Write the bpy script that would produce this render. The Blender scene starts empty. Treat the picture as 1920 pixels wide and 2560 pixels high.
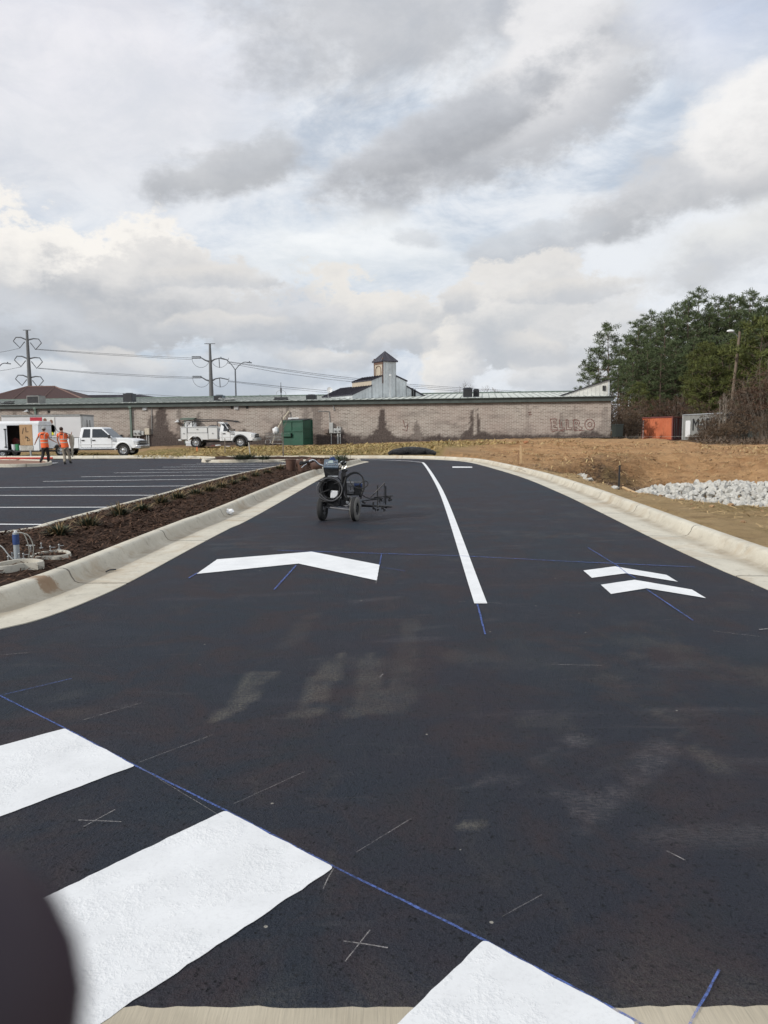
import bpy, bmesh, math, random
import numpy as np
from mathutils import Vector, Matrix, Euler, noise as mnoise
R = math.radians
random.seed(7)
SC = bpy.context.scene
COL = SC.collection

# ------------------------------------------------------------------ camera
CAMH = 1.5
cam_d = bpy.data.cameras.new('camera')
cam = bpy.data.objects.new('camera', cam_d)
COL.objects.link(cam)
cam_d.sensor_fit = 'VERTICAL'
cam_d.sensor_height = 34.6
cam_d.sensor_width = 34.6
cam_d.lens = 25.95
cam_d.clip_start = 0.005
cam_d.clip_end = 5000
CM = Matrix.Translation((0, 0, CAMH)) @ Matrix.Rotation(R(90 - 5.95), 4, 'X') @ Matrix.Rotation(R(-0.5), 4, 'Z')
cam.matrix_world = CM
cam_d.dof.use_dof = True
cam_d.dof.focus_distance = 5.0
cam_d.dof.aperture_fstop = 12.0
SC.camera = cam
CR = CM.to_3x3()

def ray(u, v):
    return (CR @ Vector(((u - 960) / 1920, (1280 - v) / 1920, -1))).normalized()
def P(u, v, z=0.0):
    d = ray(u, v); t = (z - CAMH) / d.z
    return Vector((d.x * t, d.y * t, z))
def Q(u, v, Y):
    d = ray(u, v); t = Y / d.y
    return Vector((d.x * t, Y, CAMH + d.z * t))

# ------------------------------------------------------------------ sun and sky
SUN_EL, SUN_BACK = 29.0, 33.0
sv = Vector((-math.cos(R(SUN_BACK)) * math.cos(R(SUN_EL)), -math.sin(R(SUN_BACK)) * math.cos(R(SUN_EL)), math.sin(R(SUN_EL))))
sun_d = bpy.data.lights.new('sun', 'SUN')
sun_d.energy = 2.9
sun_d.angle = R(1.6)
sun_d.color = (1.0, 0.955, 0.88)
sun = bpy.data.objects.new('sun', sun_d); COL.objects.link(sun)
sun.rotation_euler = sv.to_track_quat('Z', 'Y').to_euler()
SC.view_settings.view_transform = 'Standard'
SC.view_settings.look = 'None'
SC.view_settings.gamma = 1
SC.view_settings.exposure = 0.0
SC.cycles.max_bounces = 5
SC.cycles.transparent_max_bounces = 6

def lin(c):
    return tuple(((x / 255) / 12.92 if x / 255 <= 0.04045 else ((x / 255 + 0.055) / 1.055) ** 2.4) for x in c)

world = bpy.data.worlds.new('World'); SC.world = world
world.use_nodes = True
wt = world.node_tree; wt.nodes.clear()
def WN(t, **kw):
    n = wt.nodes.new(t)
    for k, v in kw.items(): setattr(n, k, v)
    return n
def wl(a, b): wt.links.new(a, b)
def wmath(op, a, b=None, c=None, clamp=False):
    n = WN('ShaderNodeMath', operation=op); n.use_clamp = clamp
    for i, x in enumerate((a, b, c)):
        if x is None: continue
        if isinstance(x, (int, float)): n.inputs[i].default_value = x
        else: wl(x, n.inputs[i])
    return n.outputs[0]
def wmap(x, a, b, c, d, smooth=True):
    n = WN('ShaderNodeMapRange'); n.interpolation_type = 'SMOOTHSTEP' if smooth else 'LINEAR'
    wl(x, n.inputs[0])
    for i, v in enumerate((a, b, c, d)): n.inputs[i + 1].default_value = v
    return n.outputs[0]
def wmix(f, a, b):
    n = WN('ShaderNodeMix', data_type='RGBA')
    for s, x in ((n.inputs[0], f), (n.inputs[6], a), (n.inputs[7], b)):
        if isinstance(x, (int, float)): s.default_value = x
        elif isinstance(x, tuple): s.default_value = (*x, 1)
        else: wl(x, s)
    return n.outputs[2]
tc = WN('ShaderNodeTexCoord')
sep = WN('ShaderNodeSeparateXYZ'); wl(tc.outputs['Generated'], sep.inputs[0])
az = wmath('ARCTAN2', sep.outputs[0], sep.outputs[1])
el = wmath('ARCSINE', sep.outputs[2])
def wnoise(scale, detail, rough=0.55, stretch=(1, 1, 1.6), dist=0.0, off=0.0):
    m = WN('ShaderNodeMapping'); wl(tc.outputs['Generated'], m.inputs[0]); m.inputs['Scale'].default_value = stretch
    m.inputs['Location'].default_value = (off, off * .7, off * 1.3)
    n = WN('ShaderNodeTexNoise'); wl(m.outputs[0], n.inputs['Vector'])
    n.inputs['Scale'].default_value = scale; n.inputs['Detail'].default_value = detail
    n.inputs['Roughness'].default_value = rough; n.inputs['Distortion'].default_value = dist
    return n
nA = wnoise(3.2, 9, .56)
nB = wnoise(11.0, 10, .64, off=3.1)
nC = wnoise(1.7, 10, .62, (1, 1, 2.6), .6, off=7.7)
comb = WN('ShaderNodeCombineXYZ'); wl(az, comb.inputs[0]); wl(el, comb.inputs[1])
sub = WN('ShaderNodeVectorMath', operation='SUBTRACT'); wl(nA.outputs['Color'], sub.inputs[0]); sub.inputs[1].default_value = (.5, .5, .5)
scl = WN('ShaderNodeVectorMath', operation='MULTIPLY'); wl(sub.outputs[0], scl.inputs[0]); scl.inputs[1].default_value = (.20, .12, 0)
add = WN('ShaderNodeVectorMath', operation='ADD'); wl(comb.outputs[0], add.inputs[0]); wl(scl.outputs[0], add.inputs[1])
CV = add.outputs[0]
puff = wmath('MULTIPLY', wmath('SUBTRACT', nB.outputs[0], .5), 1.5)
skyt = WN('ShaderNodeTexSky', sky_type='NISHITA'); skyt.sun_disc = False
skyt.sun_elevation = R(SUN_EL); skyt.sun_rotation = math.atan2(sv.x, sv.y)
skyb = WN('ShaderNodeVectorMath', operation='SCALE'); wl(skyt.outputs[0], skyb.inputs[0]); skyb.inputs['Scale'].default_value = 0.085
hi = wmap(el, 0.0, 0.75, 0, 1, False)
base = wmix(hi, lin((184, 197, 213)), lin((213, 222, 234)))
nD = wnoise(6.5, 12, .68, (1, 1, 2.2), .9, off=12.3)
cir = wmap(wmath('MULTIPLY_ADD', nD.outputs[0], .55, wmath('MULTIPLY', nC.outputs[0], .75)), .50, .74, 0, 1)
light_c = wmix(hi, lin((220, 225, 231)), lin((243, 245, 249)))
acc = wmix(cir, base, light_c)
blue = wmath('MULTIPLY', wmap(nC.outputs[0], .50, .36, 0, 1), .35)
acc = wmix(blue, acc, skyb.outputs[0])
def azel(x, y):     # displayed photo pixels (1659 wide) -> azimuth, elevation
    d = ray(x * 1.1574, y * 1.1574)
    return math.atan2(d.x, d.y), math.asin(d.z)
def cloud(x, y, a, b, rot, soft, top, bot, alpha, pf=1.0, gshift=0.0, gs=.9):
    global acc
    A, E = azel(x, y); k = 1.1574 / 2000; soft *= .75; pf *= 1.35; alpha = min(1, alpha + .08)
    top = tuple(min(250, c_ + 8) for c_ in top); bot = tuple(c_ + 2 for c_ in bot)
    m = WN('ShaderNodeMapping', vector_type='TEXTURE'); wl(CV, m.inputs[0])
    m.inputs['Location'].default_value = (A, E, 0); m.inputs['Rotation'].default_value = (0, 0, R(rot)); m.inputs['Scale'].default_value = (a * k, b * k, 1)
    ln = WN('ShaderNodeVectorMath', operation='LENGTH'); wl(m.outputs[0], ln.inputs[0])
    r = wmath('MULTIPLY_ADD', puff, pf, ln.outputs[1])
    f = wmap(r, 1 + soft, 1 - soft, 0, alpha)
    s = WN('ShaderNodeSeparateXYZ'); wl(m.outputs[0], s.inputs[0])
    g = wmap(wmath('MULTIPLY_ADD', puff, 1.6, s.outputs[1]), gshift - gs, gshift + gs, 0, 1)
    acc = wmix(f, acc, wmix(g, lin(bot), lin(top)))
def cloud_mottle(f):
    global acc
    m_ = wmap(wmath('MULTIPLY_ADD', nB.outputs[0], .6, wmath('MULTIPLY', nD.outputs[0], .5)), .42, .66, 0, 1)
    acc = wmix(f, acc, wmix(m_, lin((186, 191, 199)), lin((240, 240, 240))))
W1, W2, G1, G2, G3 = (236, 234, 232), (224, 224, 226), (176, 180, 186), (160, 164, 171), (190, 193, 198)
cloud(150, 200, 420, 200, 8, .7, (222, 220, 226), (214, 216, 222), .7, .5)
cloud(830, 60, 300, 110, 0, .6, (186, 188, 194), (174, 177, 183), .75, .9)
cloud(1120, 250, 430, 95, 22, .5, (206, 208, 212), (166, 169, 175), .85, 1.0)
cloud(1200, 130, 170, 120, 40, .45, (226, 225, 226), (192, 194, 199), .85, 1.1, -.2)
cloud(960, 300, 260, 52, 22, .5, (180, 183, 189), (160, 163, 169), .9, .9)
cloud(1480, 110, 120, 80, -40, .5, (222, 224, 230), (196, 202, 214), .6, 1.0)
cloud(1580, 40, 130, 70, -10, .8, (190, 200, 222), (196, 204, 222), .45, .8)
cloud(470, 370, 170, 45, 14, .5, (186, 188, 192), (172, 175, 180), .85, 1.1)
cloud(590, 320, 80, 40, 35, .5, (182, 185, 190), (176, 179, 184), .8, 1.1)
cloud(1500, 400, 280, 75, 20, .45, (196, 197, 200), (170, 173, 178), .85, 1.0)
cloud(1610, 290, 110, 90, 30, .45, (236, 234, 232), (196, 197, 200), .85, 1.1, -.2)
cloud(760, 560, 270, 75, 3, .8, (240, 243, 242), (216, 222, 226), .6, .9)
cloud(1600, 540, 160, 70, 15, .6, (216, 216, 214), (190, 193, 198), .7, 1.0)
cloud(130, 600, 290, 130, 0, .16, (236, 232, 226), (184, 187, 192), .9, 1.25, .05, .7)
cloud(330, 640, 220, 100, -8, .2, (214, 212, 210), (174, 178, 184), .85, 1.25, .1)
cloud(60, 720, 220, 60, 0, .4, (192, 196, 202), (168, 174, 182), .7, 1.1)
cloud(1140, 545, 90, 35, 10, .5, (196, 200, 205), (186, 190, 196), .7, 1.2)
cloud(930, 535, 60, 22, 5, .5, (196, 200, 205), (190, 194, 200), .6, 1.2)
cloud(760, 680, 170, 80, -8, .16, (222, 218, 212), (182, 187, 193), .85, 1.3, .1)
cloud(620, 700, 150, 60, 0, .3, (204, 204, 206), (176, 182, 190), .7, 1.2)
cloud(1090, 690, 190, 85, 10, .16, (220, 217, 213), (180, 185, 191), .85, 1.3, .1)
cloud(1300, 720, 180, 80, 12, .3, (212, 211, 210), (182, 187, 193), .75, 1.2, .1)
cloud(980, 790, 75, 60, 60, .2, (226, 222, 216), (188, 192, 198), .8, 1.3, .0)
cloud(1180, 800, 150, 40, 5, .3, (206, 206, 206), (182, 187, 194), .7, 1.2)
cloud(560, 790, 240, 40, 0, .4, (196, 200, 205), (172, 180, 190), .6, 1.1)
cloud(200, 800, 150, 30, 12, .3, (212, 212, 212), (182, 188, 196), .6, 1.2)
for x_, y_, a_, b__ in ((430, 610, 130, 26), (300, 760, 120, 22), (700, 770, 90, 26), (850, 740, 80, 24), (1230, 640, 150, 22), (1010, 650, 60, 30), (480, 700, 100, 22), (1150, 740, 70, 26)):
    cloud(x_, y_, a_, b__, 0, .3, (214, 211, 207), (186, 190, 196), .6, 1.3)
cloud_mottle(.10)
# away from the photographed part of the sky: keep the same thin overcast
bg = WN('ShaderNodeBackground'); wl(acc, bg.inputs[0]); bg.inputs[1].default_value = 1.07
wo = WN('ShaderNodeOutputWorld'); wl(bg.outputs[0], wo.inputs[0])
world.cycles.sampling_method = 'MANUAL'
world.cycles.sample_map_resolution = 512

# ------------------------------------------------------------------ tags
def tag(o, label=None, cat=None, group=None, kind=None):
    if label: o['label'] = label
    if cat: o['category'] = cat
    if group: o['group'] = group
    if kind: o['kind'] = kind
    return o
def thing(name, label, cat, loc=(0, 0, 0), rz=0.0, group=None):
    o = bpy.data.objects.new(name, None); COL.objects.link(o)
    o.empty_display_size = .2
    o.location = loc; o.rotation_euler = (0, 0, rz)
    return tag(o, label, cat, group)
def copy_tree(o, parent=None):
    c = o.copy(); COL.objects.link(c); c.parent = parent
    for ch in list(o.children): copy_tree(ch, c)
    return c

# ------------------------------------------------------------------ mesh builder
def ico(sub=1):
    bm = bmesh.new(); bmesh.ops.create_icosphere(bm, subdivisions=sub, radius=1)
    v = [x.co.copy() for x in bm.verts]; f = [[y.index for y in x.verts] for x in bm.faces]; bm.free(); return v, f
ICO1, ICO2, ICO3 = ico(1), ico(2), ico(3)
class MB:
    def __init__(s): s.v = []; s.f = []; s.uv = None
    def add(s, vs, fs):
        o = len(s.v); s.v += [Vector(x) for x in vs]; s.f += [[i + o for i in f] for f in fs]; return s
    def box(s, c, d, rot=None, taper=1.0):
        hx, hy, hz = d[0] / 2, d[1] / 2, d[2] / 2
        vs = [Vector((x * hx * (taper if z > 0 else 1), y * hy * (taper if z > 0 else 1), z * hz)) for z in (-1, 1) for y in (-1, 1) for x in (-1, 1)]
        if rot: m = Euler(rot).to_matrix(); vs = [m @ v for v in vs]
        vs = [v + Vector(c) for v in vs]
        return s.add(vs, [(0, 2, 3, 1), (4, 5, 7, 6), (0, 1, 5, 4), (2, 6, 7, 3), (0, 4, 6, 2), (1, 3, 7, 5)])
    def cyl(s, a, b, r, r2=None, n=10, cap=True):
        a = Vector(a); b = Vector(b); r2 = r if r2 is None else r2
        q = (b - a).to_track_quat('Z', 'Y'); vs = []
        for p, rr in ((a, r), (b, r2)):
            for i in range(n):
                t = 2 * math.pi * i / n; vs.append(p + q @ Vector((math.cos(t) * rr, math.sin(t) * rr, 0)))
        fs = [(i, (i + 1) % n, n + (i + 1) % n, n + i) for i in range(n)]
        if cap: fs += [list(range(n))[::-1], list(range(n, 2 * n))]
        return s.add(vs, fs)
    def tube(s, pts, r, n=6, closed=False):
        pts = [Vector(p) for p in pts]; N = len(pts); rs = r if isinstance(r, (list, tuple)) else [r] * N
        vs = []; up = Vector((0, 0, 1))
        prev = None
        for i, p in enumerate(pts):
            if closed: t = pts[(i + 1) % N] - pts[i - 1]
            else: t = pts[min(i + 1, N - 1)] - pts[max(i - 1, 0)]
            t.normalize()
            if prev is None:
                a = t.cross(up)
                if a.length < .1: a = t.cross(Vector((1, 0, 0)))
            else:
                a = prev - t * prev.dot(t)
            a.normalize(); prev = a; b = t.cross(a)
            for k in range(n):
                w = 2 * math.pi * k / n; vs.append(p + (a * math.cos(w) + b * math.sin(w)) * rs[i])
        fs = []
        for i in range(N if closed else N - 1):
            j = (i + 1) % N
            for k in range(n): fs.append((i * n + k, i * n + (k + 1) % n, j * n + (k + 1) % n, j * n + k))
        if not closed: fs += [list(range(n))[::-1], list(range((N - 1) * n, N * n))]
        return s.add(vs, fs)
    def prism(s, poly, a, b, axis='y'):
        """polygon in the plane across axis, extruded from a to b"""
        def mk(p, t):
            if axis == 'y': return Vector((p[0], t, p[1]))
            if axis == 'x': return Vector((t, p[0], p[1]))
            return Vector((p[0], p[1], t))
        n = len(poly); vs = [mk(p, a) for p in poly] + [mk(p, b) for p in poly]
        fs = [list(range(n)), list(range(2 * n - 1, n - 1, -1))] + [(i, n + i, n + (i + 1) % n, (i + 1) % n) for i in range(n)]
        return s.add(vs, fs)
    def ball(s, c, r, I=None, nz=0.0, seed=0):
        I = I or ICO2; r = Vector((r, r, r)) if isinstance(r, (int, float)) else Vector(r); c = Vector(c); vs = []
        for v in I[0]:
            k = 1 + nz * mnoise.noise(v * 1.7 + Vector((seed, seed * .3, 0))) if nz else 1
            vs.append(c + Vector((v.x * r.x, v.y * r.y, v.z * r.z)) * k)
        return s.add(vs, I[1])
    def lathe(s, prof, c=(0, 0, 0), axis='z', n=24):
        """profile of (radius, along)"""
        c = Vector(c); vs = []
        for (r, h) in prof:
            for i in range(n):
                t = 2 * math.pi * i / n; x, y = math.cos(t) * r, math.sin(t) * r
                vs.append(c + {'z': Vector((x, y, h)), 'y': Vector((x, h, y)), 'x': Vector((h, x, y))}[axis])
        m = len(prof); fs = []
        for j in range(m - 1):
            for i in range(n): fs.append((j * n + i, j * n + (i + 1) % n, (j + 1) * n + (i + 1) % n, (j + 1) * n + i))
        return s.add(vs, fs)
    def xf(s, M):
        s.v = [M @ v for v in s.v]; return s
    def build(s, name, mat, parent=None, bevel=0.0, smooth=False, seg=2, autosmooth=True):
        me = bpy.data.meshes.new(name); me.from_pydata(s.v, [], s.f)
        bm = bmesh.new(); bm.from_mesh(me)
        bmesh.ops.recalc_face_normals(bm, faces=bm.faces)
        bm.to_mesh(me); bm.free()
        me.materials.append(mat)
        if smooth:
            me.polygons.foreach_set('use_smooth', [True] * len(me.polygons))
            if autosmooth: me.set_sharp_from_angle(angle=R(40))
        o = bpy.data.objects.new(name, me); COL.objects.link(o)
        if parent is not None: o.parent = parent
        if bevel:
            b = o.modifiers.new('bevel', 'BEVEL'); b.width = bevel; b.segments = seg; b.limit_method = 'ANGLE'; b.angle_limit = R(35)
        return o
def npmesh(name, verts, faces, mat, parent=None, smooth=False):
    """verts (n,3) and faces (m,k) arrays -> object"""
    verts = np.asarray(verts, np.float32); faces = np.asarray(faces, np.int32)
    me = bpy.data.meshes.new(name)
    me.vertices.add(len(verts)); me.vertices.foreach_set('co', verts.ravel())
    m, k = faces.shape
    me.loops.add(m * k); me.loops.foreach_set('vertex_index', faces.ravel())
    me.polygons.add(m); me.polygons.foreach_set('loop_start', np.arange(0, m * k, k, dtype=np.int32))
    me.polygons.foreach_set('loop_total', np.full(m, k, np.int32))
    me.update(calc_edges=True); me.validate()
    if smooth: me.polygons.foreach_set('use_smooth', np.ones(m, bool))
    me.materials.append(mat)
    o = bpy.data.objects.new(name, me); COL.objects.link(o)
    if parent is not None: o.parent = parent
    return o
def set_attr(o, name, arr, typ='FLOAT'):
    a = o.data.attributes.new(name, typ, 'POINT')
    arr = np.asarray(arr, np.float32)
    if typ == 'FLOAT': a.data.foreach_set('value', arr.ravel())
    else:
        if arr.shape[1] == 3: arr = np.concatenate([arr, np.ones((len(arr), 1), np.float32)], 1)
        a.data.foreach_set('color', arr.ravel())

# ------------------------------------------------------------------ materials
class NT:
    def __init__(s, name):
        s.m = bpy.data.materials.new(name); s.m.use_nodes = True; s.t = s.m.node_tree
        s.b = s.t.nodes['Principled BSDF']; s.tc = s.t.nodes.new('ShaderNodeTexCoord')
    def put(s, sock, x):
        if x is None: return
        if isinstance(x, (int, float)): sock.default_value = x
        elif isinstance(x, tuple): sock.default_value = (*x, 1) if len(x) == 3 and sock.type == 'RGBA' else x
        else: s.t.links.new(x, sock)
    def noise(s, scale, detail=4, rough=.55, co='Object', stretch=None, out=0, w=0.0):
        n = s.t.nodes.new('ShaderNodeTexNoise'); v = s.tc.outputs[co] if isinstance(co, str) else co
        if stretch:
            m = s.t.nodes.new('ShaderNodeMapping'); s.t.links.new(v, m.inputs[0]); m.inputs['Scale'].default_value = stretch; v = m.outputs[0]
        s.t.links.new(v, n.inputs['Vector']); n.inputs['Scale'].default_value = scale; n.inputs['Detail'].default_value = detail; n.inputs['Roughness'].default_value = rough
        n.inputs['Distortion'].default_value = w
        return n.outputs[out]
    def voro(s, scale, co='Object', feat='F1', out=0):
        n = s.t.nodes.new('ShaderNodeTexVoronoi'); n.feature = feat; v = s.tc.outputs[co] if isinstance(co, str) else co
        s.t.links.new(v, n.inputs['Vector']); n.inputs['Scale'].default_value = scale; return n.outputs[out]
    def ramp(s, x, a, b, c=0.0, d=1.0):
        n = s.t.nodes.new('ShaderNodeMapRange'); s.t.links.new(x, n.inputs[0])
        for i, v in enumerate((a, b, c, d)): n.inputs[i + 1].default_value = v
        return n.outputs[0]
    def math(s, op, a, b=None, c=None, clamp=False):
        n = s.t.nodes.new('ShaderNodeMath'); n.operation = op; n.use_clamp = clamp
        for i, x in enumerate((a, b, c)): s.put(n.inputs[i], x)
        return n.outputs[0]
    def mix(s, f, a, b, mode='MIX'):
        n = s.t.nodes.new('ShaderNodeMix'); n.data_type = 'RGBA'; n.blend_type = mode
        s.put(n.inputs[0], f); s.put(n.inputs[6], a); s.put(n.inputs[7], b); return n.outputs[2]
    def attr(s, name, out='Fac'):
        n = s.t.nodes.new('ShaderNodeAttribute'); n.attribute_name = name; return n.outputs[out]
    def bump(s, h, strength=.4, dist=.02, prev=None):
        n = s.t.nodes.new('ShaderNodeBump'); n.inputs['Strength'].default_value = strength; n.inputs['Distance'].default_value = dist
        s.t.links.new(h, n.inputs['Height'])
        if prev is not None: s.t.links.new(prev, n.inputs['Normal'])
        return n.outputs[0]
    def out(s, col=None, rough=None, metal=None, normal=None, spec=None):
        s.put(s.b.inputs['Base Color'], col); s.put(s.b.inputs['Roughness'], rough); s.put(s.b.inputs['Metallic'], metal)
        s.put(s.b.inputs['Normal'], normal); s.put(s.b.inputs['Specular IOR Level'], spec); return s.m
def simple(name, col, rough=.6, metal=0.0, var=.15, scale=6.0, spec=.5, bump=0.0, dirt=None):
    n = NT(name); x = n.noise(scale, 5, .6)
    c = n.mix(n.ramp(x, .3, .7), tuple(v * (1 - var) for v in col), tuple(min(1, v * (1 + var)) for v in col))
    if dirt: c = n.mix(n.ramp(n.noise(scale * .6, 6, .7, w=1.0), .5, .72, 0, .6), c, dirt)
    nm = n.bump(x, .3, bump) if bump else None
    return n.out(c, n.ramp(x, .3, .7, max(.05, rough - .08), min(1, rough + .08)), metal, nm, spec)
# ------------------------------------------------------------------ curves
def catmull(pts, step=.15):
    pts = [Vector(p) for p in pts]; out = []
    for i in range(len(pts) - 1):
        p0 = pts[max(i - 1, 0)]; p1 = pts[i]; p2 = pts[i + 1]; p3 = pts[min(i + 2, len(pts) - 1)]
        n = max(2, int((p2 - p1).length / step))
        for k in range(n):
            t = k / n
            out.append(.5 * ((2 * p1) + (-p0 + p2) * t + (2 * p0 - 5 * p1 + 4 * p2 - p3) * t * t + (-p0 + 3 * p1 - 3 * p2 + p3) * t ** 3))
    out.append(pts[-1]); return out
def normals2(pts):
    out = []
    for i in range(len(pts)):
        t = pts[min(i + 1, len(pts) - 1)] - pts[max(i - 1, 0)]; t.z = 0; t.normalize(); out.append(Vector((t.y, -t.x, 0)))   # to the right of travel
    return out
def px(l, z=0.0): return [P(u, v, z) for u, v in l]
V = lambda x, y: Vector((x, y, 0))

GPROF = [(0, -.03), (0, .008), (.05, .010), (.42, -.004 + .006), (.50, .006), (.545, .022), (.58, .07), (.602, .125), (.625, .147), (.66, .157), (.735, .157), (.76, .145), (.765, -.15)]
KPROF = [(0, -.03), (.0, .0), (.012, .10), (.03, .140), (.06, .153), (.12, .154), (.15, .142), (.155, -.12)]
def sweep(name, line, side, prof, mat, scalef=None):
    """prof: (distance from the edge, z); side +1 = to the right of travel"""
    ns = normals2(line); vs = []; uvs = []; L = 0
    m = len(prof)
    for i, p in enumerate(line):
        if i: L += (p - line[i - 1]).length
        k = scalef(i / (len(line) - 1)) if scalef else 1
        for (d, z) in prof:
            q = p + ns[i] * side * d * k
            vs.append((q.x, q.y, z)); uvs.append((L, d))
    fs = [(i * m + j, (i + 1) * m + j, (i + 1) * m + j + 1, i * m + j + 1) for i in range(len(line) - 1) for j in range(m - 1)]
    fs = np.array(fs)
    if side > 0: fs = fs[:, ::-1]
    o = npmesh(name, vs, fs, mat, smooth=True)
    set_attr(o, 'along', [u[0] for u in uvs]); set_attr(o, 'across', [u[1] for u in uvs])
    o.data.set_sharp_from_angle(angle=R(50))
    return tag(o, kind='structure')

# left kerb of the drive: gutter edge, near -> far, then round the nose
LK = [V(-14, 3.0), V(-8, 3.35), V(-5.2, 3.95), V(-3.75, 4.85)] + px([(0, 1574), (125, 1541), (260, 1487), (347, 1444), (477, 1373), (570, 1324), (651, 1284), (814, 1191), (862, 1171.5)]) + [V(-1.0, 37.2), V(-.75, 38.6), V(-1.0, 39.8), V(-1.9, 40.8), V(-3.5, 41.4), V(-7, 42), V(-9.6, 43.6)]
LKc = catmull(LK)
RK = [V(3.1, -6), V(3.25, 0), V(3.4, 4)] + px([(1920, 1475.5), (1792, 1421), (1644, 1352), (1495, 1278), (1397, 1231), (1298, 1191), (1199, 1162)]) + [V(3.9, 38.5), V(2.9, 41), V(1.2, 43), V(-2, 44.2), V(-6, 44.9), V(-10.4, 45.4)]
RKc = catmull(RK)
PK = [V(-30, 6.2), V(-14, 6.8), V(-8.5, 8.0), V(-6.4, 9.6)] + px([(43, 1331), (117, 1312.5), (285, 1268), (401, 1238), (488, 1213), (597, 1186), (705, 1164)], .1) + [V(-3.9, 37.8), V(-4.3, 39.0), V(-5.2, 39.5), V(-8.2, 39.5), V(-9.3, 40.0), V(-9.7, 41.2), V(-9.4, 43.0), V(-10.2, 45.0), V(-12.4, 47.4), V(-15, 48.6), V(-19, 49.3), V(-26, 50.3), V(-60, 53.5)]
PKc = catmull(PK)

# ------------------------------------------------------------------ materials of the ground
def asphalt_mat(name, fine):
    n = NT(name)
    big = n.noise(.35, 5, .6); mid = n.noise(1.6, 6, .65, w=.6)
    ag = n.voro(85); ag2 = n.noise(220, 3, .6); grit = n.noise(40, 4, .7)
    c = n.mix(n.ramp(big, .35, .65), (.008, .018, .032), (.021, .016, .026))
    c = n.mix(n.ramp(mid, .46, .62, 0, .8), c, (.040, .025, .027))
    c = n.mix(n.ramp(n.noise(2.7, 6, .7, w=1.2), .50, .72, 0, .6), c, (.013, .021, .027))
    c = n.mix(n.ramp(n.noise(5, 7, .75, stretch=(.35, 1.4, 1), w=.6), .58, .72, 0, .45), c, (.085, .08, .085))
    c = n.mix(n.ramp(n.noise(3.5, 5, .7, stretch=(1, .35, 1), w=1.0), .56, .78, 0, .35), c, (.072, .062, .052))
    c = n.mix(n.ramp(ag2, .35, .7, 0, 1), c, n.mix(.45, c, (.085, .094, .108)))
    c = n.mix(n.ramp(grit, .56, .66, 0, .8), c, (.008, .009, .011))  # cavity darkening: shade between the stones mixed into the colour
    pk = n.math('MULTIPLY', n.ramp(n.noise(9, 4, .7), .52, .66, 0, 1), n.ramp(n.voro(48), .12, .3, 1, 0))
    c = n.mix(n.math('MULTIPLY', pk, .85), c, (.006, .007, .008))
    if fine:
        c = n.mix(n.math('MULTIPLY', n.attr('dust'), n.ramp(n.noise(55, 6, .85), .40, .60, .0, 1)), c, (.24, .22, .18))
        c = n.mix(n.math('MULTIPLY', n.attr('scuff'), n.ramp(n.noise(50, 6, .85, stretch=(.5, 1.5, 1)), .42, .60, .0, 1.2)), c, (.17, .155, .16))
    fl = n.voro(4.2); flm = n.math('LESS_THAN', n.math('ADD', fl, n.math('MULTIPLY', n.noise(14, 2), .05)), .050)
    c = n.mix(n.math('MULTIPLY', flm, .8), c, (.38, .36, .32))
    h = n.math('ADD', n.math('MULTIPLY', ag, .6), n.math('ADD', n.math('MULTIPLY', grit, 1.3), ag2))
    nm = n.bump(h, 1.0, .011)
    pit = n.ramp(n.voro(16), .0, .22, 0, 1)
    pitm = n.math('MAXIMUM', pit, n.ramp(n.noise(2.2, 3), .40, .6, 1.0, .0))
    nm = n.bump(n.math('MULTIPLY', pk, -1.0), .8, .012, nm)
    nm = n.bump(pitm, .5, .006, nm)
    return n.out(c, n.ramp(mid, .3, .7, .60, .74), 0, nm, .14)
M_ASPH, M_ASPHF = asphalt_mat('asphalt', True), asphalt_mat('asphalt_far', False)

n = NT('white_paint')
agp = n.voro(85); lp = n.noise(3.0, 5, .65)
rr = n.math('MULTIPLY', n.ramp(lp, .45, .68, 0, 1), n.ramp(agp, .0, .45, 1, 0))
rgh = n.ramp(n.noise(3.2, 7, .8), .50, .62, .05, 1.0)
h = n.math('MULTIPLY', rgh, n.math('ADD', n.math('MULTIPLY', agp, 1.0), n.math('MULTIPLY', n.noise(95, 3, .8), 1.2)))
c = n.mix(n.ramp(n.noise(5, 5, .6), .3, .7), (.62, .63, .64), (.70, .71, .72))
c = n.mix(n.ramp(n.noise(60, 5, .85), .50, .70, 0, .35), c, (.45, .45, .46))
c = n.mix(n.math('MULTIPLY', n.math('GREATER_THAN', n.math('MULTIPLY', rgh, n.noise(70, 3, .7)), .64), .6), c, (.16, .16, .17))
M_PAINT = n.out(c, .62, 0, n.bump(h, .32, .007), .35)
M_LINE = simple('white_enamel', (.76, .77, .78), .6, var=.04, scale=3)
n = NT('line_paint'); x_ = n.noise(110, 4, .8)
c = n.mix(n.ramp(n.noise(4, 5, .6), .3, .7), (.66, .67, .68), (.77, .78, .79)); c = n.mix(n.math('MULTIPLY', n.ramp(x_, .62, .68), .7), c, (.12, .12, .13))
M_MARK = n.out(c, .65, 0, n.bump(n.voro(85), .35, .005), .3)
def chalkmat(name, col, a0, a1):
    n = NT(name); x = n.noise(70, 4, .7); y = n.noise(2.2, 4, .65)
    n.put(n.b.inputs['Alpha'], n.math('MULTIPLY', n.ramp(x, .36, .60, .15, 1), n.ramp(y, .35, .6, a0, a1))); return n.out(col, .95, 0, None, .05)
M_CHALK = chalkmat('blue_chalk', (.11, .17, .44), .55, .9)
M_CHALKW = chalkmat('pale_chalk', (.40, .38, .37), .25, .7)

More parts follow.
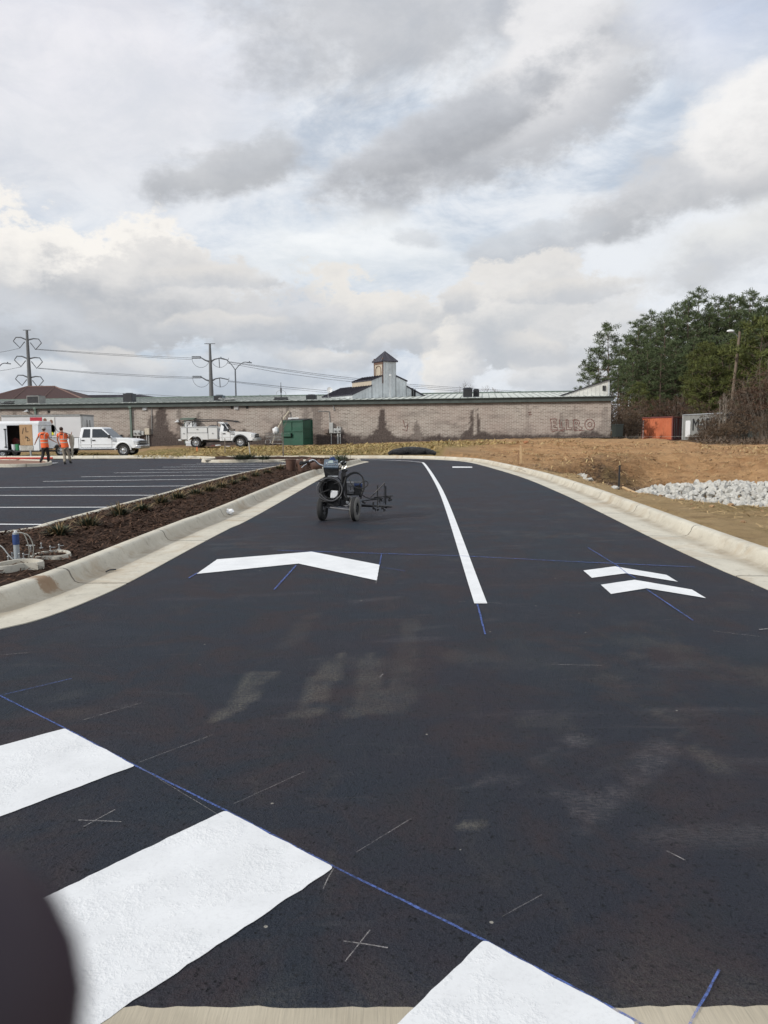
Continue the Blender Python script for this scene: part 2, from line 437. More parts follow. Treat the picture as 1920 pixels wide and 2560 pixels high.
def concrete(name, base, joints=True, stain=True):
    n = NT(name)
    x = n.noise(1.3, 6, .65); f = n.noise(45, 4, .7)
    c = n.mix(n.ramp(x, .3, .7), tuple(v * .86 for v in base), tuple(v * 1.1 for v in base))
    c = n.mix(n.ramp(f, .35, .7, 0, .35), c, tuple(v * .7 for v in base))
    c = n.mix(n.ramp(n.noise(.8, 6, .7, w=1.2), .52, .68, 0, .6), c, (.34, .24, .14))
    c = n.mix(n.ramp(n.noise(6, 7, .75), .54, .68, 0, .45), c, (.20, .18, .15))
    nm = n.bump(f, .25, .006)
    vm = n.t.nodes.new('ShaderNodeVectorMath'); vm.operation = 'DISTANCE'; n.t.links.new(n.tc.outputs['Object'], vm.inputs[0]); vm.inputs[1].default_value = tuple(P(112, 1462, .08))
    sp = n.math('ADD', vm.outputs['Value'], n.math('MULTIPLY', n.math('SUBTRACT', n.noise(9, 4, .7), .5), .35))
    c = n.mix(n.ramp(sp, .10, .17, .8, 0), c, (.22, .12, .055))
    if joints:
        al = n.attr('along'); ac = n.attr('across')
        w = n.math('ADD', al, n.math('MULTIPLY', n.math('SUBTRACT', n.noise(2.0, 2), .5), .10))
        fr = n.math('ABSOLUTE', n.math('SUBTRACT', n.math('FRACT', n.math('DIVIDE', w, 3.05)), .5))
        j = n.math('LESS_THAN', fr, .0050)
        c = n.mix(n.math('MULTIPLY', j, .8), c, (.05, .045, .04))
        gut = n.math('MULTIPLY', n.ramp(ac, .30, .44, 0, 1), n.ramp(ac, .62, .52, 0, 1))
        c = n.mix(n.math('MULTIPLY', gut, n.ramp(n.noise(1.6, 5, .7), .35, .6, .15, .6)), c, (.22, .17, .11))
        nm = n.bump(n.math('SUBTRACT', 1.0, j), .6, .01, nm)
    return n.out(c, .85, 0, nm, .3)
M_KERB = concrete('kerb_concrete', (.56, .525, .44))
M_KERB2 = concrete('pale_concrete', (.50, .475, .41), joints=False)
n = NT('broom_concrete')
br = n.noise(60, 3, .6, stretch=(1, .08, 1))
M_BROOM = n.out(n.mix(n.ramp(n.noise(3, 5, .6), .3, .7), (.34, .30, .23), (.46, .41, .32)), .9, 0, n.bump(br, .6, .006), .3)

# ------------------------------------------------------------------ asphalt
def in_poly(x, y, poly):
    inside = np.zeros(x.shape, bool); n = len(poly)
    for i in range(n):
        x1, y1 = poly[i][0], poly[i][1]; x2, y2 = poly[(i + 1) % n][0], poly[(i + 1) % n][1]
        if y1 == y2: continue
        c = ((y1 > y) != (y2 > y)) & (x < (x2 - x1) * (y - y1) / (y2 - y1) + x1); inside ^= c
    return inside
def seg_dist(x, y, a, b):
    ax, ay, bx, by = a[0], a[1], b[0], b[1]; dx, dy = bx - ax, by - ay
    t = np.clip(((x - ax) * dx + (y - ay) * dy) / (dx * dx + dy * dy), 0, 1)
    return np.hypot(x - ax - t * dx, y - ay - t * dy), t
def grid(xs, ys):
    X, Y = np.meshgrid(xs, ys); nx, ny = len(xs), len(ys)
    i = np.arange(nx * ny).reshape(ny, nx)
    F = np.stack([i[:-1, :-1], i[:-1, 1:], i[1:, 1:], i[1:, :-1]], -1).reshape(-1, 4)
    return X.ravel(), Y.ravel(), F
def sstep(a, b, x):
    t = np.clip((x - a) / (b - a), 0, 1); return t * t * (3 - 2 * t)
gx, gy, gf = grid(np.arange(-4, 4.401, .05), np.arange(1.2, 16.01, .05))
dust = np.zeros(len(gx)); scuff = np.zeros(len(gx))
DP = lambda l: [P(x * 1.1574, y * 1.1574) for x, y in l]
_NT = {}
def vnoise(x, y, s, seed):     # cheap value noise
    if seed not in _NT: _NT[seed] = np.random.RandomState(seed).rand(64, 64)
    T = _NT[seed]
    xs, ys = x * s, y * s; xi, yi = np.floor(xs).astype(int), np.floor(ys).astype(int); fx, fy = xs - xi, ys - yi
    fx = fx * fx * (3 - 2 * fx); fy = fy * fy * (3 - 2 * fy)
    g = lambda a, b: T[a % 64, b % 64]
    return (g(xi, yi) * (1 - fx) + g(xi + 1, yi) * fx) * (1 - fy) + (g(xi, yi + 1) * (1 - fx) + g(xi + 1, yi + 1) * fx) * fy
def fbm(x, y, s, seed, o=4):
    r = 0; a = .5
    for k in range(o): r = r + a * vnoise(x, y, s * 2 ** k, seed + k); a *= .5
    return r / (1 - .5 ** o)
for poly, k in (([(600, 1450), (545, 1452), (450, 1562), (525, 1534)], .17), ([(745, 1405), (682, 1440), (625, 1548), (700, 1545)], .14), ([(812, 1398), (778, 1430), (750, 1545), (838, 1540)], .10),
                ([(905, 1330), (868, 1340), (838, 1535), (888, 1540)], .07), ([(1230, 1545), (1115, 1545), (1120, 1572), (1235, 1572)], .07), ([(590, 1400), (655, 1330), (700, 1320), (640, 1398)], .04)):
    pw = [(p.x, p.y) for p in DP(poly)]
    m = in_poly(gx + .06 * (fbm(gx, gy, 3, 5) - .5), gy + .1 * (fbm(gx, gy, 3, 9) - .5), pw)
    dust = np.maximum(dust, m * k * 3.0 * sstep(.1, .7, fbm(gx * 2, gy * 2, 4, 11)))
for a, b, w, k in (((1245, 1597), (1060, 1700), .10, .30), ((1440, 1612), (1230, 1780), .12, .25), ((1310, 1640), (1180, 1740), .12, .2)):
    A, B = DP([a, b]); d, t = seg_dist(gx, gy, A, B)
    k = k * 2; st = .5 + .5 * np.sin(t * (A - B).length * 46)
    scuff = np.maximum(scuff, k * sstep(w, w * .35, d) * sstep(.35, .6, fbm(gx, gy, 5, 21)) * (.35 + .65 * st))
for a, b, w, k in (((1425, 1540), (1565, 1665), .08, .3), ((1395, 1530), (1480, 1560), .06, .2), ((1000, 1780), (1040, 1782), .03, .9), ((1105, 1794), (1140, 1794), .02, .8), ((1150, 1590), (1180, 1585), .03, .5)):
    A, B = DP([a, b]); d, t = seg_dist(gx, gy, A, B)
    dust = np.maximum(dust, k * sstep(w, w * .3, d) * sstep(.4, .62, fbm(gx, gy, 9, 31)))
for i in range(46):          # long curving tyre scuffs and scrapes
    rs = random.Random(i + 3); x0, y0 = rs.uniform(-3.5, 3.5), rs.uniform(2.4, 14); a = rs.gauss(0.15, .35); L = rs.uniform(.4, 2.2)
    d, t = seg_dist(gx, gy, (x0, y0), (x0 + math.cos(a) * L, y0 + math.sin(a) * L * .6))
    w = rs.uniform(.03, .16)
    scuff = np.maximum(scuff, rs.uniform(.10, .32) * sstep(w, w * .2, d) * sstep(.42, .7, fbm(gx * .6, gy * 3, 3, 40 + i % 5)))
dust = np.maximum(dust, .15 * sstep(.55, .75, fbm(gx, gy, 1.1, 77)) * sstep(.4, .6, fbm(gx, gy, 6, 78)))
gz = np.zeros(len(gx))
near = npmesh('asphalt_drive', np.stack([gx, gy, gz], 1), gf, M_ASPHF if False else M_ASPH)
set_attr(near, 'dust', dust); set_attr(near, 'scuff', scuff); tag(near, kind='structure')
def flat(name, polys, z, mat, kind='structure'):
    b = MB()
    for p in polys: b.add([(q[0], q[1], z) for q in p], [list(range(len(p)))])
    return tag(b.build(name, mat), kind=kind)
kb = [p for p in RKc if p.y > 16]
kout = []
for p, q in zip(kb, [q for q, pp in zip(normals2(RKc), RKc) if pp.y > 16]): kout.append(p + q * .3)
far_poly = [V(-70, 16), V(4.4, 16)] + [p for p in kout if p.y > 16.1] + [V(-12, 46.5), V(-70, 54)]
bm = bmesh.new()
def ng(pts): bm.faces.new([bm.verts.new((p[0], p[1], 0)) for p in pts])
ng([(-70, -12), (5, -12), (5, 1.2), (-70, 1.2)]); ng([(-70, 1.2), (-4, 1.2), (-4, 16), (-70, 16)]); ng(far_poly)
bmesh.ops.triangulate(bm, faces=bm.faces)
for f in bm.faces:
    if f.normal.z < 0: f.normal_flip()
me = bpy.data.meshes.new('parking_lot'); bm.to_mesh(me); bm.free(); me.materials.append(M_ASPHF)
o = bpy.data.objects.new('parking_lot', me); COL.objects.link(o); tag(o, kind='structure')

sweep('kerb_left', LKc, -1, GPROF, M_KERB, lambda t: 1.0 if t < .5 else max(.55, 1 - (t - .5) * 1.1))
sweep('kerb_right', RKc, 1, GPROF, M_KERB, lambda t: 1.0 if t < .5 else max(.7, 1 - (t - .5) * .8))
sweep('kerb_parking', PKc, 1, KPROF, M_KERB)
# concrete apron under the camera


# ------------------------------------------------------------------ painted markings
def marking(name, pts, mat=M_MARK, z=.006, wob=0.0, seed=0):
    """a closed outline on the ground; edges are broken up a little like sprayed paint"""
    out = []; N = len(pts)
    for i in range(N):
        a, b = Vector(pts[i]), Vector(pts[(i + 1) % N]); L = (b - a).length; n = max(1, int(L / .035)) if wob else 1
        nrm = Vector((-(b - a).y, (b - a).x, 0)).normalized()
        for k in range(n):
            t = k / n; p = a.lerp(b, t)
            if wob: p = p + nrm * wob * (mnoise.noise(p * 14 + Vector((seed, 0, 0))) + .5 * mnoise.noise(p * 40))
            out.append((p.x, p.y))
    bm = bmesh.new(); vs = [bm.verts.new((x, y, z)) for x, y in out]; f = bm.faces.new(vs)
    if f.normal.z < 0: f.normal_flip()
    bmesh.ops.triangulate(bm, faces=[f]); me = bpy.data.meshes.new(name); bm.normal_update(); bm.to_mesh(me); bm.free(); me.materials.append(mat)
    o = bpy.data.objects.new(name, me); COL.objects.link(o); return tag(o, kind='structure')
def rnd_corner(pts, r=.05):
    out = []; N = len(pts)
    for i in range(N):
        a, b, c = Vector(pts[i - 1]), Vector(pts[i]), Vector(pts[(i + 1) % N])
        for k in range(4):
            t = k / 3; p = b + (a - b).normalized() * r; q = b + (c - b).normalized() * r
            out.append((p.lerp(b, t)).lerp(b.lerp(q, t), t))
    return out
# concrete gutter under the camera, its edge ragged where the asphalt was laid against it
marking('concrete_gutter', [V(-9, .5), V(3.5, .5), V(3.5, 1.84), V(-.2, 1.868), V(-1.3, 1.885), V(-3, 1.95), V(-9, 2.2)], M_BROOM, .0015, .012, 9)
# crosswalk bars
tA, tB = P(162, 1822), P(338, 1915); dA = (P(0, 1866) - tA).normalized(); dA2 = (P(0, 2043) - tB).normalized()
marking('crosswalk_bar', rnd_corner([tA, tB, tB + dA2 * 3.0, tA + dA * 3.0], .015), M_PAINT, .003, .005, 1)
tA, tB = P(564, 2027), P(836, 2170); dA = (P(153, 2225) - tA).normalized(); dA2 = (P(312, 2520) - tB).normalized()
marking('crosswalk_bar', rnd_corner([tA, tB, tB + dA2 * 1.45, tA + dA * 2.2], .022), M_PAINT, .003, .005, 2)
tA, tB = P(1209, 2352), P(1591, 2557); dA = (P(995, 2560) - tA).normalized()
marking('crosswalk_bar', rnd_corner([tA, tB, tB + dA * 1.2, tA + dA * 1.2], .015), M_PAINT, .003, .005, 3)
# chevrons
def blunt(l): return [P(u, v) for u, v in l]
marking('chevron_marking', blunt([(491, 1436), (543, 1399.5), (779, 1380), (949, 1413), (942, 1452.5), (746, 1410)]), wob=.003)
z8 = lambda l: [P(1100 + x * .4943, 1080 + y * .4943) for x, y in l]
marking('chevron_marking', z8([(725, 703), (885, 682), (1145, 725), (1203, 760), (940, 717), (768, 740)]), wob=.003)
marking('chevron_marking', z8([(813, 775), (985, 750), (1275, 800), (1345, 843), (1045, 793), (865, 822)]), wob=.003)
# centre line
cl = [P(1202, 1510), P(1100, 1223), P(1061, 1160.5)] + [V(1.75, 38), V(1.0, 40), V(-.6, 41.9), V(-3.2, 43.0), V(-7, 43.7)]
cl = catmull(cl, .5)
def strip(name, line, w, mat, z=.006, kind='structure', wob=0.0):
    ns = normals2(line); vs = []
    for i, (p, q) in enumerate(zip(line, ns)):
        o_ = wob * mnoise.noise(p * 3)
        vs += [p + q * (w / 2 + o_), p - q * (w / 2 - o_)]
    vs = [(v.x, v.y, z) for v in vs]
    return tag(npmesh(name, vs, [(2 * i, 2 * i + 2, 2 * i + 3, 2 * i + 1) for i in range(len(line) - 1)], mat), kind=kind)
strip('centre_line', cl, .112, M_MARK)
marking('stop_dash', blunt([(1131, 1166.5), (1180, 1167), (1181, 1169.5), (1131, 1169.5)]))
# stall lines
stalls = [((-30, 1311), (117, 1312)), ((-30, 1269), (283, 1268.5)), ((-30, 1239), (401, 1238.5)), ((-40, 1219.6), (488, 1215)), ((108, 1203.8), (556, 1197.5)),
          ((203, 1192.4), (598, 1187.2)), ((285, 1182.6), (640, 1178.5)), ((350, 1174.7), (672, 1171.5)), ((407, 1168), (700, 1165.5)), ((453, 1162.6), (722, 1161)), ((491, 1158.3), (738, 1157.3))]
for (a, b) in stalls:
    A, B = P(*a), P(*b); B = B + (B - A).normalized() * .05
    if a[0] < 0: A = B + (A - B).normalized() * 5.9 if (A - B).length < 5.9 else A
    strip('stall_line', [A, A.lerp(B, .5), B], .105, M_LINE)
# marking beside the small kerbed island where the workers walk
strip('painted_edge', [P(60, 1163), P(95, 1162), P(134, 1157.2)], .5, M_LINE)
# chalk
def chalk(l, w=.012, mat=M_CHALK, z=.008, name='chalk_line'):
    pts = [P(x * 1.1574, y * 1.1574, 0) for x, y in l]
    segs = []
    out = []
    for a, b in zip(pts[:-1], pts[1:]):
        n = max(2, int((b - a).length / .06))
        for k in range(n): out.append(a.lerp(b, k / n))
    out.append(pts[-1])
    rs = random.Random(int(l[0][0])); ns = normals2(out); vs = []
    for p, q in zip(out, ns):
        ww = w * (.8 + .4 * rs.random()); o_ = .0012 * rs.uniform(-1, 1)
        vs += [(p + q * (ww / 2 + o_)), (p - q * (ww / 2 - o_))]
    tag(npmesh(name, [(v.x, v.y, z) for v in vs], [(2 * i, 2 * i + 2, 2 * i + 3, 2 * i + 1) for i in range(len(out) - 1)], mat), kind='structure')
B_, W_ = M_CHALK, M_CHALKW
chalk([(-30, 1488), (140, 1573), (292, 1654), (487, 1751), (722, 1873), (1045, 2031), (1375, 2207), (1440, 2245)], .010, B_, .002)
for l, w, m in (([(155, 1468), (25, 1499), (-20, 1510)], .012, B_), ([(1554, 2100), (1493, 2212), (1480, 2240)], .012, B_), ([(600, 1190), (1000, 1202), (1230, 1214), (1500, 1226)], .040, B_),
                ([(640, 1222), (592, 1275)], .03, B_), ([(428, 1238), (408, 1250)], .03, B_), ([(1031, 1306), (1048, 1372)], .022, B_), ([(1270, 1184), (1332, 1222), (1355, 1240), (1372, 1250)], .022, B_),
                ([(1396, 1274), (1497, 1342)], .022, B_), ([(824, 1198), (820, 1222)], .02, B_), ([(822, 1226), (876, 1235)], .014, B_), ([(815, 1252), (812, 1261)], .014, W_), ([(990, 1301), (1085, 1305)], .012, W_),
                ([(305, 1521), (180, 1558)], .006, W_), ([(460, 1590), (300, 1650)], .005, W_), ([(658, 1670), (505, 1740)], .005, W_), ([(888, 1772), (770, 1845)], .005, W_), ([(170, 1775), (262, 1779)], .008, W_),
                ([(180, 1790), (250, 1752)], .008, W_), ([(742, 2038), (838, 2052)], .007, W_), ([(800, 2014), (745, 2082)], .007, W_), ([(720, 1880), (697, 1925)], .007, W_), ([(1440, 1842), (1480, 1863)], .008, W_),
                ([(1170, 1937), (1085, 1985)], .004, W_), ([(828, 1458), (820, 1466)], .015, W_), ([(0, 1417), (60, 1412)], .012, W_), ([(1540, 1365), (1640, 1377)], .01, W_), ([(1190, 1437), (1300, 1440)], .008, W_),
                ([(1640, 1362), (1668, 1359)], .03, W_), ([(300, 1660), (480, 1768)], .004, W_)):
    chalk(l, w * (.62 if m is B_ else .55), m)

# ------------------------------------------------------------------ terrain
def nonuni(segs):
    out = [segs[0][0]]
    for a, b, s in segs: out += list(np.linspace(a, b, max(2, int(round((b - a) / s)) + 1))[1:])
    return np.array(out)
xs = nonuni([(-400, -90, 50), (-90, -36, 3), (-36, -12, .6), (-12, 3, .4), (3, 20, .2), (20, 36, .5), (36, 90, 2.5), (90, 500, 60)])
ys = nonuni([(-60, 2, 4), (2, 40, .2), (40, 58, .3), (58, 72, 1), (72, 140, 4), (140, 900, 80)])
tx, ty, tf = grid(xs, ys)
def ynoise(x, y, s, seed): return fbm(x + 500, y + 500, s, seed, 4) - .5
def terrain_z(x, y):
    x = np.asarray(x, float); y = np.asarray(y, float)
    crest = .42 + .36 * sstep(-10, 12, x) - .42 * sstep(18, 23, x)
    y0 = np.where(x < -12, 50.5, 44.5) + np.clip(x - 2, 0, 14) * -.15
    bank = .10 + (crest - .10) * sstep(0, 1, (y - y0) / 8.5)
    bank = np.where(x < -16, .04 + (crest - .04) * sstep(55, 60, y), bank)
    bank = bank + .05 * ynoise(x, y, .9, 3) * sstep(45, 48, y) + .05 * ynoise(x, y, .25, 8)
    # right side: ground past the kerb, the basin and its cut bank
    dk = x - 4.9                                    # distance past the kerb, roughly
    right = .13 - .035 * np.clip(dk, 0, 30)
    rim = 29.5 + 1.6 * ynoise(x, y, .35, 4) * 2 + np.clip(x - 9, 0, 20) * -.06
    basin = sstep(5.6, 7.6, x + .8 * ynoise(x, y, .5, 5)) * sstep(12.5, 20, y) * (1 - sstep(rim, rim + 2.6, y)) * (1 - sstep(26, 34, x))
    up = sstep(rim, rim + 4, y) * .12 + sstep(36, 52, y) * (.5 - .38 * sstep(13, 21, x))
    right = right * (1 - sstep(28, 34, y)) + sstep(28, 34, y) * (.13 + .004 * dk) + up
    z = np.where(x > 3.4, right + (bank - right) * sstep(48, 54, y), bank)
    z = np.where(x > 3.4, z - .70 * basin + .22 * np.exp(-((y - rim - 3.2) / 1.6) ** 2) * sstep(7, 9, x), z)
    rough = np.where((x > 3.4) | (y > 44), 1.0, 0)
    z = z + rough * (.34 * ynoise(x, y, .45, 14) + .20 * ynoise(x, y, 1.6, 15) + .10 * ynoise(x, y, 4.0, 16) + .05 * np.sin(y * 1.1 + 4 * ynoise(x, y, .3, 17)) * (x > 5) * sstep(30, 34, y)) * np.clip((np.abs(x - 4.4) + (y > 46) * 3) * .6, 0, 1)
    z = np.where((x > 24) & (y > 56), z + .35 * sstep(28, 40, x) * np.exp(-((y - 66) / 5.0) ** 2), z)
    return z
ROAD = [(p.x, p.y) for p in [p + q * .30 for p, q in zip(RKc, normals2(RKc))]] + [(p.x, p.y) for p in PKc[::-1] if p.y > 43.2 and p.x < -9.4][::-1] + [(-60, -10)]
# ground under drive and car park is kept well below the asphalt
park = [(p.x, p.y) for p in PKc]; i0 = max(i for i, p in enumerate(PKc) if p.y < 43.2)
outer = [(p.x + q.x * .82, p.y + q.y * .82) for p, q in zip(RKc, normals2(RKc))] + [(p.x + q.x * .10, p.y + q.y * .10) for p, q in list(zip(PKc, normals2(PKc)))[i0:]] + [(-500, 60), (-500, -60), (4, -60)]
ins = in_poly(tx, ty, outer)
TFULL = terrain_z(tx, ty); tz = np.where(ins, -.35, TFULL); TG = TFULL.reshape(len(ys), len(xs))
keep = ~(ins[tf].all(1)); tf2 = tf[keep]
bankmask = sstep(43.5, 46, ty)
straw = bankmask * (1 - sstep(3.0, 8.0, tx + 2.5 * ynoise(tx, ty, .5, 30))) * (1 - sstep(56, 59, ty))
straw = np.maximum(straw, .9 * sstep(8, 10, ty) * (1 - sstep(.0, 1.0, np.abs(tx - 6.6 - (ty - 14) * .12) / 2.2)) * sstep(.45, .6, fbm(tx, ty, .9, 31)) * (ty < 34) * (tx > 4))
greenm = bankmask * sstep(.52, .72, fbm(tx + 90, ty, .6, 33)) * (1 - sstep(0, 5, tx))
clay = sstep(3.0, 7.5, tx + 2.0 * ynoise(tx, ty, .5, 36)) * sstep(27, 31, ty) * (1 - .7 * sstep(50, 57, ty))
rimy = 29.5 + 3.2 * ynoise(tx, ty, .35, 4) + np.clip(tx - 9, 0, 20) * -.06
tan = sstep(3, 4, tx) * (1 - sstep(24, 31, ty))
tan = np.maximum(tan, sstep(6, 8, tx) * np.exp(-((ty - rimy - 4.2) / 1.5) ** 2) * .9)  # lighter strip: the sunlit rim crest put into the soil colour
tan = np.maximum(tan, sstep(4, 6, tx) * sstep(.5, .65, fbm(tx * .5, ty, .5, 91)) * (ty > 30) * .6)
dark = np.exp(-(((tx - 8.3) / 1.7) ** 2 + ((ty - 28.5) / 2.6) ** 2)) * 1.6
dark = np.maximum(dark, sstep(21, 26, tx) * sstep(46, 54, ty)); dark = np.maximum(dark, sstep(60, 63, ty) * .7)
dark = np.clip(dark * (.5 + fbm(tx, ty, .8, 38)), 0, 1)
# mesh without the faces that lie under the car park
used = np.unique(tf2); remap = -np.ones(len(tx), int); remap[used] = np.arange(len(used))
n = NT('soil')
c = n.mix(n.ramp(n.noise(.8, 6, .65), .3, .7), (.33, .215, .12), (.46, .31, .17))
c = n.mix(n.attr('tan'), c, n.mix(n.ramp(n.noise(1.2, 7, .7), .3, .7), (.42, .29, .15), (.64, .465, .26)))
c = n.mix(n.attr('clay'), c, n.mix(n.ramp(n.noise(1.0, 7, .7, stretch=(1, 1, 4)), .3, .7), (.38, .205, .095), (.64, .40, .21)))
st = n.noise(7, 8, .8, w=1.5); st2 = n.noise(1.2, 4, .6)
sc = n.mix(n.ramp(st, .38, .62), (.16, .11, .05), (.52, .39, .18))
sc = n.mix(n.math('MULTIPLY', n.attr('green'), n.ramp(n.noise(3, 5, .7), .45, .6)), sc, (.11, .13, .035))
c = n.mix(n.attr('straw'), c, sc)
c = n.mix(n.math('MULTIPLY', n.attr('dark'), n.ramp(n.noise(4, 6, .8), .35, .6, .3, 1)), c, (.075, .052, .038))
c = n.mix(n.ramp(n.noise(2.6, 7, .75, stretch=(.5, 1.6, 1), w=.6), .52, .68, 0, .5), c, (.15, .095, .058))
c = n.mix(n.ramp(n.noise(22, 5, .75), .54, .72, 0, .45), c, (.16, .11, .07))
lump = n.noise(3.2, 9, .78); lump2 = n.noise(30, 5, .75)
M_SOIL = n.out(c, .95, 0, n.bump(lump2, .7, .025, n.bump(lump, 1.0, .30)), .1)
gr = npmesh('ground', np.stack([tx, ty, tz], 1)[used], remap[tf2], M_SOIL, smooth=True)
for nm, a in (('straw', straw), ('green', greenm), ('clay', clay), ('tan', tan), ('dark', dark)): set_attr(gr, nm, np.clip(a[used], 0, 1))
tag(gr, kind='structure')
xl_, yl_ = xs.tolist(), ys.tolist()
import bisect
def TZ(x, y):
    i = min(max(bisect.bisect_right(xl_, x) - 1, 0), len(xl_) - 2); j = min(max(bisect.bisect_right(yl_, y) - 1, 0), len(yl_) - 2)
    a = (x - xl_[i]) / (xl_[i + 1] - xl_[i]); b_ = (y - yl_[j]) / (yl_[j + 1] - yl_[j])
    return float((TG[j, i] * (1 - a) + TG[j, i + 1] * a) * (1 - b_) + (TG[j + 1, i] * (1 - a) + TG[j + 1, i + 1] * a) * b_)
# strip of soil packed against the back of the two outer kerbs
def verge(name, line, side, d0, d1, scalef=None):
    ns = normals2(line); vs = []; m = 6; at = []
    for i, (p, q) in enumerate(zip(line, ns)):
        k = scalef(i / (len(line) - 1)) if scalef else 1
        for j in range(m):
            d = (d0 * k) + (d1 - d0) * j / (m - 1); w = p + q * side * d
            z = .125 * (1 - sstep(0, 1, j / (m - 1))) + (TZ(w.x, w.y) + .012) * sstep(0, 1, j / (m - 1)) + .02 * mnoise.noise(Vector((w.x * 5, w.y * 5, 0))) * (j > 0)
            vs.append((w.x, w.y, float(z)))
    fs = np.array([(i * m + j, (i + 1) * m + j, (i + 1) * m + j + 1, i * m + j + 1) for i in range(len(line) - 1) for j in range(m - 1)])
    if side > 0: fs = fs[:, ::-1]
    o = npmesh(name, vs, fs, M_SOIL, smooth=True); a = np.array(vs)
    s_ = (a[:, 1] > 43) & (a[:, 0] < 4)
    set_attr(o, 'straw', s_ * .9); set_attr(o, 'tan', (a[:, 1] < 27) * (a[:, 0] > 3) * 1.0); set_attr(o, 'clay', (a[:, 1] > 27) * (a[:, 0] > 2.5) * .8); set_attr(o, 'green', s_ * .5); set_attr(o, 'dark', a[:, 0] * 0)
    return tag(o, kind='structure')
verge('soil_verge', RKc, 1, .762, 1.35, lambda t: 1.0 if t < .5 else max(.7, 1 - (t - .5) * .8))
verge('soil_verge', [p for i, p in enumerate(PKc) if i > i0], 1, .154, .8)

# ------------------------------------------------------------------ mulch bed of the long island
n = NT('mulch')
m1 = n.noise(14, 7, .8, w=.8)
M_MULCH = n.out(n.mix(n.ramp(m1, .35, .65), (.022, .014, .010), (.10, .062, .046)), .95, 0, n.bump(m1, 1.0, .06), .1)
left = [p + q * .155 for p, q in zip(PKc, normals2(PKc))]
lkn = normals2(LKc)
kf = lambda t: 1.0 if t < .5 else max(.55, 1 - (t - .5) * 1.1)
rightl = [p - q * (.762 * kf(i / (len(LKc) - 1))) for i, (p, q) in enumerate(zip(LKc, lkn))]
def at_y(line, y):
    for a, b in zip(line[:-1], line[1:]):
        if (a.y - y) * (b.y - y) <= 0 and a.y != b.y: return a.x + (b.x - a.x) * (y - a.y) / (b.y - a.y)
    return None
bv, bf = [], []; NX = 18
rowsY = list(np.arange(4.6, 42.9, .15)); bnd = []
for y in rowsY:
    rl = [p for p in rightl if True]
    xr = at_y(rl[30:], y)
    if y < 9.6: xl = at_y(left[:200], y) if y > 6.6 else -14.0
    elif y < 38.9: xl = at_y(left, y)
    else: xl = -9.1
    if xl is None: xl = -14.0
    if y > 39.7: xl = -9.2 - .1
    elif y > 38.9: xl = -4.1 - (y - 38.9) * 2
    if xr is None: xr = bnd[-1][1] if bnd else -3.4
    if y > 41.3: xr = min(xr, -3.2 - (y - 41.3) * 4)
    bnd.append((xl, xr))
    for j in range(NX):
        t = j / (NX - 1); x = xl + (xr - xl) * t
        z = .115 + .07 * math.sin(math.pi * t) + .035 * mnoise.noise(Vector((x * 2.2, y * 2.2, 0))) * math.sin(math.pi * t) + (.10 * max(0, mnoise.noise(Vector((x * .9, y * 1.1, 4)))) + .06 if y > 39.6 else 0) * math.sin(math.pi * t)
        bv.append((x, y, z))
for i in range(len(rowsY) - 1):
    for j in range(NX - 1): bf.append((i * NX + j, i * NX + j + 1, (i + 1) * NX + j + 1, (i + 1) * NX + j))
bed = npmesh('mulch_bed', bv, bf, M_MULCH, smooth=True); tag(bed, kind='structure')
def bedz(x, y):
    i = min(range(len(rowsY)), key=lambda k: abs(rowsY[k] - y)); xl, xr = bnd[i]; t = min(1, max(0, (x - xl) / (xr - xl)))
    return .115 + .07 * math.sin(math.pi * t)
# wood chips: nobody could count them
rs = np.random.RandomState(4)
def blades(n, pos, ln, wd, tiltmax, rsn):
    """n thin quads around pos (n,3)"""
    a = rsn.uniform(0, 2 * np.pi, n); el_ = rsn.uniform(0, tiltmax, n)
    d = np.stack([np.cos(a) * np.cos(el_), np.sin(a) * np.cos(el_), np.sin(el_)], 1); s = np.stack([-np.sin(a), np.cos(a), rsn.uniform(-.4, .4, n)], 1)
    L = ln[:, None] / 2; W = wd[:, None] / 2
    v = np.stack([pos - d * L - s * W, pos + d * L - s * W, pos + d * L + s * W, pos - d * L + s * W], 1).reshape(-1, 3)
    return v, np.arange(n * 4).reshape(n, 4)
NCH = 26000
yy = 5 + (41.5 - 5) * rs.rand(NCH) ** 1.7; idx = np.clip(((yy - 4.6) / .15).astype(int), 0, len(bnd) - 1); bn = np.array(bnd)[idx]
tt = rs.rand(NCH) * .98 + .01; xx = bn[:, 0] + (bn[:, 1] - bn[:, 0]) * tt
k = xx > -6.8 - (yy > 38) * 4; xx, yy, tt = xx[k], yy[k], tt[k]
pos = np.stack([xx, yy, .125 + .07 * np.sin(np.pi * tt) + rs.rand(len(xx)) * .03], 1)
cv, cf = blades(len(xx), pos, rs.uniform(.03, .14, len(xx)), rs.uniform(.008, .022, len(xx)), .45, rs)
n = NT('wood_chip')
M_CHIP = n.out(n.mix(n.ramp(n.noise(5, 5, .7), .4, .62), (.035, .02, .014), n.mix(n.ramp(n.noise(31, 3, .8), .55, .68), (.10, .058, .04), (.26, .18, .12))), .95, 0, None, .1)
ch = npmesh('wood_chips', cv, cf, M_CHIP); tag(ch, kind='stuff', label='dark brown shredded wood mulch covering the long planted island', cat='mulch')
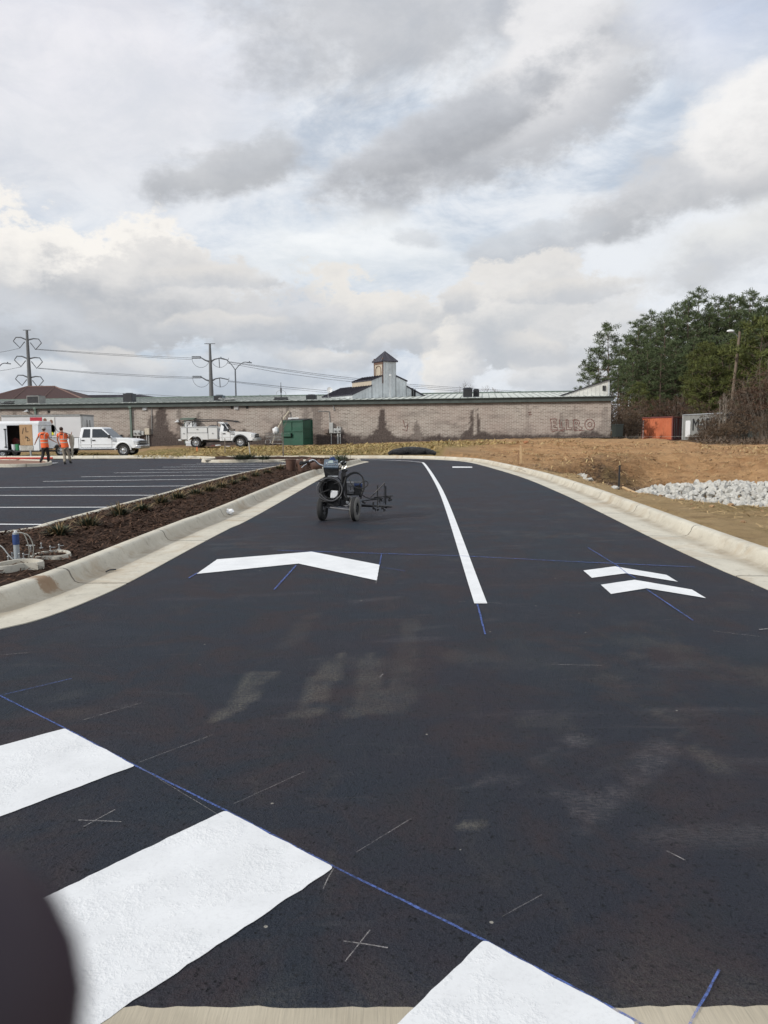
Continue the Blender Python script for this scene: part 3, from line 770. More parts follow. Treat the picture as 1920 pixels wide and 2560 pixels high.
# straw lying on the bank
NS = 9000
sx = rs.uniform(-22, 8, NS); sy = rs.uniform(46, 56, NS); k = (sx > -15) | (sy > 51.5); sx, sy = sx[k], sy[k]
sz = terrain_z(sx, sy) + .03
sv_, sf_ = blades(len(sx), np.stack([sx, sy, sz], 1), rs.uniform(.15, .5, len(sx)), rs.uniform(.02, .05, len(sx)), .7, rs)
n = NT('straw'); M_STRAW = n.out(n.mix(n.ramp(n.noise(1.3, 5, .7), .42, .6), (.50, .37, .17), n.mix(n.ramp(n.noise(3, 3), .4, .6), (.30, .20, .09), (.14, .16, .05))), .9, 0, None, .15)
tag(npmesh('straw_cover', sv_, sf_, M_STRAW), kind='stuff', label='yellow straw and thin grass spread over the low bank before the brick building', cat='straw')
NS = 9000
sx = 4.9 + rs.rand(NS) ** 1.2 * 9; sy = 6 + rs.rand(NS) ** 1.3 * 28; sz = terrain_z(sx, sy) + .01
k = (sx > 5.25) & (fbm(sx, sy, .9, 31) > .42); sx, sy, sz = sx[k], sy[k], sz[k]
sv_, sf_ = blades(len(sx), np.stack([sx, sy, sz], 1), rs.uniform(.04, .2, len(sx)), rs.uniform(.005, .014, len(sx)), .5, rs)
tag(npmesh('straw_litter', sv_, sf_, simple('dry_straw', (.47, .33, .16), .9, var=.4, scale=3)), kind='stuff', label='loose dry straw littering the tan soil beyond the right kerb', cat='straw')
# dry weeds and straw tufts
NW = 15000
wx_ = 5.4 + rs.rand(NW) ** .9 * 18; wy_ = 9 + rs.rand(NW) * 42; k = (fbm(wx_, wy_ * .7, .55, 71) > .53) & (wx_ / wy_ < .56)
k &= ~((wx_ > 6.2) & (wy_ > 17) & (wy_ < 26.5)); wx_, wy_ = wx_[k], wy_[k]
wv, wf = blades(len(wx_), np.stack([wx_, wy_, terrain_z(wx_, wy_) + .03], 1), rs.uniform(.05, .22, len(wx_)) * (1 + wy_ / 50), rs.uniform(.006, .016, len(wx_)) * (1 + wy_ / 25), .75, rs)
n = NT('weed_straw'); M_WEED = n.out(n.mix(n.ramp(n.noise(1.1, 4, .7), .42, .6), (.50, .37, .19), (.20, .135, .075)), .95, 0, None, .1)
tag(npmesh('dry_weeds', wv, wf, M_WEED), kind='stuff', label='patches of dry weeds and straw on the graded clay bank', cat='weeds')
# clods of clay
b = MB(); rr_ = random.Random(5)
for i in range(1700):
    x, y = 5.3 + rr_.random() ** 1.4 * 16, 6 + rr_.random() ** .8 * 42
    s_ = rr_.uniform(.010, .05) * rr_.random() * (1 + y / 40) + .006; b.ball((x, y, TZ(x, y) + s_ * .2), (s_, s_ * rr_.uniform(.6, 1), s_ * .6), ICO1, .5, i)
tag(b.build('soil_clods', simple('clod', (.27, .17, .09), .95, var=.35, scale=2)), kind='stuff', label='small clods of tan and orange clay scattered on the bare ground', cat='soil')

# ------------------------------------------------------------------ riprap
n = NT('riprap'); M_ROCK = n.out(n.mix(n.ramp(n.noise(2.5, 6, .65), .3, .7), (.33, .32, .295), (.60, .59, .55)), .85, 0, n.bump(n.noise(14, 5, .7), .5, .03), .25)
rocks = []
for k in range(7):
    bm = bmesh.new(); rr_ = random.Random(k)
    for _ in range(13):
        v = Vector((rr_.gauss(0, 1), rr_.gauss(0, 1), rr_.gauss(0, 1))).normalized(); bm.verts.new((v.x, v.y * .8, v.z * .65))
    r_ = bmesh.ops.convex_hull(bm, input=bm.verts)
    me = bpy.data.meshes.new('rock'); bm.to_mesh(me); bm.free(); me.materials.append(M_ROCK); rocks.append(me)
front = [P(u, v, -.35) for u, v in ((1592, 1219), (1640, 1232), (1690, 1252), (1740, 1264), (1800, 1266), (1870, 1266), (1960, 1268))]
cand = []; rr_ = random.Random(11)
def rock_top(x, y):
    z = TZ(x, y); d = max(0, min(1, (x - 5.9) / 4)); return z + .14 * d
placed = []; cells = {}
for _ in range(16000):
    x = rr_.uniform(6.0, 16); y = rr_.uniform(16.5, 27.5)
    fy = None
    for a, b_ in zip(front[:-1], front[1:]):
        if a.x <= x <= b_.x: fy = a.y + (b_.y - a.y) * (x - a.x) / (b_.x - a.x)
    if fy is None: fy = front[-1].y if x > front[-1].x else 99
    if x < 7.2: fy = max(fy, 20)
    back = 21.5 + min(4.5, (x - 6) * 1.1)
    if y < fy or y > back: continue
    s_ = rr_.uniform(.065, .145)
    cx_, cy_ = int(x / .3), int(y / .3)
    if any((x - q[0]) ** 2 + (y - q[1]) ** 2 < (.78 * (s_ + q[2])) ** 2 for a_ in (-1, 0, 1) for b__ in (-1, 0, 1) for q in cells.get((cx_ + a_, cy_ + b__), ())): continue
    placed.append((x, y, s_)); cells.setdefault((cx_, cy_), []).append((x, y, s_))
mid = lambda x, y: .48 * math.exp(-((x - 11.2) / 3.6) ** 2 - ((y - 22.5) / 3.2) ** 2)
placed.sort(key=lambda q: -q[2] / q[1] - (1 if (q[0] / q[1] < .52) else 0))
rb = MB()
for i, (x, y, s_) in enumerate(placed):
    z = rock_top(x, y) + mid(x, y); me = rocks[i % 7]; rot = Euler((rr_.uniform(0, 6), rr_.uniform(0, 6), rr_.uniform(0, 6)))
    if i < 300:
        o = bpy.data.objects.new('riprap_rock', me); COL.objects.link(o); o.location = (x, y, z); o.rotation_euler = rot; o.scale = (s_ * 1.25,) * 3
        tag(o, 'pale grey angular rock in the riprap pile at the right of the drive', 'rock', 'riprap rocks in the pile beyond the right kerb')
    else:
        m_ = Matrix.Translation((x, y, z)) @ rot.to_matrix().to_4x4() @ Matrix.Scale(s_ * 1.25, 4)
        rb.add([m_ @ v.co for v in me.vertices], [list(p.vertices) for p in me.polygons])
# bed of smaller stone between them
for i in range(1500):
    x, y, s0 = placed[rr_.randrange(len(placed))]; x += rr_.uniform(-.3, .3); y += rr_.uniform(-.2, .3); s_ = rr_.uniform(.05, .11)
    rb.ball((x, y, rock_top(x, y) + mid(x, y) - .04), (s_, s_ * .8, s_ * .7), ICO1, .5, i)
rb.build('riprap_fill', M_ROCK); tag(bpy.data.objects['riprap_fill'], kind='stuff', label='smaller pale stone packed between the riprap rocks', cat='rocks')
print('rocks', len(placed))
for i, (u, v) in enumerate(((1452, 1192), (1458, 1195), (1465, 1199), (1474, 1201))):
    p = P(u, v, .1); o = bpy.data.objects.new('loose_rock', rocks[i]); COL.objects.link(o); o.location = (p.x, p.y, TZ(p.x, p.y) + .05); o.scale = (.12, .12, .12); o.rotation_euler = (i, i * 2, i)
    tag(o, 'pale stone in the little heap of loose rubble left of the black stake', 'rock', 'loose stones of the small heap')
# ------------------------------------------------------------------ brick building
WR = Vector((0, 64.0, 0)); WR.x = Q(1527, 1040, 64).x
WLx = Q(0, 1040, 71).x
wdir = Vector((WLx - WR.x, 7.0, 0)).normalized()          # along the wall, right to left
wn = Vector((wdir.y, -wdir.x, 0));
if wn.y > 0: wn = -wn                                     # faces the camera
wang = math.atan2(wdir.y, wdir.x)
def onwall(u, v, off=0.0):
    d = ray(u, v); o = Vector((0, 0, CAMH)); p0 = WR + wn * off
    t = (p0 - o).dot(wn) / d.dot(wn); return o + d * t
def wall_s(u): return (onwall(u, 1040) - WR).dot(wdir)     # metres from the right-hand corner
EAVE = 4.22; WLEN = 66.0
# frame of the building: local x = leftwards in the picture, y = away, z = up
BM = Matrix.Translation(WR) @ Matrix((( wdir.x, -wn.x, 0, 0), (wdir.y, -wn.y, 0, 0), (0, 0, 1, 0), (0, 0, 0, 1)))
n = NT('old_brick')
br = n.t.nodes.new('ShaderNodeTexBrick'); mp = n.t.nodes.new('ShaderNodeMapping')
at = n.t.nodes.new('ShaderNodeAttribute'); at.attribute_name = 'uvw'
n.t.links.new(at.outputs['Vector'], br.inputs['Vector'])
br.inputs['Color1'].default_value = (.205, .175, .15, 1); br.inputs['Color2'].default_value = (.37, .325, .285, 1); br.inputs['Mortar'].default_value = (.50, .465, .42, 1)
br.inputs['Scale'].default_value = 1.0; br.inputs['Brick Width'].default_value = .40; br.inputs['Row Height'].default_value = .118; br.inputs['Mortar Size'].default_value = .024; br.inputs['Mortar Smooth'].default_value = .3; br.inputs['Bias'].default_value = -.1
c = n.mix(n.ramp(n.noise(.35, 5, .6), .35, .65, 0, .4), br.outputs['Color'], (.30, .22, .19))
c = n.mix(n.ramp(n.noise(4, 6, .7), .55, .7, 0, .5), c, (.16, .12, .11))
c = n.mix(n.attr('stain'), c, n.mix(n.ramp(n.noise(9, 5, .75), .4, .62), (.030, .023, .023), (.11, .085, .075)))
M_BRICK = n.out(c, .92, 0, n.bump(br.outputs['Fac'], -.35, .02), .2)
M_GREEN = simple('green_trim', (.062, .078, .072), .55, var=.25, scale=2, dirt=(.03, .035, .03))
M_GREENL = simple('green_downspout', (.115, .155, .13), .5, var=.2, scale=2)
n = NT('galvanised_roof'); M_ROOF = n.out(n.mix(n.ramp(n.noise(1.1, 6, .75, stretch=(3, 1, 1)), .45, .68), (.60, .62, .58), (.27, .29, .26)), .75, 0, None, .2)
M_SIDING = simple('galvanised_siding', (.60, .63, .64), .55, .1, .22, .9, dirt=(.36, .38, .39))
M_DARK = simple('dark_opening', (.012, .012, .013), .8)
M_BLACK = simple('black_metal', (.028, .029, .032), .5, .2)
M_GREYM = simple('grey_metal', (.33, .34, .34), .5, .4, .2, 5)
M_LGREY = simple('light_grey_box', (.42, .43, .42), .55, .1, .12)
M_WHITE = simple('white_vehicle_paint', (.77, .785, .80), .28, var=.02, scale=2)
M_WHITE2 = simple('white_panel', (.66, .67, .68), .5, var=.05, scale=2, dirt=(.5, .49, .46))
M_CHROME = simple('chrome', (.6, .61, .62), .22, .9, .1)
M_GLASS = simple('dark_glass', (.02, .024, .028), .08, var=.2, spec=.9)
M_RUB = simple('tyre_rubber', (.022, .022, .023), .85, var=.2, scale=20)
M_WOOD = simple('bare_wood', (.48, .33, .18), .8, var=.25, scale=8)
def local(B, o):      # parent matrix for a thing at B
    o.matrix_world = B
    return o
bld = thing('brick_building', 'long single storey brown brick building with green fascia and dark stains', 'building'); bld.matrix_world = BM
# walls
zx = nonuni([(0, WLEN, .14)]); zz = np.arange(-.3, EAVE - .30, .14)
a_, b_, f_ = grid(zx, zz)
ramp_top = np.zeros(len(a_)) + b_
st = np.zeros(len(a_))
nz1 = fbm(a_, b_, 1.6, 50); nz2 = fbm(a_ + 9, b_, 5, 55)
baseh = .42 + 1.3 * (fbm(a_, a_ * 0, .35, 57) - .42) + .5 * (nz2 - .5)
basez = .80 - .005 * a_
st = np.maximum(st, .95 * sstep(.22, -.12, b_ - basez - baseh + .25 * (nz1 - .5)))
def plume(u, vtop, hw, k, two=False):
    global st
    s0 = wall_s(u); zt = onwall(u, vtop).z
    h_ = np.clip((zt - b_) / np.maximum(.1, zt - basez), 0, 1.2)
    w = hw * (.35 + .75 * h_ + 1.6 * np.clip(h_ - .62, 0, 1) * 3.5) * (b_ < zt)
    d = np.abs(a_ - s0 + .25 * (nz1 - .5))
    m = sstep(w * 1.1 + .05, w * .8, d + .9 * (nz2 - .5) * (.3 + w))
    if two: m = m * sstep(hw * .10, hw * .35, d + .15 * (nz2 - .5))
    m = m * (b_ < zt + .1)
    st = np.maximum(st, k * m)
for a in ((955, 1025, .55, .92), (1042, 1056, .45, .6), (1187, 1022, .62, .9, True), (790, 1018, .8, .5), (765, 1020, .5, .45), (402, 1020, .9, .9), (380, 1040, .7, .7), (497, 1030, .35, .55), (720, 1014, .25, .6), (690, 1060, 1.0, .6), (1405, 1030, .22, .45),
          (1436, 1012, .15, .35), (1320, 1012, .18, .3), (1512, 1015, .45, .35), (448, 1020, .3, .5), (120, 1020, .3, .5), (35, 1022, .4, .5), (870, 1060, .12, .3)): plume(*a)
st = np.maximum(st, .28 * sstep(.56, .74, fbm(a_ * .5, b_ * 2, 1.3, 61)))
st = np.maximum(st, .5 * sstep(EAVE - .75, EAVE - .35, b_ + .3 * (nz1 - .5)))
def wallmesh(name, f2, parent):
    o = npmesh(name, np.stack([a_, a_ * 0, b_], 1), f2, M_BRICK, parent)
    set_attr(o, 'stain', np.clip(st, 0, 1)); at_ = o.data.attributes.new('uvw', 'FLOAT_VECTOR', 'POINT'); at_.data.foreach_set('vector', np.stack([a_, b_, a_ * 0], 1).astype(np.float32).ravel())
    return o
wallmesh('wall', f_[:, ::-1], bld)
def plainwall(name, q, parent, L, H):
    o = npmesh(name, q, [(0, 1, 2, 3)], M_BRICK, parent); set_attr(o, 'stain', [.25] * 4); at_ = o.data.attributes.new('uvw', 'FLOAT_VECTOR', 'POINT'); at_.data.foreach_set('vector', np.array([[0, 0, 0], [L, 0, 0], [L, H, 0], [0, H, 0]], np.float32).ravel())
plainwall('end_wall', [(0, 0, -.3), (0, 14, -.3), (0, 14, EAVE - .3), (0, 0, EAVE - .3)], bld, 14, 4)
plainwall('end_wall', [(WLEN, 0, -.3), (WLEN, 14, -.3), (WLEN, 14, EAVE - .3), (WLEN, 0, EAVE - .3)], bld, 14, 4)
plainwall('back_wall', [(0, 28, -.3), (WLEN, 28, -.3), (WLEN, 28, EAVE - .3), (0, 28, EAVE - .3)], bld, 66, 4)
b = MB(); b.box((WLEN / 2, -.10, EAVE - .17), (WLEN + .3, .30, .34)); b.box((WLEN / 2, -.17, EAVE + .03), (WLEN + .4, .50, .05)); b.build('fascia', M_GREEN, bld)
# roof with standing ribs, from eave up to the ridge and down again behind
RZ = 5.35; b = MB()
roof_x0 = .2
b.add([(roof_x0, -.2, EAVE + .06), (WLEN, -.2, EAVE + .06), (WLEN, 14, RZ), (roof_x0, 14, RZ), (WLEN, 28, EAVE), (roof_x0, 28, EAVE)], [(0, 1, 2, 3), (3, 2, 4, 5)])
b.build('roof', M_ROOF, bld)
rsr = random.Random(2)
b = MB(); x = roof_x0
while x < WLEN:
    sl = (RZ - EAVE - .06) / 14.2
    w = .05
    b.add([(x, -.22, EAVE + .065), (x + w, -.22, EAVE + .065), (x + w, 14, RZ + .005), (x, 14, RZ + .005), (x, -.22, EAVE + .10), (x + w, -.22, EAVE + .10), (x + w, 14, RZ + .04), (x, 14, RZ + .04)],
          [(4, 5, 6, 7), (0, 1, 5, 4), (0, 4, 7, 3), (1, 2, 6, 5)]); x += .61
b.build('roof_ribs', simple('rib_metal', (.30, .32, .30), .8, 0, .3, 2, spec=.2), bld)
b = MB(); b.box((WLEN / 2, 14, RZ + .06), (WLEN, .5, .10)); b.build('ridge_cap', M_GREENL, bld)
for u in (90.5, 328):
    s_ = wall_s(u); b = MB(); b.box((s_, -.09, 2.1), (.17, .14, 3.9)); b.box((s_, -.16, 3.9), (.26, .2, .2)); b.build('downspout', M_GREENL, bld, bevel=.01)
for (u, v) in ((580, 1019.5), (618, 1019), (122, 1030)):
    p = onwall(u, v); s_ = (p - WR).dot(wdir); b = MB(); b.box((s_, -.02, p.z), (.16, .06, .17)); b.box((s_, -.05, p.z + .1), (.2, .1, .03)); b.build('vent', M_DARK, bld)
for (u, v) in ((591, 1020), (362, 1022)):
    p = onwall(u, v); s_ = (p - WR).dot(wdir); b = MB()
    for k in range(3): b.box((s_, -.07, p.z - .09 + .09 * k), (.34, .10, .04), (R(25), 0, 0))
    b.box((s_, -.015, p.z), (.38, .03, .28)); b.build('louvre_vent', M_WHITE2, bld)
# door under a little canopy behind the service truck
s0 = wall_s(474); p = onwall(474, 1050)
b = MB(); b.box((s0, -.02, 1.75), (1.05, .10, 2.3)); b.build('door_frame', M_GREENL, bld)
b = MB(); b.box((s0, -.08, 1.70), (.86, .05, 2.1)); d_ = b.build('door', M_WHITE2, bld)
MB().box((s0 - .34, -.13, 1.6), (.05, .08, .12)).build('handle', M_GREYM, d_)
b = MB(); b.box((s0, -.35, p.z + .12), (1.25, .75, .07), (R(8), 0, 0)); b.box((s0, -.70, p.z + .06), (1.25, .03, .12)); b.build('door_canopy', M_GREENL, bld)
p = onwall(762, 1059 - 2); 
p = onwall(737, 1047); s1 = (p - WR).dot(wdir)
b = MB(); b.box((s1, -.25, p.z), (.95, .5, .08)); b.box((s1, -.49, p.z + .02), (.95, .03, .15)); b.build('wall_canopy', M_WHITE2, bld)
def wall_lamp(u, v):
    p = onwall(u, v); s_ = (p - WR).dot(wdir); b = MB()
    b.box((s_, -.05, p.z + .1), (.18, .12, .12)); b.lathe([(.02, 0), (.10, -.02), (.24, -.10), (.23, -.12), (.08, -.10), (.01, -.1)], (s_, -.22, p.z + .06)); b.ball((s_, -.22, p.z - .06), .06); b.tube([(s_, -.04, p.z + .1), (s_, -.14, p.z + .14), (s_, -.22, p.z + .08)], .02)
    b.build('wall_lamp', M_WHITE2, bld)
wall_lamp(445, 1054); wall_lamp(69, 1028)
# conduits on the face
b = MB(); pts = [onwall(u, v, .04) for u, v in ((795, 1028), (823, 1028.5), (825, 1055))]
b.tube([BM.inverted() @ p for p in pts], .03)
b.tube([BM.inverted() @ onwall(u, v, .04) for u, v in ((379, 1022), (380, 1085))], .025)
b.tube([BM.inverted() @ onwall(u, v, .04) for u, v in ((833, 1014), (836, 1026))], .04)
b.build('conduit', M_GREYM, bld)
# wall-mounted electrical boxes
def ebox(u0, v0, u1, v1, name, mat, dials=0, depth=.22):
    A, B = onwall(u0, v0), onwall(u1, v1); s0, s1 = (A - WR).dot(wdir), (B - WR).dot(wdir); z0, z1 = B.z, A.z
    b = MB(); b.box(((s0 + s1) / 2, -depth / 2, (z0 + z1) / 2), (abs(s0 - s1), depth, z1 - z0)); b.box(((s0 + s1) / 2, -depth - .01, (z0 + z1) / 2), (abs(s0 - s1) * .9, .02, (z1 - z0) * .92))
    o = b.build(name, mat, bld, bevel=.012)
    for k in range(dials):
        b = MB(); s_ = s0 + (s1 - s0) * (.22 + .56 * k / max(1, dials - 1)); b.lathe([(0, -.02), (.085, -.02), (.085, -.10), (.05, -.15), (0, -.15)], (s_, -depth, (z0 + z1) / 2), 'y', 12); b.build('meter', M_GREYM, o)
    return o
ebox(824, 1057, 834, 1083, 'switch_box', M_LGREY); ebox(835, 1071, 853.5, 1083, 'meter_box', M_LGREY, 2); ebox(813, 1073, 822, 1083, 'junction_box', simple('brown_box', (.17, .13, .11), .7))
ebox(336, 1076, 354, 1090, 'meter_box', M_LGREY, 2); ebox(364, 1071, 376, 1087, 'switch_box', simple('beige_box', (.5, .45, .36), .6)); ebox(356, 1078, 362, 1088, 'junction_box', M_LGREY)
b = MB()
for u, r_ in ((828, .035), (844.5, .075), (850.5, .05), (340, .04), (347, .04), (366, .05), (371, .04)):
    s_ = wall_s(u); b.cyl((s_, -.10, .3), (s_, -.10, 2.0 if u > 800 else 1.85), r_)
b.build('riser_pipes', M_LGREY, bld)
# graffiti in thin red outline letters
M_GRAF = simple('red_spray', (.23, .095, .085), .9, var=.35, scale=8)
G5 = lambda x, y: BM.inverted() @ onwall(1160 + x / 4.1475, 900 + y / 4.1475, .025)
gl = [[(893, 612), (960, 610), (958, 632), (925, 634), (926, 652), (955, 652), (955, 672), (928, 674), (930, 696), (965, 695), (966, 722), (902, 724), (903, 650), (893, 612)],
      [(990, 612), (992, 700), (1040, 702), (1042, 724), (1000, 724)], [(1010, 640), (1012, 690)], [(1058, 618), (1060, 722), (1115, 720), (1114, 700), (1080, 698), (1078, 620), (1058, 618)],
      [(1135, 618), (1140, 722), (1160, 722), (1158, 690), (1205, 728), (1228, 700), (1185, 680), (1198, 650), (1185, 625), (1135, 618)], [(1155, 640), (1175, 645), (1172, 662), (1155, 664), (1155, 640)],
      [(905, 745), (965, 732), (1040, 738)], [(1140, 734), (1245, 730)]]
b = MB()
for l in gl: b.tube([G5(*p) for p in l], .020, 4)
for r_ in (50, 20): b.tube([G5(1303 + r_ * math.cos(t * math.pi / 12), 668 + r_ * 1.15 * math.sin(t * math.pi / 12)) for t in range(24)], .020, 4, True)
b.tube([G5(*p) for p in ((660, 545), (690, 535), (672, 570), (705, 560))], .018, 4)
b.build('graffiti_lettering', M_GRAF, bld)
b = MB(); b.tube([BM.inverted() @ onwall(*p, .025) for p in ((1008, 1050), (1012, 1068), (1020, 1060), (1016, 1078), (1006, 1074))], .02, 4); b.build('graffiti_scrawl', M_GRAF, bld)
# narrow concrete footing strip at the right end
c0 = BM @ Vector((-2, -1.6, 0)); 
flat('loading_path', [[(BM @ Vector((6, -.05, 0))), (BM @ Vector((-7, -.05, 0))), (BM @ Vector((-7, -1.2, 0))), (BM @ Vector((4, -1.0, 0)))]], .92, M_KERB2)

# ------------------------------------------------------------------ rooftop units
def roofz(y): return EAVE + .06 + (y + .2) * (RZ - EAVE - .06) / 14.2
def roof_pt(u, v_bottom):
    """where a ray meets the front roof plane, in building coordinates"""
    iv = BM.inverted(); o = iv @ Vector((0, 0, CAMH)); d = (iv.to_3x3() @ ray(u, v_bottom))
    k = (RZ - EAVE - .06) / 14.2; t = (EAVE + .06 + k * (o.y + .2) - o.z) / (d.z - k * d.y)
    p = o + d * t; p.y = min(13, max(.4, p.y)); return p
def hvac(u0, u1, v0, label, mat, group=None, y=2.0):
    iv = BM.inverted(); A = onwall(u0, v0, -y); B = onwall(u1, v0, -y); s0 = (A - WR).dot(wdir); s1 = (B - WR).dot(wdir); zt = A.z; w = abs(s0 - s1); zb = roofz(y) - .02
    t = thing('air_conditioner', label, 'air conditioner', BM @ Vector(((s0 + s1) / 2, y, zb)), 0, group); t.rotation_euler = (0, 0, wang)
    # rotation: local x along the wall
    h = zt - zb
    b = MB(); b.box((0, 0, h / 2), (w, w * .95, h)); b.build('casing', mat, t, bevel=.02)
    b = MB()
    for k in range(9): b.box((0, w * .475 + .012, h * (.14 + .09 * k)), (w * .88, .02, .022))
    b.box((0, w * .475 + .006, h * .5), (w * .9, .01, h * .8)); b.build('grille', M_BLACK, t)
    b = MB(); b.lathe([(w * .38, 0), (w * .38, .06), (w * .35, .06), (.05, .04), (0, .04)], (0, 0, h), n=18); b.build('fan_guard', M_BLACK, t)
    b = MB(); b.box((0, 0, -.04), (w * 1.1, w, .14)); b.build('curb', M_GREYM, t)
    return t
M_DBLUE = simple('dark_blue_grey_case', (.022, .026, .036), .45, .2, .15)
hvac(75, 105, 990, 'weathered grey rooftop air conditioner at the left end of the roof', simple('old_grey_case', (.22, .22, .21), .6, .2, .25), y=1.0)
hvac(312, 335, 984.5, 'tall black rooftop air conditioner above the service meters', M_DBLUE, y=1.2)
hvac(537, 560, 989, 'faded blue grey rooftop unit right of the big power pole', simple('faded_blue_case', (.085, .12, .145), .6, .1, .2), y=1.2)
hvac(767, 790, 988, 'small black rooftop air conditioner above the green dumpster', M_DBLUE, y=1.2)
hvac(1158, 1181, 971, 'larger of the two dark rooftop air conditioners standing side by side', M_DBLUE, y=1.5)
hvac(1183, 1198, 974, 'smaller dark rooftop air conditioner on the right of the pair', M_DBLUE, y=2.4)
# antenna mast on its bracket
A = BM @ Vector((wall_s(698), .8, roofz(.8))); t = thing('antenna_mast', 'thin dark antenna mast on a low bracket frame on the roof', 'antenna', A, wang)
zt = Q(698, 956, A.y).z - A.z
MB().cyl((0, 0, 0), (0, 0, zt), .05, .02).build('mast', M_BLACK, t); MB().cyl((0, 0, zt * .42), (0, 0, zt * .68), .07).build('antenna_body', M_BLACK, t)
b = MB(); b.box((0, 0, .16), (1.15, .4, .22)); b.box((0, 0, .05), (1.3, .6, .06)); b.build('bracket_base', M_BLACK, t)
b = MB(); b.tube([(-.5, 0, .3), (-.38, 0, .75), (0, 0, .95), (.38, 0, .75), (.5, 0, .3)], .02); b.build('hoop', M_GREYM, t)
A = BM @ Vector((wall_s(819), .6, roofz(.6))); t = thing('satellite_dish', 'small satellite dish on a crooked stalk at the roof edge left of the cupola', 'satellite dish', A, wang)
MB().tube([(0, 0, 0), (.05, 0, .45), (-.08, 0, .75)], .03).build('stalk', M_GREYM, t)
MB().lathe([(0, 0), (.1, .01), (.2, .05), (.24, .09), (.2, .07), (0, .02)], (-.1, -.05, .85), 'y').build('dish', M_WHITE2, t)
# junk and pipes on the roof
for (u, v, lb) in ((565, 1003, 'low coil of hose and scrap beside the blue grey rooftop unit'), (14, 1010, 'dark rag and cable bundle lying at the far left roof edge')):
    A = BM @ Vector((wall_s(u), .5, roofz(.5))); b = MB(); rr_ = random.Random(int(u))
    for k in range(5): b.tube([(rr_.uniform(-.8, .8), rr_.uniform(-.2, .3), rr_.uniform(0, .3)) for _ in range(5)], .035)
    o = b.build('scrap_bundle', M_GREYM if u > 100 else M_BLACK); o.location = A; o.rotation_euler.z = wang; tag(o, lb, 'scrap')

# ------------------------------------------------------------------ metal-clad building with the cupola
def ribbed(b, p0, p1, z0, z1, out, pitch=.30, d=.03):
    """vertical ribs on a wall between two plan points; z0/z1 functions of t"""
    p0 = Vector(p0); p1 = Vector(p1); L = (p1 - p0).length; n_ = max(1, int(L / pitch)); out = Vector(out); t_ = (p1 - p0).normalized()
    for i in range(n_ + 1):
        k = i / n_ ; p = p0.lerp(p1, k); za, zb = z0(k), z1(k)
        if zb - za < .05: continue
        w = .03; q = [p - t_ * w, p - t_ * w + out * d, p + t_ * w + out * d, p + t_ * w]
        b.add([(x.x, x.y, za) for x in q] + [(x.x, x.y, zb) for x in q], [(0, 1, 5, 4), (1, 2, 6, 5), (2, 3, 7, 6), (4, 5, 6, 7)])
TB = Q(973.5, 1000, 71.0); TB.z = 0
SCL = 71 / 75
ct = thing('cupola_building', 'metal clad building with stepped gable and dark pyramid roofed cupola', 'building', (TB.x, TB.y, 0), R(32))
# local: x along the facade (right in the picture), y away
zT, zA, z2m, z2e, z1m, z1e = [CAMH + (z - 1.5) * SCL for z in (8.2, 9.28, 6.83, 6.39, 5.87, 4.98)]
h0, h1, h2 = .75 * SCL, 1.97 * SCL, 4.05 * SCL
M_BEIGE = simple('beige_panel', (.42, .36, .28), .75, var=.12, scale=2)
M_DROOF = simple('dark_seam_roof', (.045, .042, .055), .45, .2, .3, 2)
M_RUST = simple('brown_trim', (.14, .08, .06), .7)
d0, d1, d2 = 1.5 * SCL, 2.0 * SCL + 1.6, 4.0 * SCL + 2.0
b = MB(); b.prism([(-h2, 0), (h2, 0), (h2, z1e), (h1, z1m), (h1, z2e), (h0, z2m), (h0, zT), (-h0, zT), (-h0, z2m), (-h1, z2e), (-h1, z1m), (-h2, z1e)], 0, .12, 'y'); b.build('gable_wall', M_SIDING, ct)
b = MB()
ribbed(b, (-h2, 0, 0), (-h1, 0, 0), lambda t: 2, lambda t: z1e + (z1m - z1e) * t, (0, -1, 0)); ribbed(b, (-h1, 0, 0), (-h0, 0, 0), lambda t: 2, lambda t: z2e + (z2m - z2e) * t, (0, -1, 0))
ribbed(b, (-h0, 0, 0), (h0, 0, 0), lambda t: 2, lambda t: zT, (0, -1, 0)); ribbed(b, (h0, 0, 0), (h1, 0, 0), lambda t: 2, lambda t: z2m + (z2e - z2m) * t, (0, -1, 0)); ribbed(b, (h1, 0, 0), (h2, 0, 0), lambda t: 2, lambda t: z1m + (z1e - z1m) * t, (0, -1, 0))
b.build('siding_ribs', M_SIDING, ct)
b = MB(); b.box((-h2 + 0, d2 / 2, z1e / 2), (.1, d2, z1e)); ribbed(b, (-h2 - .05, 0, 0), (-h2 - .05, d2, 0), lambda t: 2, lambda t: z1e, (-1, 0, 0)); b.box((h2, d2 / 2, z1e / 2), (.1, d2, z1e)); b.box((0, d2, z1e / 2), (2 * h2, .1, z1e)); b.build('side_wall', M_SIDING, ct)
def slab(b, xa, za, xb, zb, y0, y1, th=.07):
    b.add([(xa, y0, za), (xb, y0, zb), (xb, y1, zb), (xa, y1, za), (xa, y0, za + th), (xb, y0, zb + th), (xb, y1, zb + th), (xa, y1, za + th)], [(0, 1, 2, 3), (4, 5, 6, 7), (0, 1, 5, 4), (1, 2, 6, 5), (2, 3, 7, 6), (3, 0, 4, 7)])
    n_ = int((y1 - y0) / .42)
    for i in range(n_ + 1):
        y = y0 + (y1 - y0) * i / n_; b.add([(xa, y - .015, za + th), (xb, y - .015, zb + th), (xb, y + .015, zb + th), (xa, y + .015, za + th), (xa, y - .015, za + th + .06), (xb, y - .015, zb + th + .06), (xb, y + .015, zb + th + .06), (xa, y + .015, za + th + .06)], [(4, 5, 6, 7), (0, 1, 5, 4), (3, 2, 6, 7)])
b = MB()
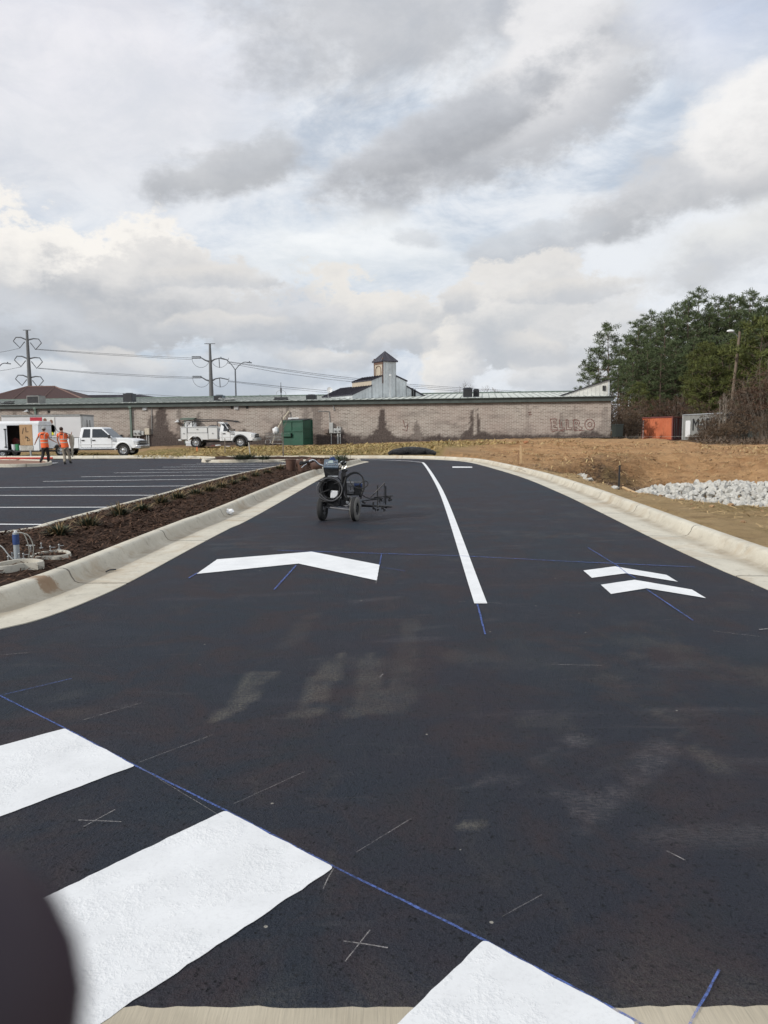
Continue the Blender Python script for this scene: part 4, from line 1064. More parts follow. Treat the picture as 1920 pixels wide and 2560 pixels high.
for s_ in (-1, 1):
    slab(b, s_ * (h2 + .12), z1e - .03, s_ * h1, z1m, -.06, d2); slab(b, s_ * (h1 + .1), z2e - .03, s_ * h0, z2m, -.06, d1)
slab(b, -h1, z1m, h1, z1m + .01, d1, d2)
b.build('roof', M_DROOF, ct)
b = MB(); b.box((-h1, d1 / 2, (z1m + z2e) / 2), (.1, d1, z2e - z1m)); b.box((h1, d1 / 2, (z1m + z2e) / 2), (.1, d1, z2e - z1m)); b.box((0, d1 - .05, (z1m + z2e) / 2), (2 * h1, .1, z2e - z1m)); b.build('clerestory_wall', M_BEIGE, ct)
b = MB(); b.box((-h0 + .05, d0 / 2 + .06, (z2m + zT) / 2 - .3), (.1, d0 - .12, zT - z2m + .6)); b.box((h0 - .05, d0 / 2 + .06, (z2m + zT) / 2 - .3), (.1, d0 - .12, zT - z2m + .6)); b.box((0, d0, (z2m + zT) / 2 - .3), (2 * h0, .1, zT - z2m + .6)); b.build('cupola_wall', M_BEIGE, ct)
b = MB(); hh = zT - .25
arc = [(d0 * .5 + math.cos(t) * d0 * .32, hh - .45 + math.sin(t) * .35) for t in [math.pi * k / 10 for k in range(11)]]
b.tube([(-h0 - .02, d0 * .82, z2m)] + [(-h0 - .02, y, z) for y, z in arc] + [(-h0 - .02, d0 * .18, z2m)], .035)
b.box((-h0 - .01, d0 / 2, zT - .10), (.08, d0 + .1, .2)); b.box((-h0, -.02, z2m + .5), (.09, .09, zT - z2m + 1)); b.box((-h0, d0, z2m + .5), (.09, .09, zT - z2m + 1)); b.build('arch_trim', M_RUST, ct)
e = .16; b = MB(); q = [(-h0 - e, -e), (h0 + e, -e), (h0 + e, d0 + e), (-h0 - e, d0 + e)]
b.add([(x, y, zT) for x, y in q] + [(x, y, zT + .09) for x, y in q] + [(0, d0 / 2, zA)], [(0, 1, 2, 3), (0, 1, 5, 4), (1, 2, 6, 5), (2, 3, 7, 6), (3, 0, 4, 7), (4, 5, 8), (5, 6, 8), (6, 7, 8), (7, 4, 8)])
for i in range(4):
    A, B_2 = Vector((*q[i], zT + .09)), Vector((*q[(i + 1) % 4], zT + .09)); C_ = Vector((0, d0 / 2, zA))
    for k in (0, .25, .5, .75): p = A.lerp(B_2, k); b.tube([p, p.lerp(C_, 1 - abs(k - .5) * 1.2 if k else 1)], .025, 4)
b.build('pyramid_roof', M_DROOF, ct)
for k in (0, 1):
    b = MB(); b.box((h1 + (h2 - h1) * (.34 + .13 * k), -.03, z1e + .35 - .08 * k), (.17, .08, .75)); b.build('slot_window', M_DARK, ct)
b = MB(); b.box((.05, -.12, z2m - .2 + .3), (.12, .2, .16)); b.cyl((.05, -.05, 2), (.05, -.05, z2m + .05), .025); b.build('floodlight', M_WHITE2, ct)

# metal gable shed behind the right-hand end of the brick wall
sh = thing('metal_gable_shed', 'pale ribbed metal sloping gable rising above the right end of the brick building', 'building', (0, 0, 0)); sh.matrix_world = BM @ Matrix.Translation((0, 1.0, 0))
sA, sB = wall_s(1408), wall_s(1522); zt_ = onwall(1520, 952).z + .12; zl_ = EAVE + .1
b = MB(); b.prism([(sB - .1, EAVE + .02), (sA, EAVE + .02), (sA, zl_ + .08), (sB - .1, zt_)], 0, .15, 'y'); ribbed(b, (sB, 0, 0), (sA, 0, 0), lambda t: EAVE, lambda t: zt_ + (zl_ + .08 - zt_) * t, (0, -1, 0), .33)
b.build('gable_wall', simple('pale_siding', (.62, .62, .58), .5, .1, .15, 1.5, dirt=(.33, .33, .3)), sh)
MB().box((sB - .1, 5, (EAVE + zt_) / 2), (.12, 10, zt_ - EAVE)).build('side_wall', M_SIDING, sh)
b = MB(); b.add([(sB - .25, -.12, zt_ + .02), (sA + .1, -.12, zl_ + .1), (sA + .1, 10, zl_ + .1), (sB - .25, 10, zt_ + .02), (sB - .25, -.12, zt_ + .09), (sA + .1, -.12, zl_ + .17), (sA + .1, 10, zl_ + .17), (sB - .25, 10, zt_ + .09)], [(0, 1, 2, 3), (4, 5, 6, 7), (0, 1, 5, 4), (1, 2, 6, 5), (2, 3, 7, 6), (3, 0, 4, 7)]); b.build('roof', M_DROOF, sh)
for u in (1511, 1515.5):
    MB().box((wall_s(u), -.05, onwall(u, 969).z), (.10, .08, .42)).build('slot_window', M_DARK, sh)

# red-brown hipped roof of the house beyond
HY = 92
hp = lambda u, v, Y=HY: Q(u, v, Y)
A, B1, B2 = hp(-75, 1003), hp(210, 997), hp(210, 997); rid = [hp(68, 967, HY + 7), hp(137, 968.5, HY + 7)]
hs = thing('hipped_house', 'house with red brown shingled hip roof beyond the left end of the building', 'house', (hp(70, 1000).x, HY, 0))
ox, oy = hs.location.x, HY; ez = A.z
x0, x1 = hp(-62, 1000).x - ox, hp(214, 1000).x - ox; r0, r1 = rid[0].x - ox, rid[1].x - ox; rz_ = rid[0].z
M_SHING = simple('red_brown_shingles', (.045, .019, .017), .9, var=.35, scale=5)
b = MB(); b.add([(x0, 0, ez), (x1, 0, ez), (x1, 14, ez), (x0, 14, ez), (r0, 7, rz_), (r1, 7, rz_)], [(0, 1, 5, 4), (1, 2, 5), (2, 3, 4, 5), (3, 0, 4), (0, 1, 2, 3)]); b.build('roof', M_SHING, hs)
b = MB(); 
for p, q in (((x0, 0, ez), (r0, 7, rz_)), ((x1, 0, ez), (r1, 7, rz_)), ((r0, 7, rz_), (r1, 7, rz_)), ((r0 + 1.2, 0, ez + .05), (r0, 7, rz_)), ((r1 + 1.2, 0, ez + .05), (r1, 7, rz_))): b.tube([p, q], .11, 4)
b.build('hip_caps', simple('hip_cap', (.15, .09, .075), .85), hs)
MB().box(((x0 + x1) / 2, 7, ez / 2), (x1 - x0 - 1, 13, ez)).build('wall', simple('tan_wall', (.35, .28, .2), .8), hs)
p0, p1 = hp(208, 993, 100), hp(352, 994, 100)
b = MB(); b.box((0, 4, p0.z + .1), (p1.x - p0.x, 8, .35)); fb = thing('flat_roof_building', 'low building whose dark flat roof edge shows beside the hipped house', 'building', ((p0.x + p1.x) / 2, 100, 0)); b.build('roof', M_DROOF, fb); MB().box((0, 4, p0.z / 2), (p1.x - p0.x - .6, 7.4, p0.z)).build('wall', M_SIDING, fb)

# ------------------------------------------------------------------ power poles, lamps, wires
M_STEEL = simple('weathered_steel_pole', (.125, .13, .135), .7, .2, .12, .5)
M_PYL = simple('distant_steel', (.11, .12, .135), .6, .2, .1)
PY = 250.0
def mpx(u, v): return Q(u, v, PY)
top = mpx(67, 826); base_ = Vector((mpx(67, 826).x, PY, 0))
t = thing('power_pole', 'steel transmission pole with three tiers of V-string arms above the hipped house', 'power pole', base_)
L_ = lambda u, v, o: mpx(u, v) - o
b = MB(); b.cyl((0, 0, 0), (0, 0, top.z), .95, .38, 12); b.build('pole', M_STEEL, t)
MB().box((0, 0, top.z + .1), (2.4, .3, .18)).build('top_bar', M_PYL, t)
for v in (849.4, 896.6, 944):
    z = mpx(68, v).z
    MB().tube([(-4.5, 0, z - .3), (-3.6, 0, z + .8), (-2, 0, z + .75), (-.3, 0, z)], [.12, .17, .22, .26]).build('arm', M_PYL, t)
    MB().tube([(4.5, 0, z - 1.1), (3.6, 0, z + .2), (2, 0, z + .35), (.3, 0, z)], [.12, .17, .22, .26]).build('arm', M_PYL, t)
    for s_ in (-1, 1):
        dz = 0 if s_ < 0 else -.6
        MB().tube([(s_ * 4.5, 0, z - .4 + dz), (s_ * 2.5, 0, z - 2.5 + dz), (s_ * .9, 0, z - .6 + dz * .5)], .15).build('insulator', M_PYL, t)
top2 = mpx(524.5, 860); t = thing('power_pole', 'steel transmission pole with dead end strings and drooping jumper loops beside the twin lamp', 'power pole', (top2.x, PY, 0))
MB().cyl((0, 0, 0), (0, 0, top2.z), 1.05, .34, 12).build('pole', M_STEEL, t)
MB().box((0, 0, top2.z + .1), (3.4, .3, .18)).build('top_bar', M_PYL, t)
for v in (903, 952):
    z = mpx(525, v).z
    MB().tube([(-3.2, 0, z + 1.3), (-1.6, 0, z + .3), (0, 0, z - .2)], [.18, .25, .35]).build('arm', M_PYL, t); MB().tube([(3.0, 0, z + .9), (1.4, 0, z + .6), (0, 0, z - .2)], [.16, .22, .35]).build('arm', M_PYL, t)
    for dz in (0, -.45): MB().cyl((-5.9, 0, z + 1.45 + dz), (-3.0, 0, z + 1.45 + dz), .17).build('insulator', M_PYL, t)
    MB().cyl((3.0, 0, z + .9), (5.6, 0, z + .35), .17).build('insulator', M_PYL, t); MB().cyl((2.8, 0, z + .8), (2.9, 0, z - 2.1), .14).build('insulator', M_PYL, t)
    for s_ in (-1, 1): MB().tube([(s_ * 3.05 + 2.8 * math.cos(a), 0, z + 1.0 - 3.0 * math.sin(a)) for a in [math.pi * k / 12 for k in range(13)]], .06, 4).build('jumper', M_PYL, t)
def wire(l, Y0=250, Y1=250, r=.055, lab=''):
    pts = []; n_ = len(l)
    for i in range(n_ - 1):
        for k in range(6):
            s_ = (i + k / 6) / (n_ - 1); u = l[i][0] + (l[i + 1][0] - l[i][0]) * k / 6; v = l[i][1] + (l[i + 1][1] - l[i][1]) * k / 6
            pts.append(Q(u, v, Y0 + (Y1 - Y0) * s_))
    pts.append(Q(*l[-1], Y1)); o = MB().tube(pts, r, 4).build('power_line', M_PYL); tag(o, lab, 'cable')
wire([(87, 872.5), (250, 883), (400, 891.5), (481, 895)], lab='upper strand from the top tier of the left power pole to the second pole')
wire([(87, 873.5), (250, 886), (400, 895), (481, 899)], lab='lower strand from the top tier of the left power pole to the second pole')
wire([(95.5, 920), (250, 932), (400, 940), (481, 943)], lab='upper strand from the middle tier of the left power pole to the second pole')
wire([(95.5, 921), (250, 935), (400, 943.5), (481, 946)], lab='lower strand from the middle tier of the left power pole to the second pole')
wire([(97, 963), (180, 976), (260, 981), (400, 988), (481, 993)], lab='lowest wire running just over the roof left of the second power pole')
wire([(569, 903.5), (700, 922), (820, 938), (1015, 960), (1157, 970), (1415, 985)], 250, 330, .065, 'topmost wire running down to the right from the second power pole')
wire([(569, 905), (700, 925), (820, 942), (1015, 964), (1157, 974), (1415, 987)], 250, 330, .06, 'second wire down to the right from the top arm of the second power pole')
wire([(569, 908), (700, 932), (820, 948), (1015, 969), (1157, 978), (1300, 986)], 250, 330, .06, 'third wire down to the right from the top arm of the second power pole')
wire([(571, 952), (700, 966), (820, 977), (1000, 988)], 250, 300, .07, 'wire from the lower arm of the second power pole passing over the antenna mast')
wire([(571, 954), (700, 970), (820, 982), (1000, 992)], 250, 300, .05, 'lowest wire right of the second power pole skimming the roof ridge')
wire([(-20, 884), (20, 877), (50, 870.5)], lab='wire leaving the frame left of the first power pole at its top tier')
wire([(-20, 930), (20, 924), (52, 917.5)], lab='wire leaving the frame left of the first power pole at its middle tier')
# twin-arm street lamp
def lamp(u, vj, Y, arms, label, r=.09):
    j = Q(u, vj, Y); t = thing('street_lamp', label, 'street lamp', (j.x, Y, 0))
    MB().cyl((0, 0, 0), (0, 0, j.z), r * 1.5, r).build('pole', M_PYL, t)
    for pts in arms:
        q = [Q(a, c_, Y) - Vector((j.x, Y, 0)) for a, c_ in pts]; MB().tube(catmull(q[:-1], .2), r * .7, 6).build('arm', M_PYL, t)
        a, c_ = q[-2], q[-1]; m_ = (a + c_) / 2; b = MB(); b.box(m_, ((c_ - a).length, .35, .13), (0, -math.atan2(c_.z - a.z, c_.x - a.x), 0)); b.box(m_ + Vector((0, 0, .12)), (.12, .12, .16)); b.build('lamp_head', M_PYL, t)
lamp(588, 925, 105, [[(588, 925), (579, 912), (566, 899.5), (558, 896.5), (547, 895.5)], [(588, 925), (598, 913), (610, 905.5), (618, 906), (629, 907)]], 'twin arm street lamp standing right of the second power pole')
lamp(-8, 930, 105, [[(-8, 930), (-3, 918), (5, 909.5), (12, 908), (26, 909.5)]], 'street lamp arm reaching in at the left edge of the picture')
lamp(664, 996, 150, [[(664, 996), (661, 991), (655, 989), (653, 989), (647, 989.5)]], 'tiny distant street lamp peeping over the roof near the antenna', .07)
# wooden utility pole with a lamp among the pines
A = Q(1835, 960, 84); zt_ = Q(1847, 829, 84).z; t = thing('utility_pole', 'leaning wooden utility pole with a white lamp among the pines', 'utility pole', (A.x, 84, .3))
lean = Q(1847.5, 829, 84).x - Q(1833, 960, 84).x; zb_ = Q(1833, 960, 84).z
k_ = lean / (zt_ - zb_)
MB().cyl((-k_ * zb_, 0, 0), (k_ * (zt_ - zb_), 0, zt_ - .3), .19, .13, 10).build('pole', simple('pole_wood', (.15, .115, .085), .9, var=.2), t)
xt = k_ * (zt_ - zb_); MB().tube([(xt, 0, zt_ - 1.0), (xt - .5, -.2, zt_ - .6), (xt - .95, -.3, zt_ - .35)], .05).build('arm', M_GREYM, t)
b = MB(); b.ball((xt - 1.15, -.35, zt_ - .28), (.42, .22, .16)); b.build('lamp_head', M_WHITE2, t)
# ------------------------------------------------------------------ shipping containers
def corrug(b, p0, p1, z0, z1, pitch=.28, d=.045):
    p0, p1 = Vector(p0), Vector(p1); L = (p1 - p0).length; t_ = (p1 - p0).normalized(); o_ = Vector((t_.y, -t_.x, 0)); n_ = int(L / pitch); vs = []
    for i in range(n_):
        a = i * L / n_
        for s_, dd in ((0, 0), (.18, d), (.5, d), (.68, 0)): q = p0 + t_ * (a + s_ * L / n_) + o_ * dd; vs += [(q.x, q.y, z0), (q.x, q.y, z1)]
    q = p1; vs += [(q.x, q.y, z0), (q.x, q.y, z1)]
    b.add(vs, [(2 * i, 2 * i + 2, 2 * i + 3, 2 * i + 1) for i in range(len(vs) // 2 - 1)])
def container(name, label, A, B, C_, h, mat, matd, z, pitch=.28):
    """A-B long side seen, B-C end with doors"""
    A, B, C_ = Vector(A), Vector(B), Vector(C_); D = A + (C_ - B); o = Vector((B.x, B.y, z)); t = thing(name, label, 'container', o)
    lc = lambda p: (p.x - o.x, p.y - o.y, 0)
    b = MB(); corrug(b, lc(A), lc(B), .12, h - .12, pitch); b.build('side_wall', mat, t)
    b = MB(); q = [lc(x) for x in (A, B, C_, D)]; b.add([(x, y, h - .02) for x, y, _ in q], [(0, 1, 2, 3)]); b.build('roof', mat, t)
    b = MB(); corrug(b, lc(C_), lc(D), .1, h - .1, .6); corrug(b, lc(D), lc(A), .1, h - .1, .3); b.build('back_wall', mat, t)
    b = MB()
    for i in range(4):
        p, r_ = Vector(q[i]), Vector(q[(i + 1) % 4]); 
        for zz_ in (.06, h - .06): b.tube([p + Vector((0, 0, zz_)), r_ + Vector((0, 0, zz_))], .085, 4)
        b.tube([p, p + Vector((0, 0, h))], .085, 4)
    b.build('frame', matd, t)
    P0, P1 = Vector(q[1]), Vector(q[2]); m_ = (P0 + P1) / 2; dr = (P1 - P0).normalized(); on = Vector((dr.y, -dr.x, 0))
    for (a, c_) in ((P0, m_), (m_, P1)):
        a2, c2 = a + dr * .07, c_ - dr * .03; b = MB(); b.add([(a2.x, a2.y, .12), (c2.x, c2.y, .12), (c2.x, c2.y, h - .12), (a2.x, a2.y, h - .12)], [(0, 1, 2, 3)]); dd = b.build('door', matd, t)
        b = MB()
        for k in (.3, .7): p = a2.lerp(c2, k) + on * .04; b.cyl((p.x, p.y, .15), (p.x, p.y, h - .15), .03, n=6)
        b.build('lock_bar', M_GREYM, dd)
    return t, A, B
n = NT('orange_container'); M_ORNG = n.out(n.mix(n.ramp(n.noise(1.2, 6, .7, stretch=(2, 2, .5)), .52, .70, 0, .8), n.mix(n.ramp(n.noise(.6, 3), .3, .7), (.44, .115, .05), (.56, .17, .08)), (.17, .065, .035)), .6, 0, None, .4)
M_MAROON = simple('dark_red_doors', (.14, .03, .025), .6, var=.3, dirt=(.05, .02, .015))
Yo = 82.0; zo = CAMH - (1101 - 1073.5) * Yo / 1920
fA = Q(1605, 1102, Yo + 4); fB = Q(1680, 1100, Yo); fC = Q(1706, 1100, Yo + 5.5)
ho = (1100 - 1041) * Yo / 1920
container('shipping_container', 'faded orange shipping container with dark red doors before the pines', fA, fB, fC, ho, M_ORNG, M_MAROON, zo)
q = fA.lerp(fB, .035); q2 = fA.lerp(fB, .055); nn = (fB - fA).normalized(); nn = Vector((nn.y, -nn.x, 0)) * .07
b = MB(); b.add([(q.x + nn.x, q.y + nn.y, zo + .2), (q2.x + nn.x, q2.y + nn.y, zo + .2), (q2.x + nn.x, q2.y + nn.y, zo + ho - .35), (q.x + nn.x, q.y + nn.y, zo + ho - .35)], [(0, 1, 2, 3)])
o = b.build('paint_stripe', M_LINE); ctn = [x for x in bpy.data.objects if x.name == 'shipping_container'][0]; o.parent = ctn; o.location = -ctn.location
gA = Q(1706, 1101, Yo - 1); gB_ = Q(1809, 1103, Yo - 9.5); gC = Vector((gB_.x + 1.6, gB_.y + 1.9, 0))
M_GCON = simple('grey_container', (.25, .255, .245), .65, var=.1, scale=1, dirt=(.15, .145, .13))
hg = (1101 - 1038) * (Yo - 1) / 1920; zg = CAMH - (1100 - 1073) * (Yo - 1) / 1920
tg, _, _ = container('shipping_container', 'long grey shipping container with black capitals half hidden by bushes', gA, gB_, gC, hg, M_GCON, M_GREYM, zg, .9)
dr = (gB_ - gA).normalized(); nn = Vector((dr.y, -dr.x, 0))
def gq(s_, z_, off=.06): p = gA + dr * s_ + nn * off - Vector((gB_.x, gB_.y, 0)); return Vector((p.x, p.y, z_))
Lg = (gB_ - gA).length
def su(u):    # distance along the side for a picture column
    d = ray(u, 1080); A2 = gA; det = d.x * (-dr.y) + dr.x * d.y; s_ = (A2.x * d.y - A2.y * d.x) / (d.x * dr.y - d.y * dr.x); return s_
def su(u):
    d = ray(u, 1080); return (gA.x * d.y - gA.y * d.x) / (d.x * dr.y - d.y * dr.x)
s0, s1 = su(1714.5), su(1727); b = MB()
b.add([gq(s0, .35), gq(s1, .35), gq(s1, hg - .75), gq(s1 - .1, hg - .62), gq(s0 + .1, hg - .62), gq(s0, hg - .75)], [list(range(6))]); b.build('white_patch', M_LINE, tg)
def text(s_, size, mat, name, parent, M, ext=.01, sx=1.0):
    cu = bpy.data.curves.new(name, 'FONT'); cu.body = s_; cu.size = size; cu.extrude = ext; cu.align_x = 'LEFT'
    o = bpy.data.objects.new(name, cu); COL.objects.link(o); dg = bpy.context.evaluated_depsgraph_get(); me = bpy.data.meshes.new_from_object(o.evaluated_get(dg)); bpy.data.objects.remove(o)
    me.materials.clear(); me.materials.append(mat); o = bpy.data.objects.new(name, me); COL.objects.link(o); o.parent = parent; o.matrix_basis = M @ Matrix.Diagonal((sx, 1, 1, 1)); return o
sT = su(1731); p = gq(sT, hg * .38, .075); ux = dr; Mx = Matrix(((ux.x, 0, nn.x, p.x), (ux.y, 0, nn.y, p.y), (0, 1, 0, p.z), (0, 0, 0, 1)))
text('MAE', 1.75, simple('black_letter', (.02, .02, .022), .7), 'lettering', tg, Mx, .01, (su(1752) - su(1731)) / 1.6)
# slatted grey-green shed far right
A = Q(1873, 1100, 80); t = thing('garden_shed', 'dark green grey slatted shed half hidden in the brush at the right', 'shed', (A.x, 80, .5))
M_SHD = simple('green_grey_boards', (.07, .095, .09), .8, var=.25, scale=3)
b = MB(); b.box((0, 1, 1.35), (1.9, 2, 2.7)); 
for k in range(7): b.box((-.85 + .283 * k, -.02, 1.35), (.2, .06, 2.6))
b.build('board_wall', M_SHD, t); b = MB(); b.box((-.3, .8, 2.85), (3.6, 2.8, .14), (0, R(3), 0)); b.build('roof', M_BLACK, t)
b = MB(); b.box((-1.6, -.3, 1.35), (.1, .1, 2.7)); b.build('post', M_SHD, t)
# wheeled bin at the wall's right end
A = Q(1543, 1098, 63); t = thing('wheeled_bin', 'dark green wheeled bin at the right end of the brick wall', 'bin', (A.x, 63, .85), R(10))
M_BIN = simple('bin_plastic', (.02, .028, .026), .5)
MB().box((0, 0, .55), (.62, .66, .95), taper=1.12).build('body', M_BIN, t, bevel=.03); MB().box((0, .02, 1.07), (.74, .8, .08)).build('lid', M_BIN, t, bevel=.02)
for s_ in (-1, 1): MB().lathe([(0, -.03), (.13, -.03), (.13, .03), (0, .03)], (.3 * s_, .3, .13), 'x', 12).build('wheel', M_RUB, t)

# ------------------------------------------------------------------ dumpster
A = onwall(738, 1111, 2.6); dz = CAMH - (1111.5 - 1082) * A.y / 1920
t = thing('dumpster', 'dark green steel dumpster standing against the brick wall', 'dumpster', (A.x + .22, A.y, dz - .05), R(-24))
n = NT('dumpster_green'); M_DUMP = n.out(n.mix(n.ramp(n.noise(1.5, 5, .7), .35, .7), (.010, .058, .036), (.016, .085, .052)), .5, 0, n.bump(n.noise(1.4, 2), .5, .06), .45)
W_, D_, H_ = 1.88, 1.6, 2.15
b = MB(); b.prism([(-D_ / 2, 0), (D_ / 2, 0), (D_ / 2, H_), (-D_ / 2, H_ - .12)], -W_ / 2, W_ / 2, 'x'); b.build('body', M_DUMP, t, bevel=.02)
b = MB(); b.box((0, -D_ / 2 - .03, H_ * .55), (W_, .06, .09)); b.box((0, -D_ / 2 - .03, H_ - .14), (W_ + .1, .1, .1)); b.box((-.10, -D_ / 2 - .03, H_ * .77), (.07, .06, H_ * .38))
for s_ in (-1, 1): b.box((s_ * (W_ / 2 + .03), 0, H_ * .30), (.07, D_, .08)); b.box((s_ * (W_ / 2 + .03), 0, H_ * .66), (.07, D_, .08)); b.box((s_ * (W_ / 2 + .02), -D_ / 2, H_ * .5), (.08, .08, H_ * .96)); b.box((s_ * (W_ / 2 + .02), D_ / 2, H_ * .5), (.08, .08, H_ * .96))
b.build('stiffener', M_DUMP, t)
b = MB(); b.box((-W_ * .27, -D_ / 2 - .12, H_ * .40), (W_ * .46, .20, .26)); b.build('fork_pocket', M_DUMP, t, bevel=.01)
MB().box((-W_ * .27, -D_ / 2 - .14, H_ * .40 + .15), (W_ * .46, .25, .03)).build('pocket_lip', simple('worn_green', (.10, .19, .15), .6), t)
MB().box((-W_ * .27 + W_ * .235, -D_ / 2 - .12, H_ * .40), (.012, .17, .22)).build('pocket_opening', M_DARK, t)
b = MB(); b.box((0, 0, H_ - .02), (W_ * 1.02, D_ * 1.04, .05), (R(5.5), 0, 0)); b.build('lid', simple('black_lid', (.02, .022, .022), .6), t)

# ------------------------------------------------------------------ pole leaning on the wall, carts and junk
A, B_2 = onwall(680, 1097, 1.8), onwall(722, 1028, .1); A.z = TZ(A.x, A.y) + .1
o = MB().tube(catmull([A, A.lerp(B_2, .5) + Vector((-.12, 0, .15)), B_2], .4), .055, 6).build('leaning_pole', simple('bleached_wood', (.55, .49, .38), .8), None); tag(o, 'long pale bent pole leaning against the wall left of the dumpster', 'pole')
def cart(u, label, rz, bag=False):
    A = onwall(u, 1108, 2.2); t = thing('shopping_cart', label, 'cart', (A.x, A.y, TZ(A.x, A.y)), rz)
    b = MB()
    for z, s_ in ((.45, .8), (.72, .95), (.98, 1.0)): b.tube([(-.4 * s_, -.25, z), (.42 * s_, -.25, z), (.42 * s_, .25, z), (-.4 * s_, .25, z)], .012, 4, True)
    for k in range(9): x = -.38 + .095 * k; b.tube([(x, -.25, .98), (x * .85, -.25, .45), (x * .85, .25, .45), (x, .25, .98)], .007, 4)
    b.build('basket', M_GREYM, t); MB().tube([(-.45, -.27, 1.02), (-.52, -.27, 1.05), (-.52, .27, 1.05), (-.45, .27, 1.02)], .018, 6).build('handle', M_BLACK, t)
    MB().tube([(-.38, -.25, .45), (-.45, -.25, .18), (.42, -.22, .14), (.42, .22, .14), (-.45, .25, .18), (-.38, .25, .45)], .015, 5).build('frame', M_GREYM, t)
    for x in (-.42, .4):
        for y in (-.22, .22): MB().lathe([(0, -.02), (.06, -.02), (.06, .02), (0, .02)], (x, y, .06), 'y', 10).build('wheel', M_RUB, t)
    if bag:
        o = MB().ball((0, 0, 0), (.30, .26, .34), ICO3, .35, 3).build('rubbish_bag', M_WHITE2, None, smooth=True); o.location = (A.x, A.y, TZ(A.x, A.y) + 1.2); tag(o, 'crumpled white plastic bag heaped on a cart beside the leaning pole', 'bag')
cart(690, 'metal cart under the white bag left of the dumpster', .2, True); cart(677, 'overturned looking metal cart at the foot of the leaning pole', 1.1)
cart(700, 'metal cart pushed up against the dumpster side', -.4)
# bits lying under the service truck
for (u, v, w, h, lb, m_) in ((476, 1111, .75, .42, 'pale concrete block lying under the tail of the service truck', M_WHITE2), (545, 1113, .5, .22, 'white crumpled sack lying under the middle of the service truck', M_WHITE2), (533, 1113, .4, .18, 'small reddish scrap lying beneath the service truck', M_MAROON), (569, 1112.5, .45, .12, 'low white stool shaped scrap beneath the service truck cab', M_WHITE2)):
    A = onwall(u, v, 3.5); z = TZ(A.x, A.y); o = MB().box((0, 0, h / 2), (w, .4, h), taper=.85).build('block' if w > .7 else 'sack' if 'sack' in lb else 'scrap', m_, None, bevel=.04); o.location = (A.x, A.y, z); o.rotation_euler.z = .2; tag(o, lb, 'block' if w > .7 else 'sack' if 'sack' in lb else 'scrap')

# ------------------------------------------------------------------ vehicles
M_HUB = simple('wheel_steel', (.55, .56, .57), .35, .8, .1)
M_TRIM = simple('dark_trim', (.03, .031, .034), .6)
M_LENS = simple('headlamp_lens', (.62, .64, .66), .12, .3, .1)
def wheel(parent, x, y, z, r=.40, w=.26, out=-1):
    t = MB(); t.lathe([(r * .60, -w / 2), (r * .93, -w / 2), (r, -w * .36), (r, w * .36), (r * .93, w / 2), (r * .60, w / 2)], (0, 0, 0), 'y', 28)
    o = t.build('wheel', M_RUB, parent, smooth=True); o.location = (x, y, z)
    b = MB(); b.lathe([(r * .60, -w * .46), (r * .56, -w * .40), (r * .50, -w * .12), (r * .30, -w * .10), (r * .24, -w * .34), (r * .10, -w * .42), (0, -w * .42)], (0, 0, 0), 'y', 24)
    b.lathe([(r * .6, -w * .3), (r * .6, w * .4), (0, w * .4)], (0, 0, 0), 'y', 16)
    if out > 0: b.xf(Matrix.Rotation(math.pi, 4, 'Z'))
    b.build('rim', M_HUB, o, smooth=True)
    b = MB()
    for k in range(8): a = k * math.pi / 4; b.cyl((math.cos(a) * r * .41, out * w * .125, math.sin(a) * r * .41), (math.cos(a) * r * .41, out * w * .155, math.sin(a) * r * .41), r * .065, n=8)
    b.build('rim_hole', M_DARK, o)
def arch(cx, r, z0, n_=10, flip=False):
    """points of a wheel arch from right to left (for a bottom edge walked from +x to -x)"""
    return [(cx + r * math.cos(a), max(z0, .40 + r * math.sin(a))) for a in [math.pi * k / n_ for k in range(n_ + 1)]]
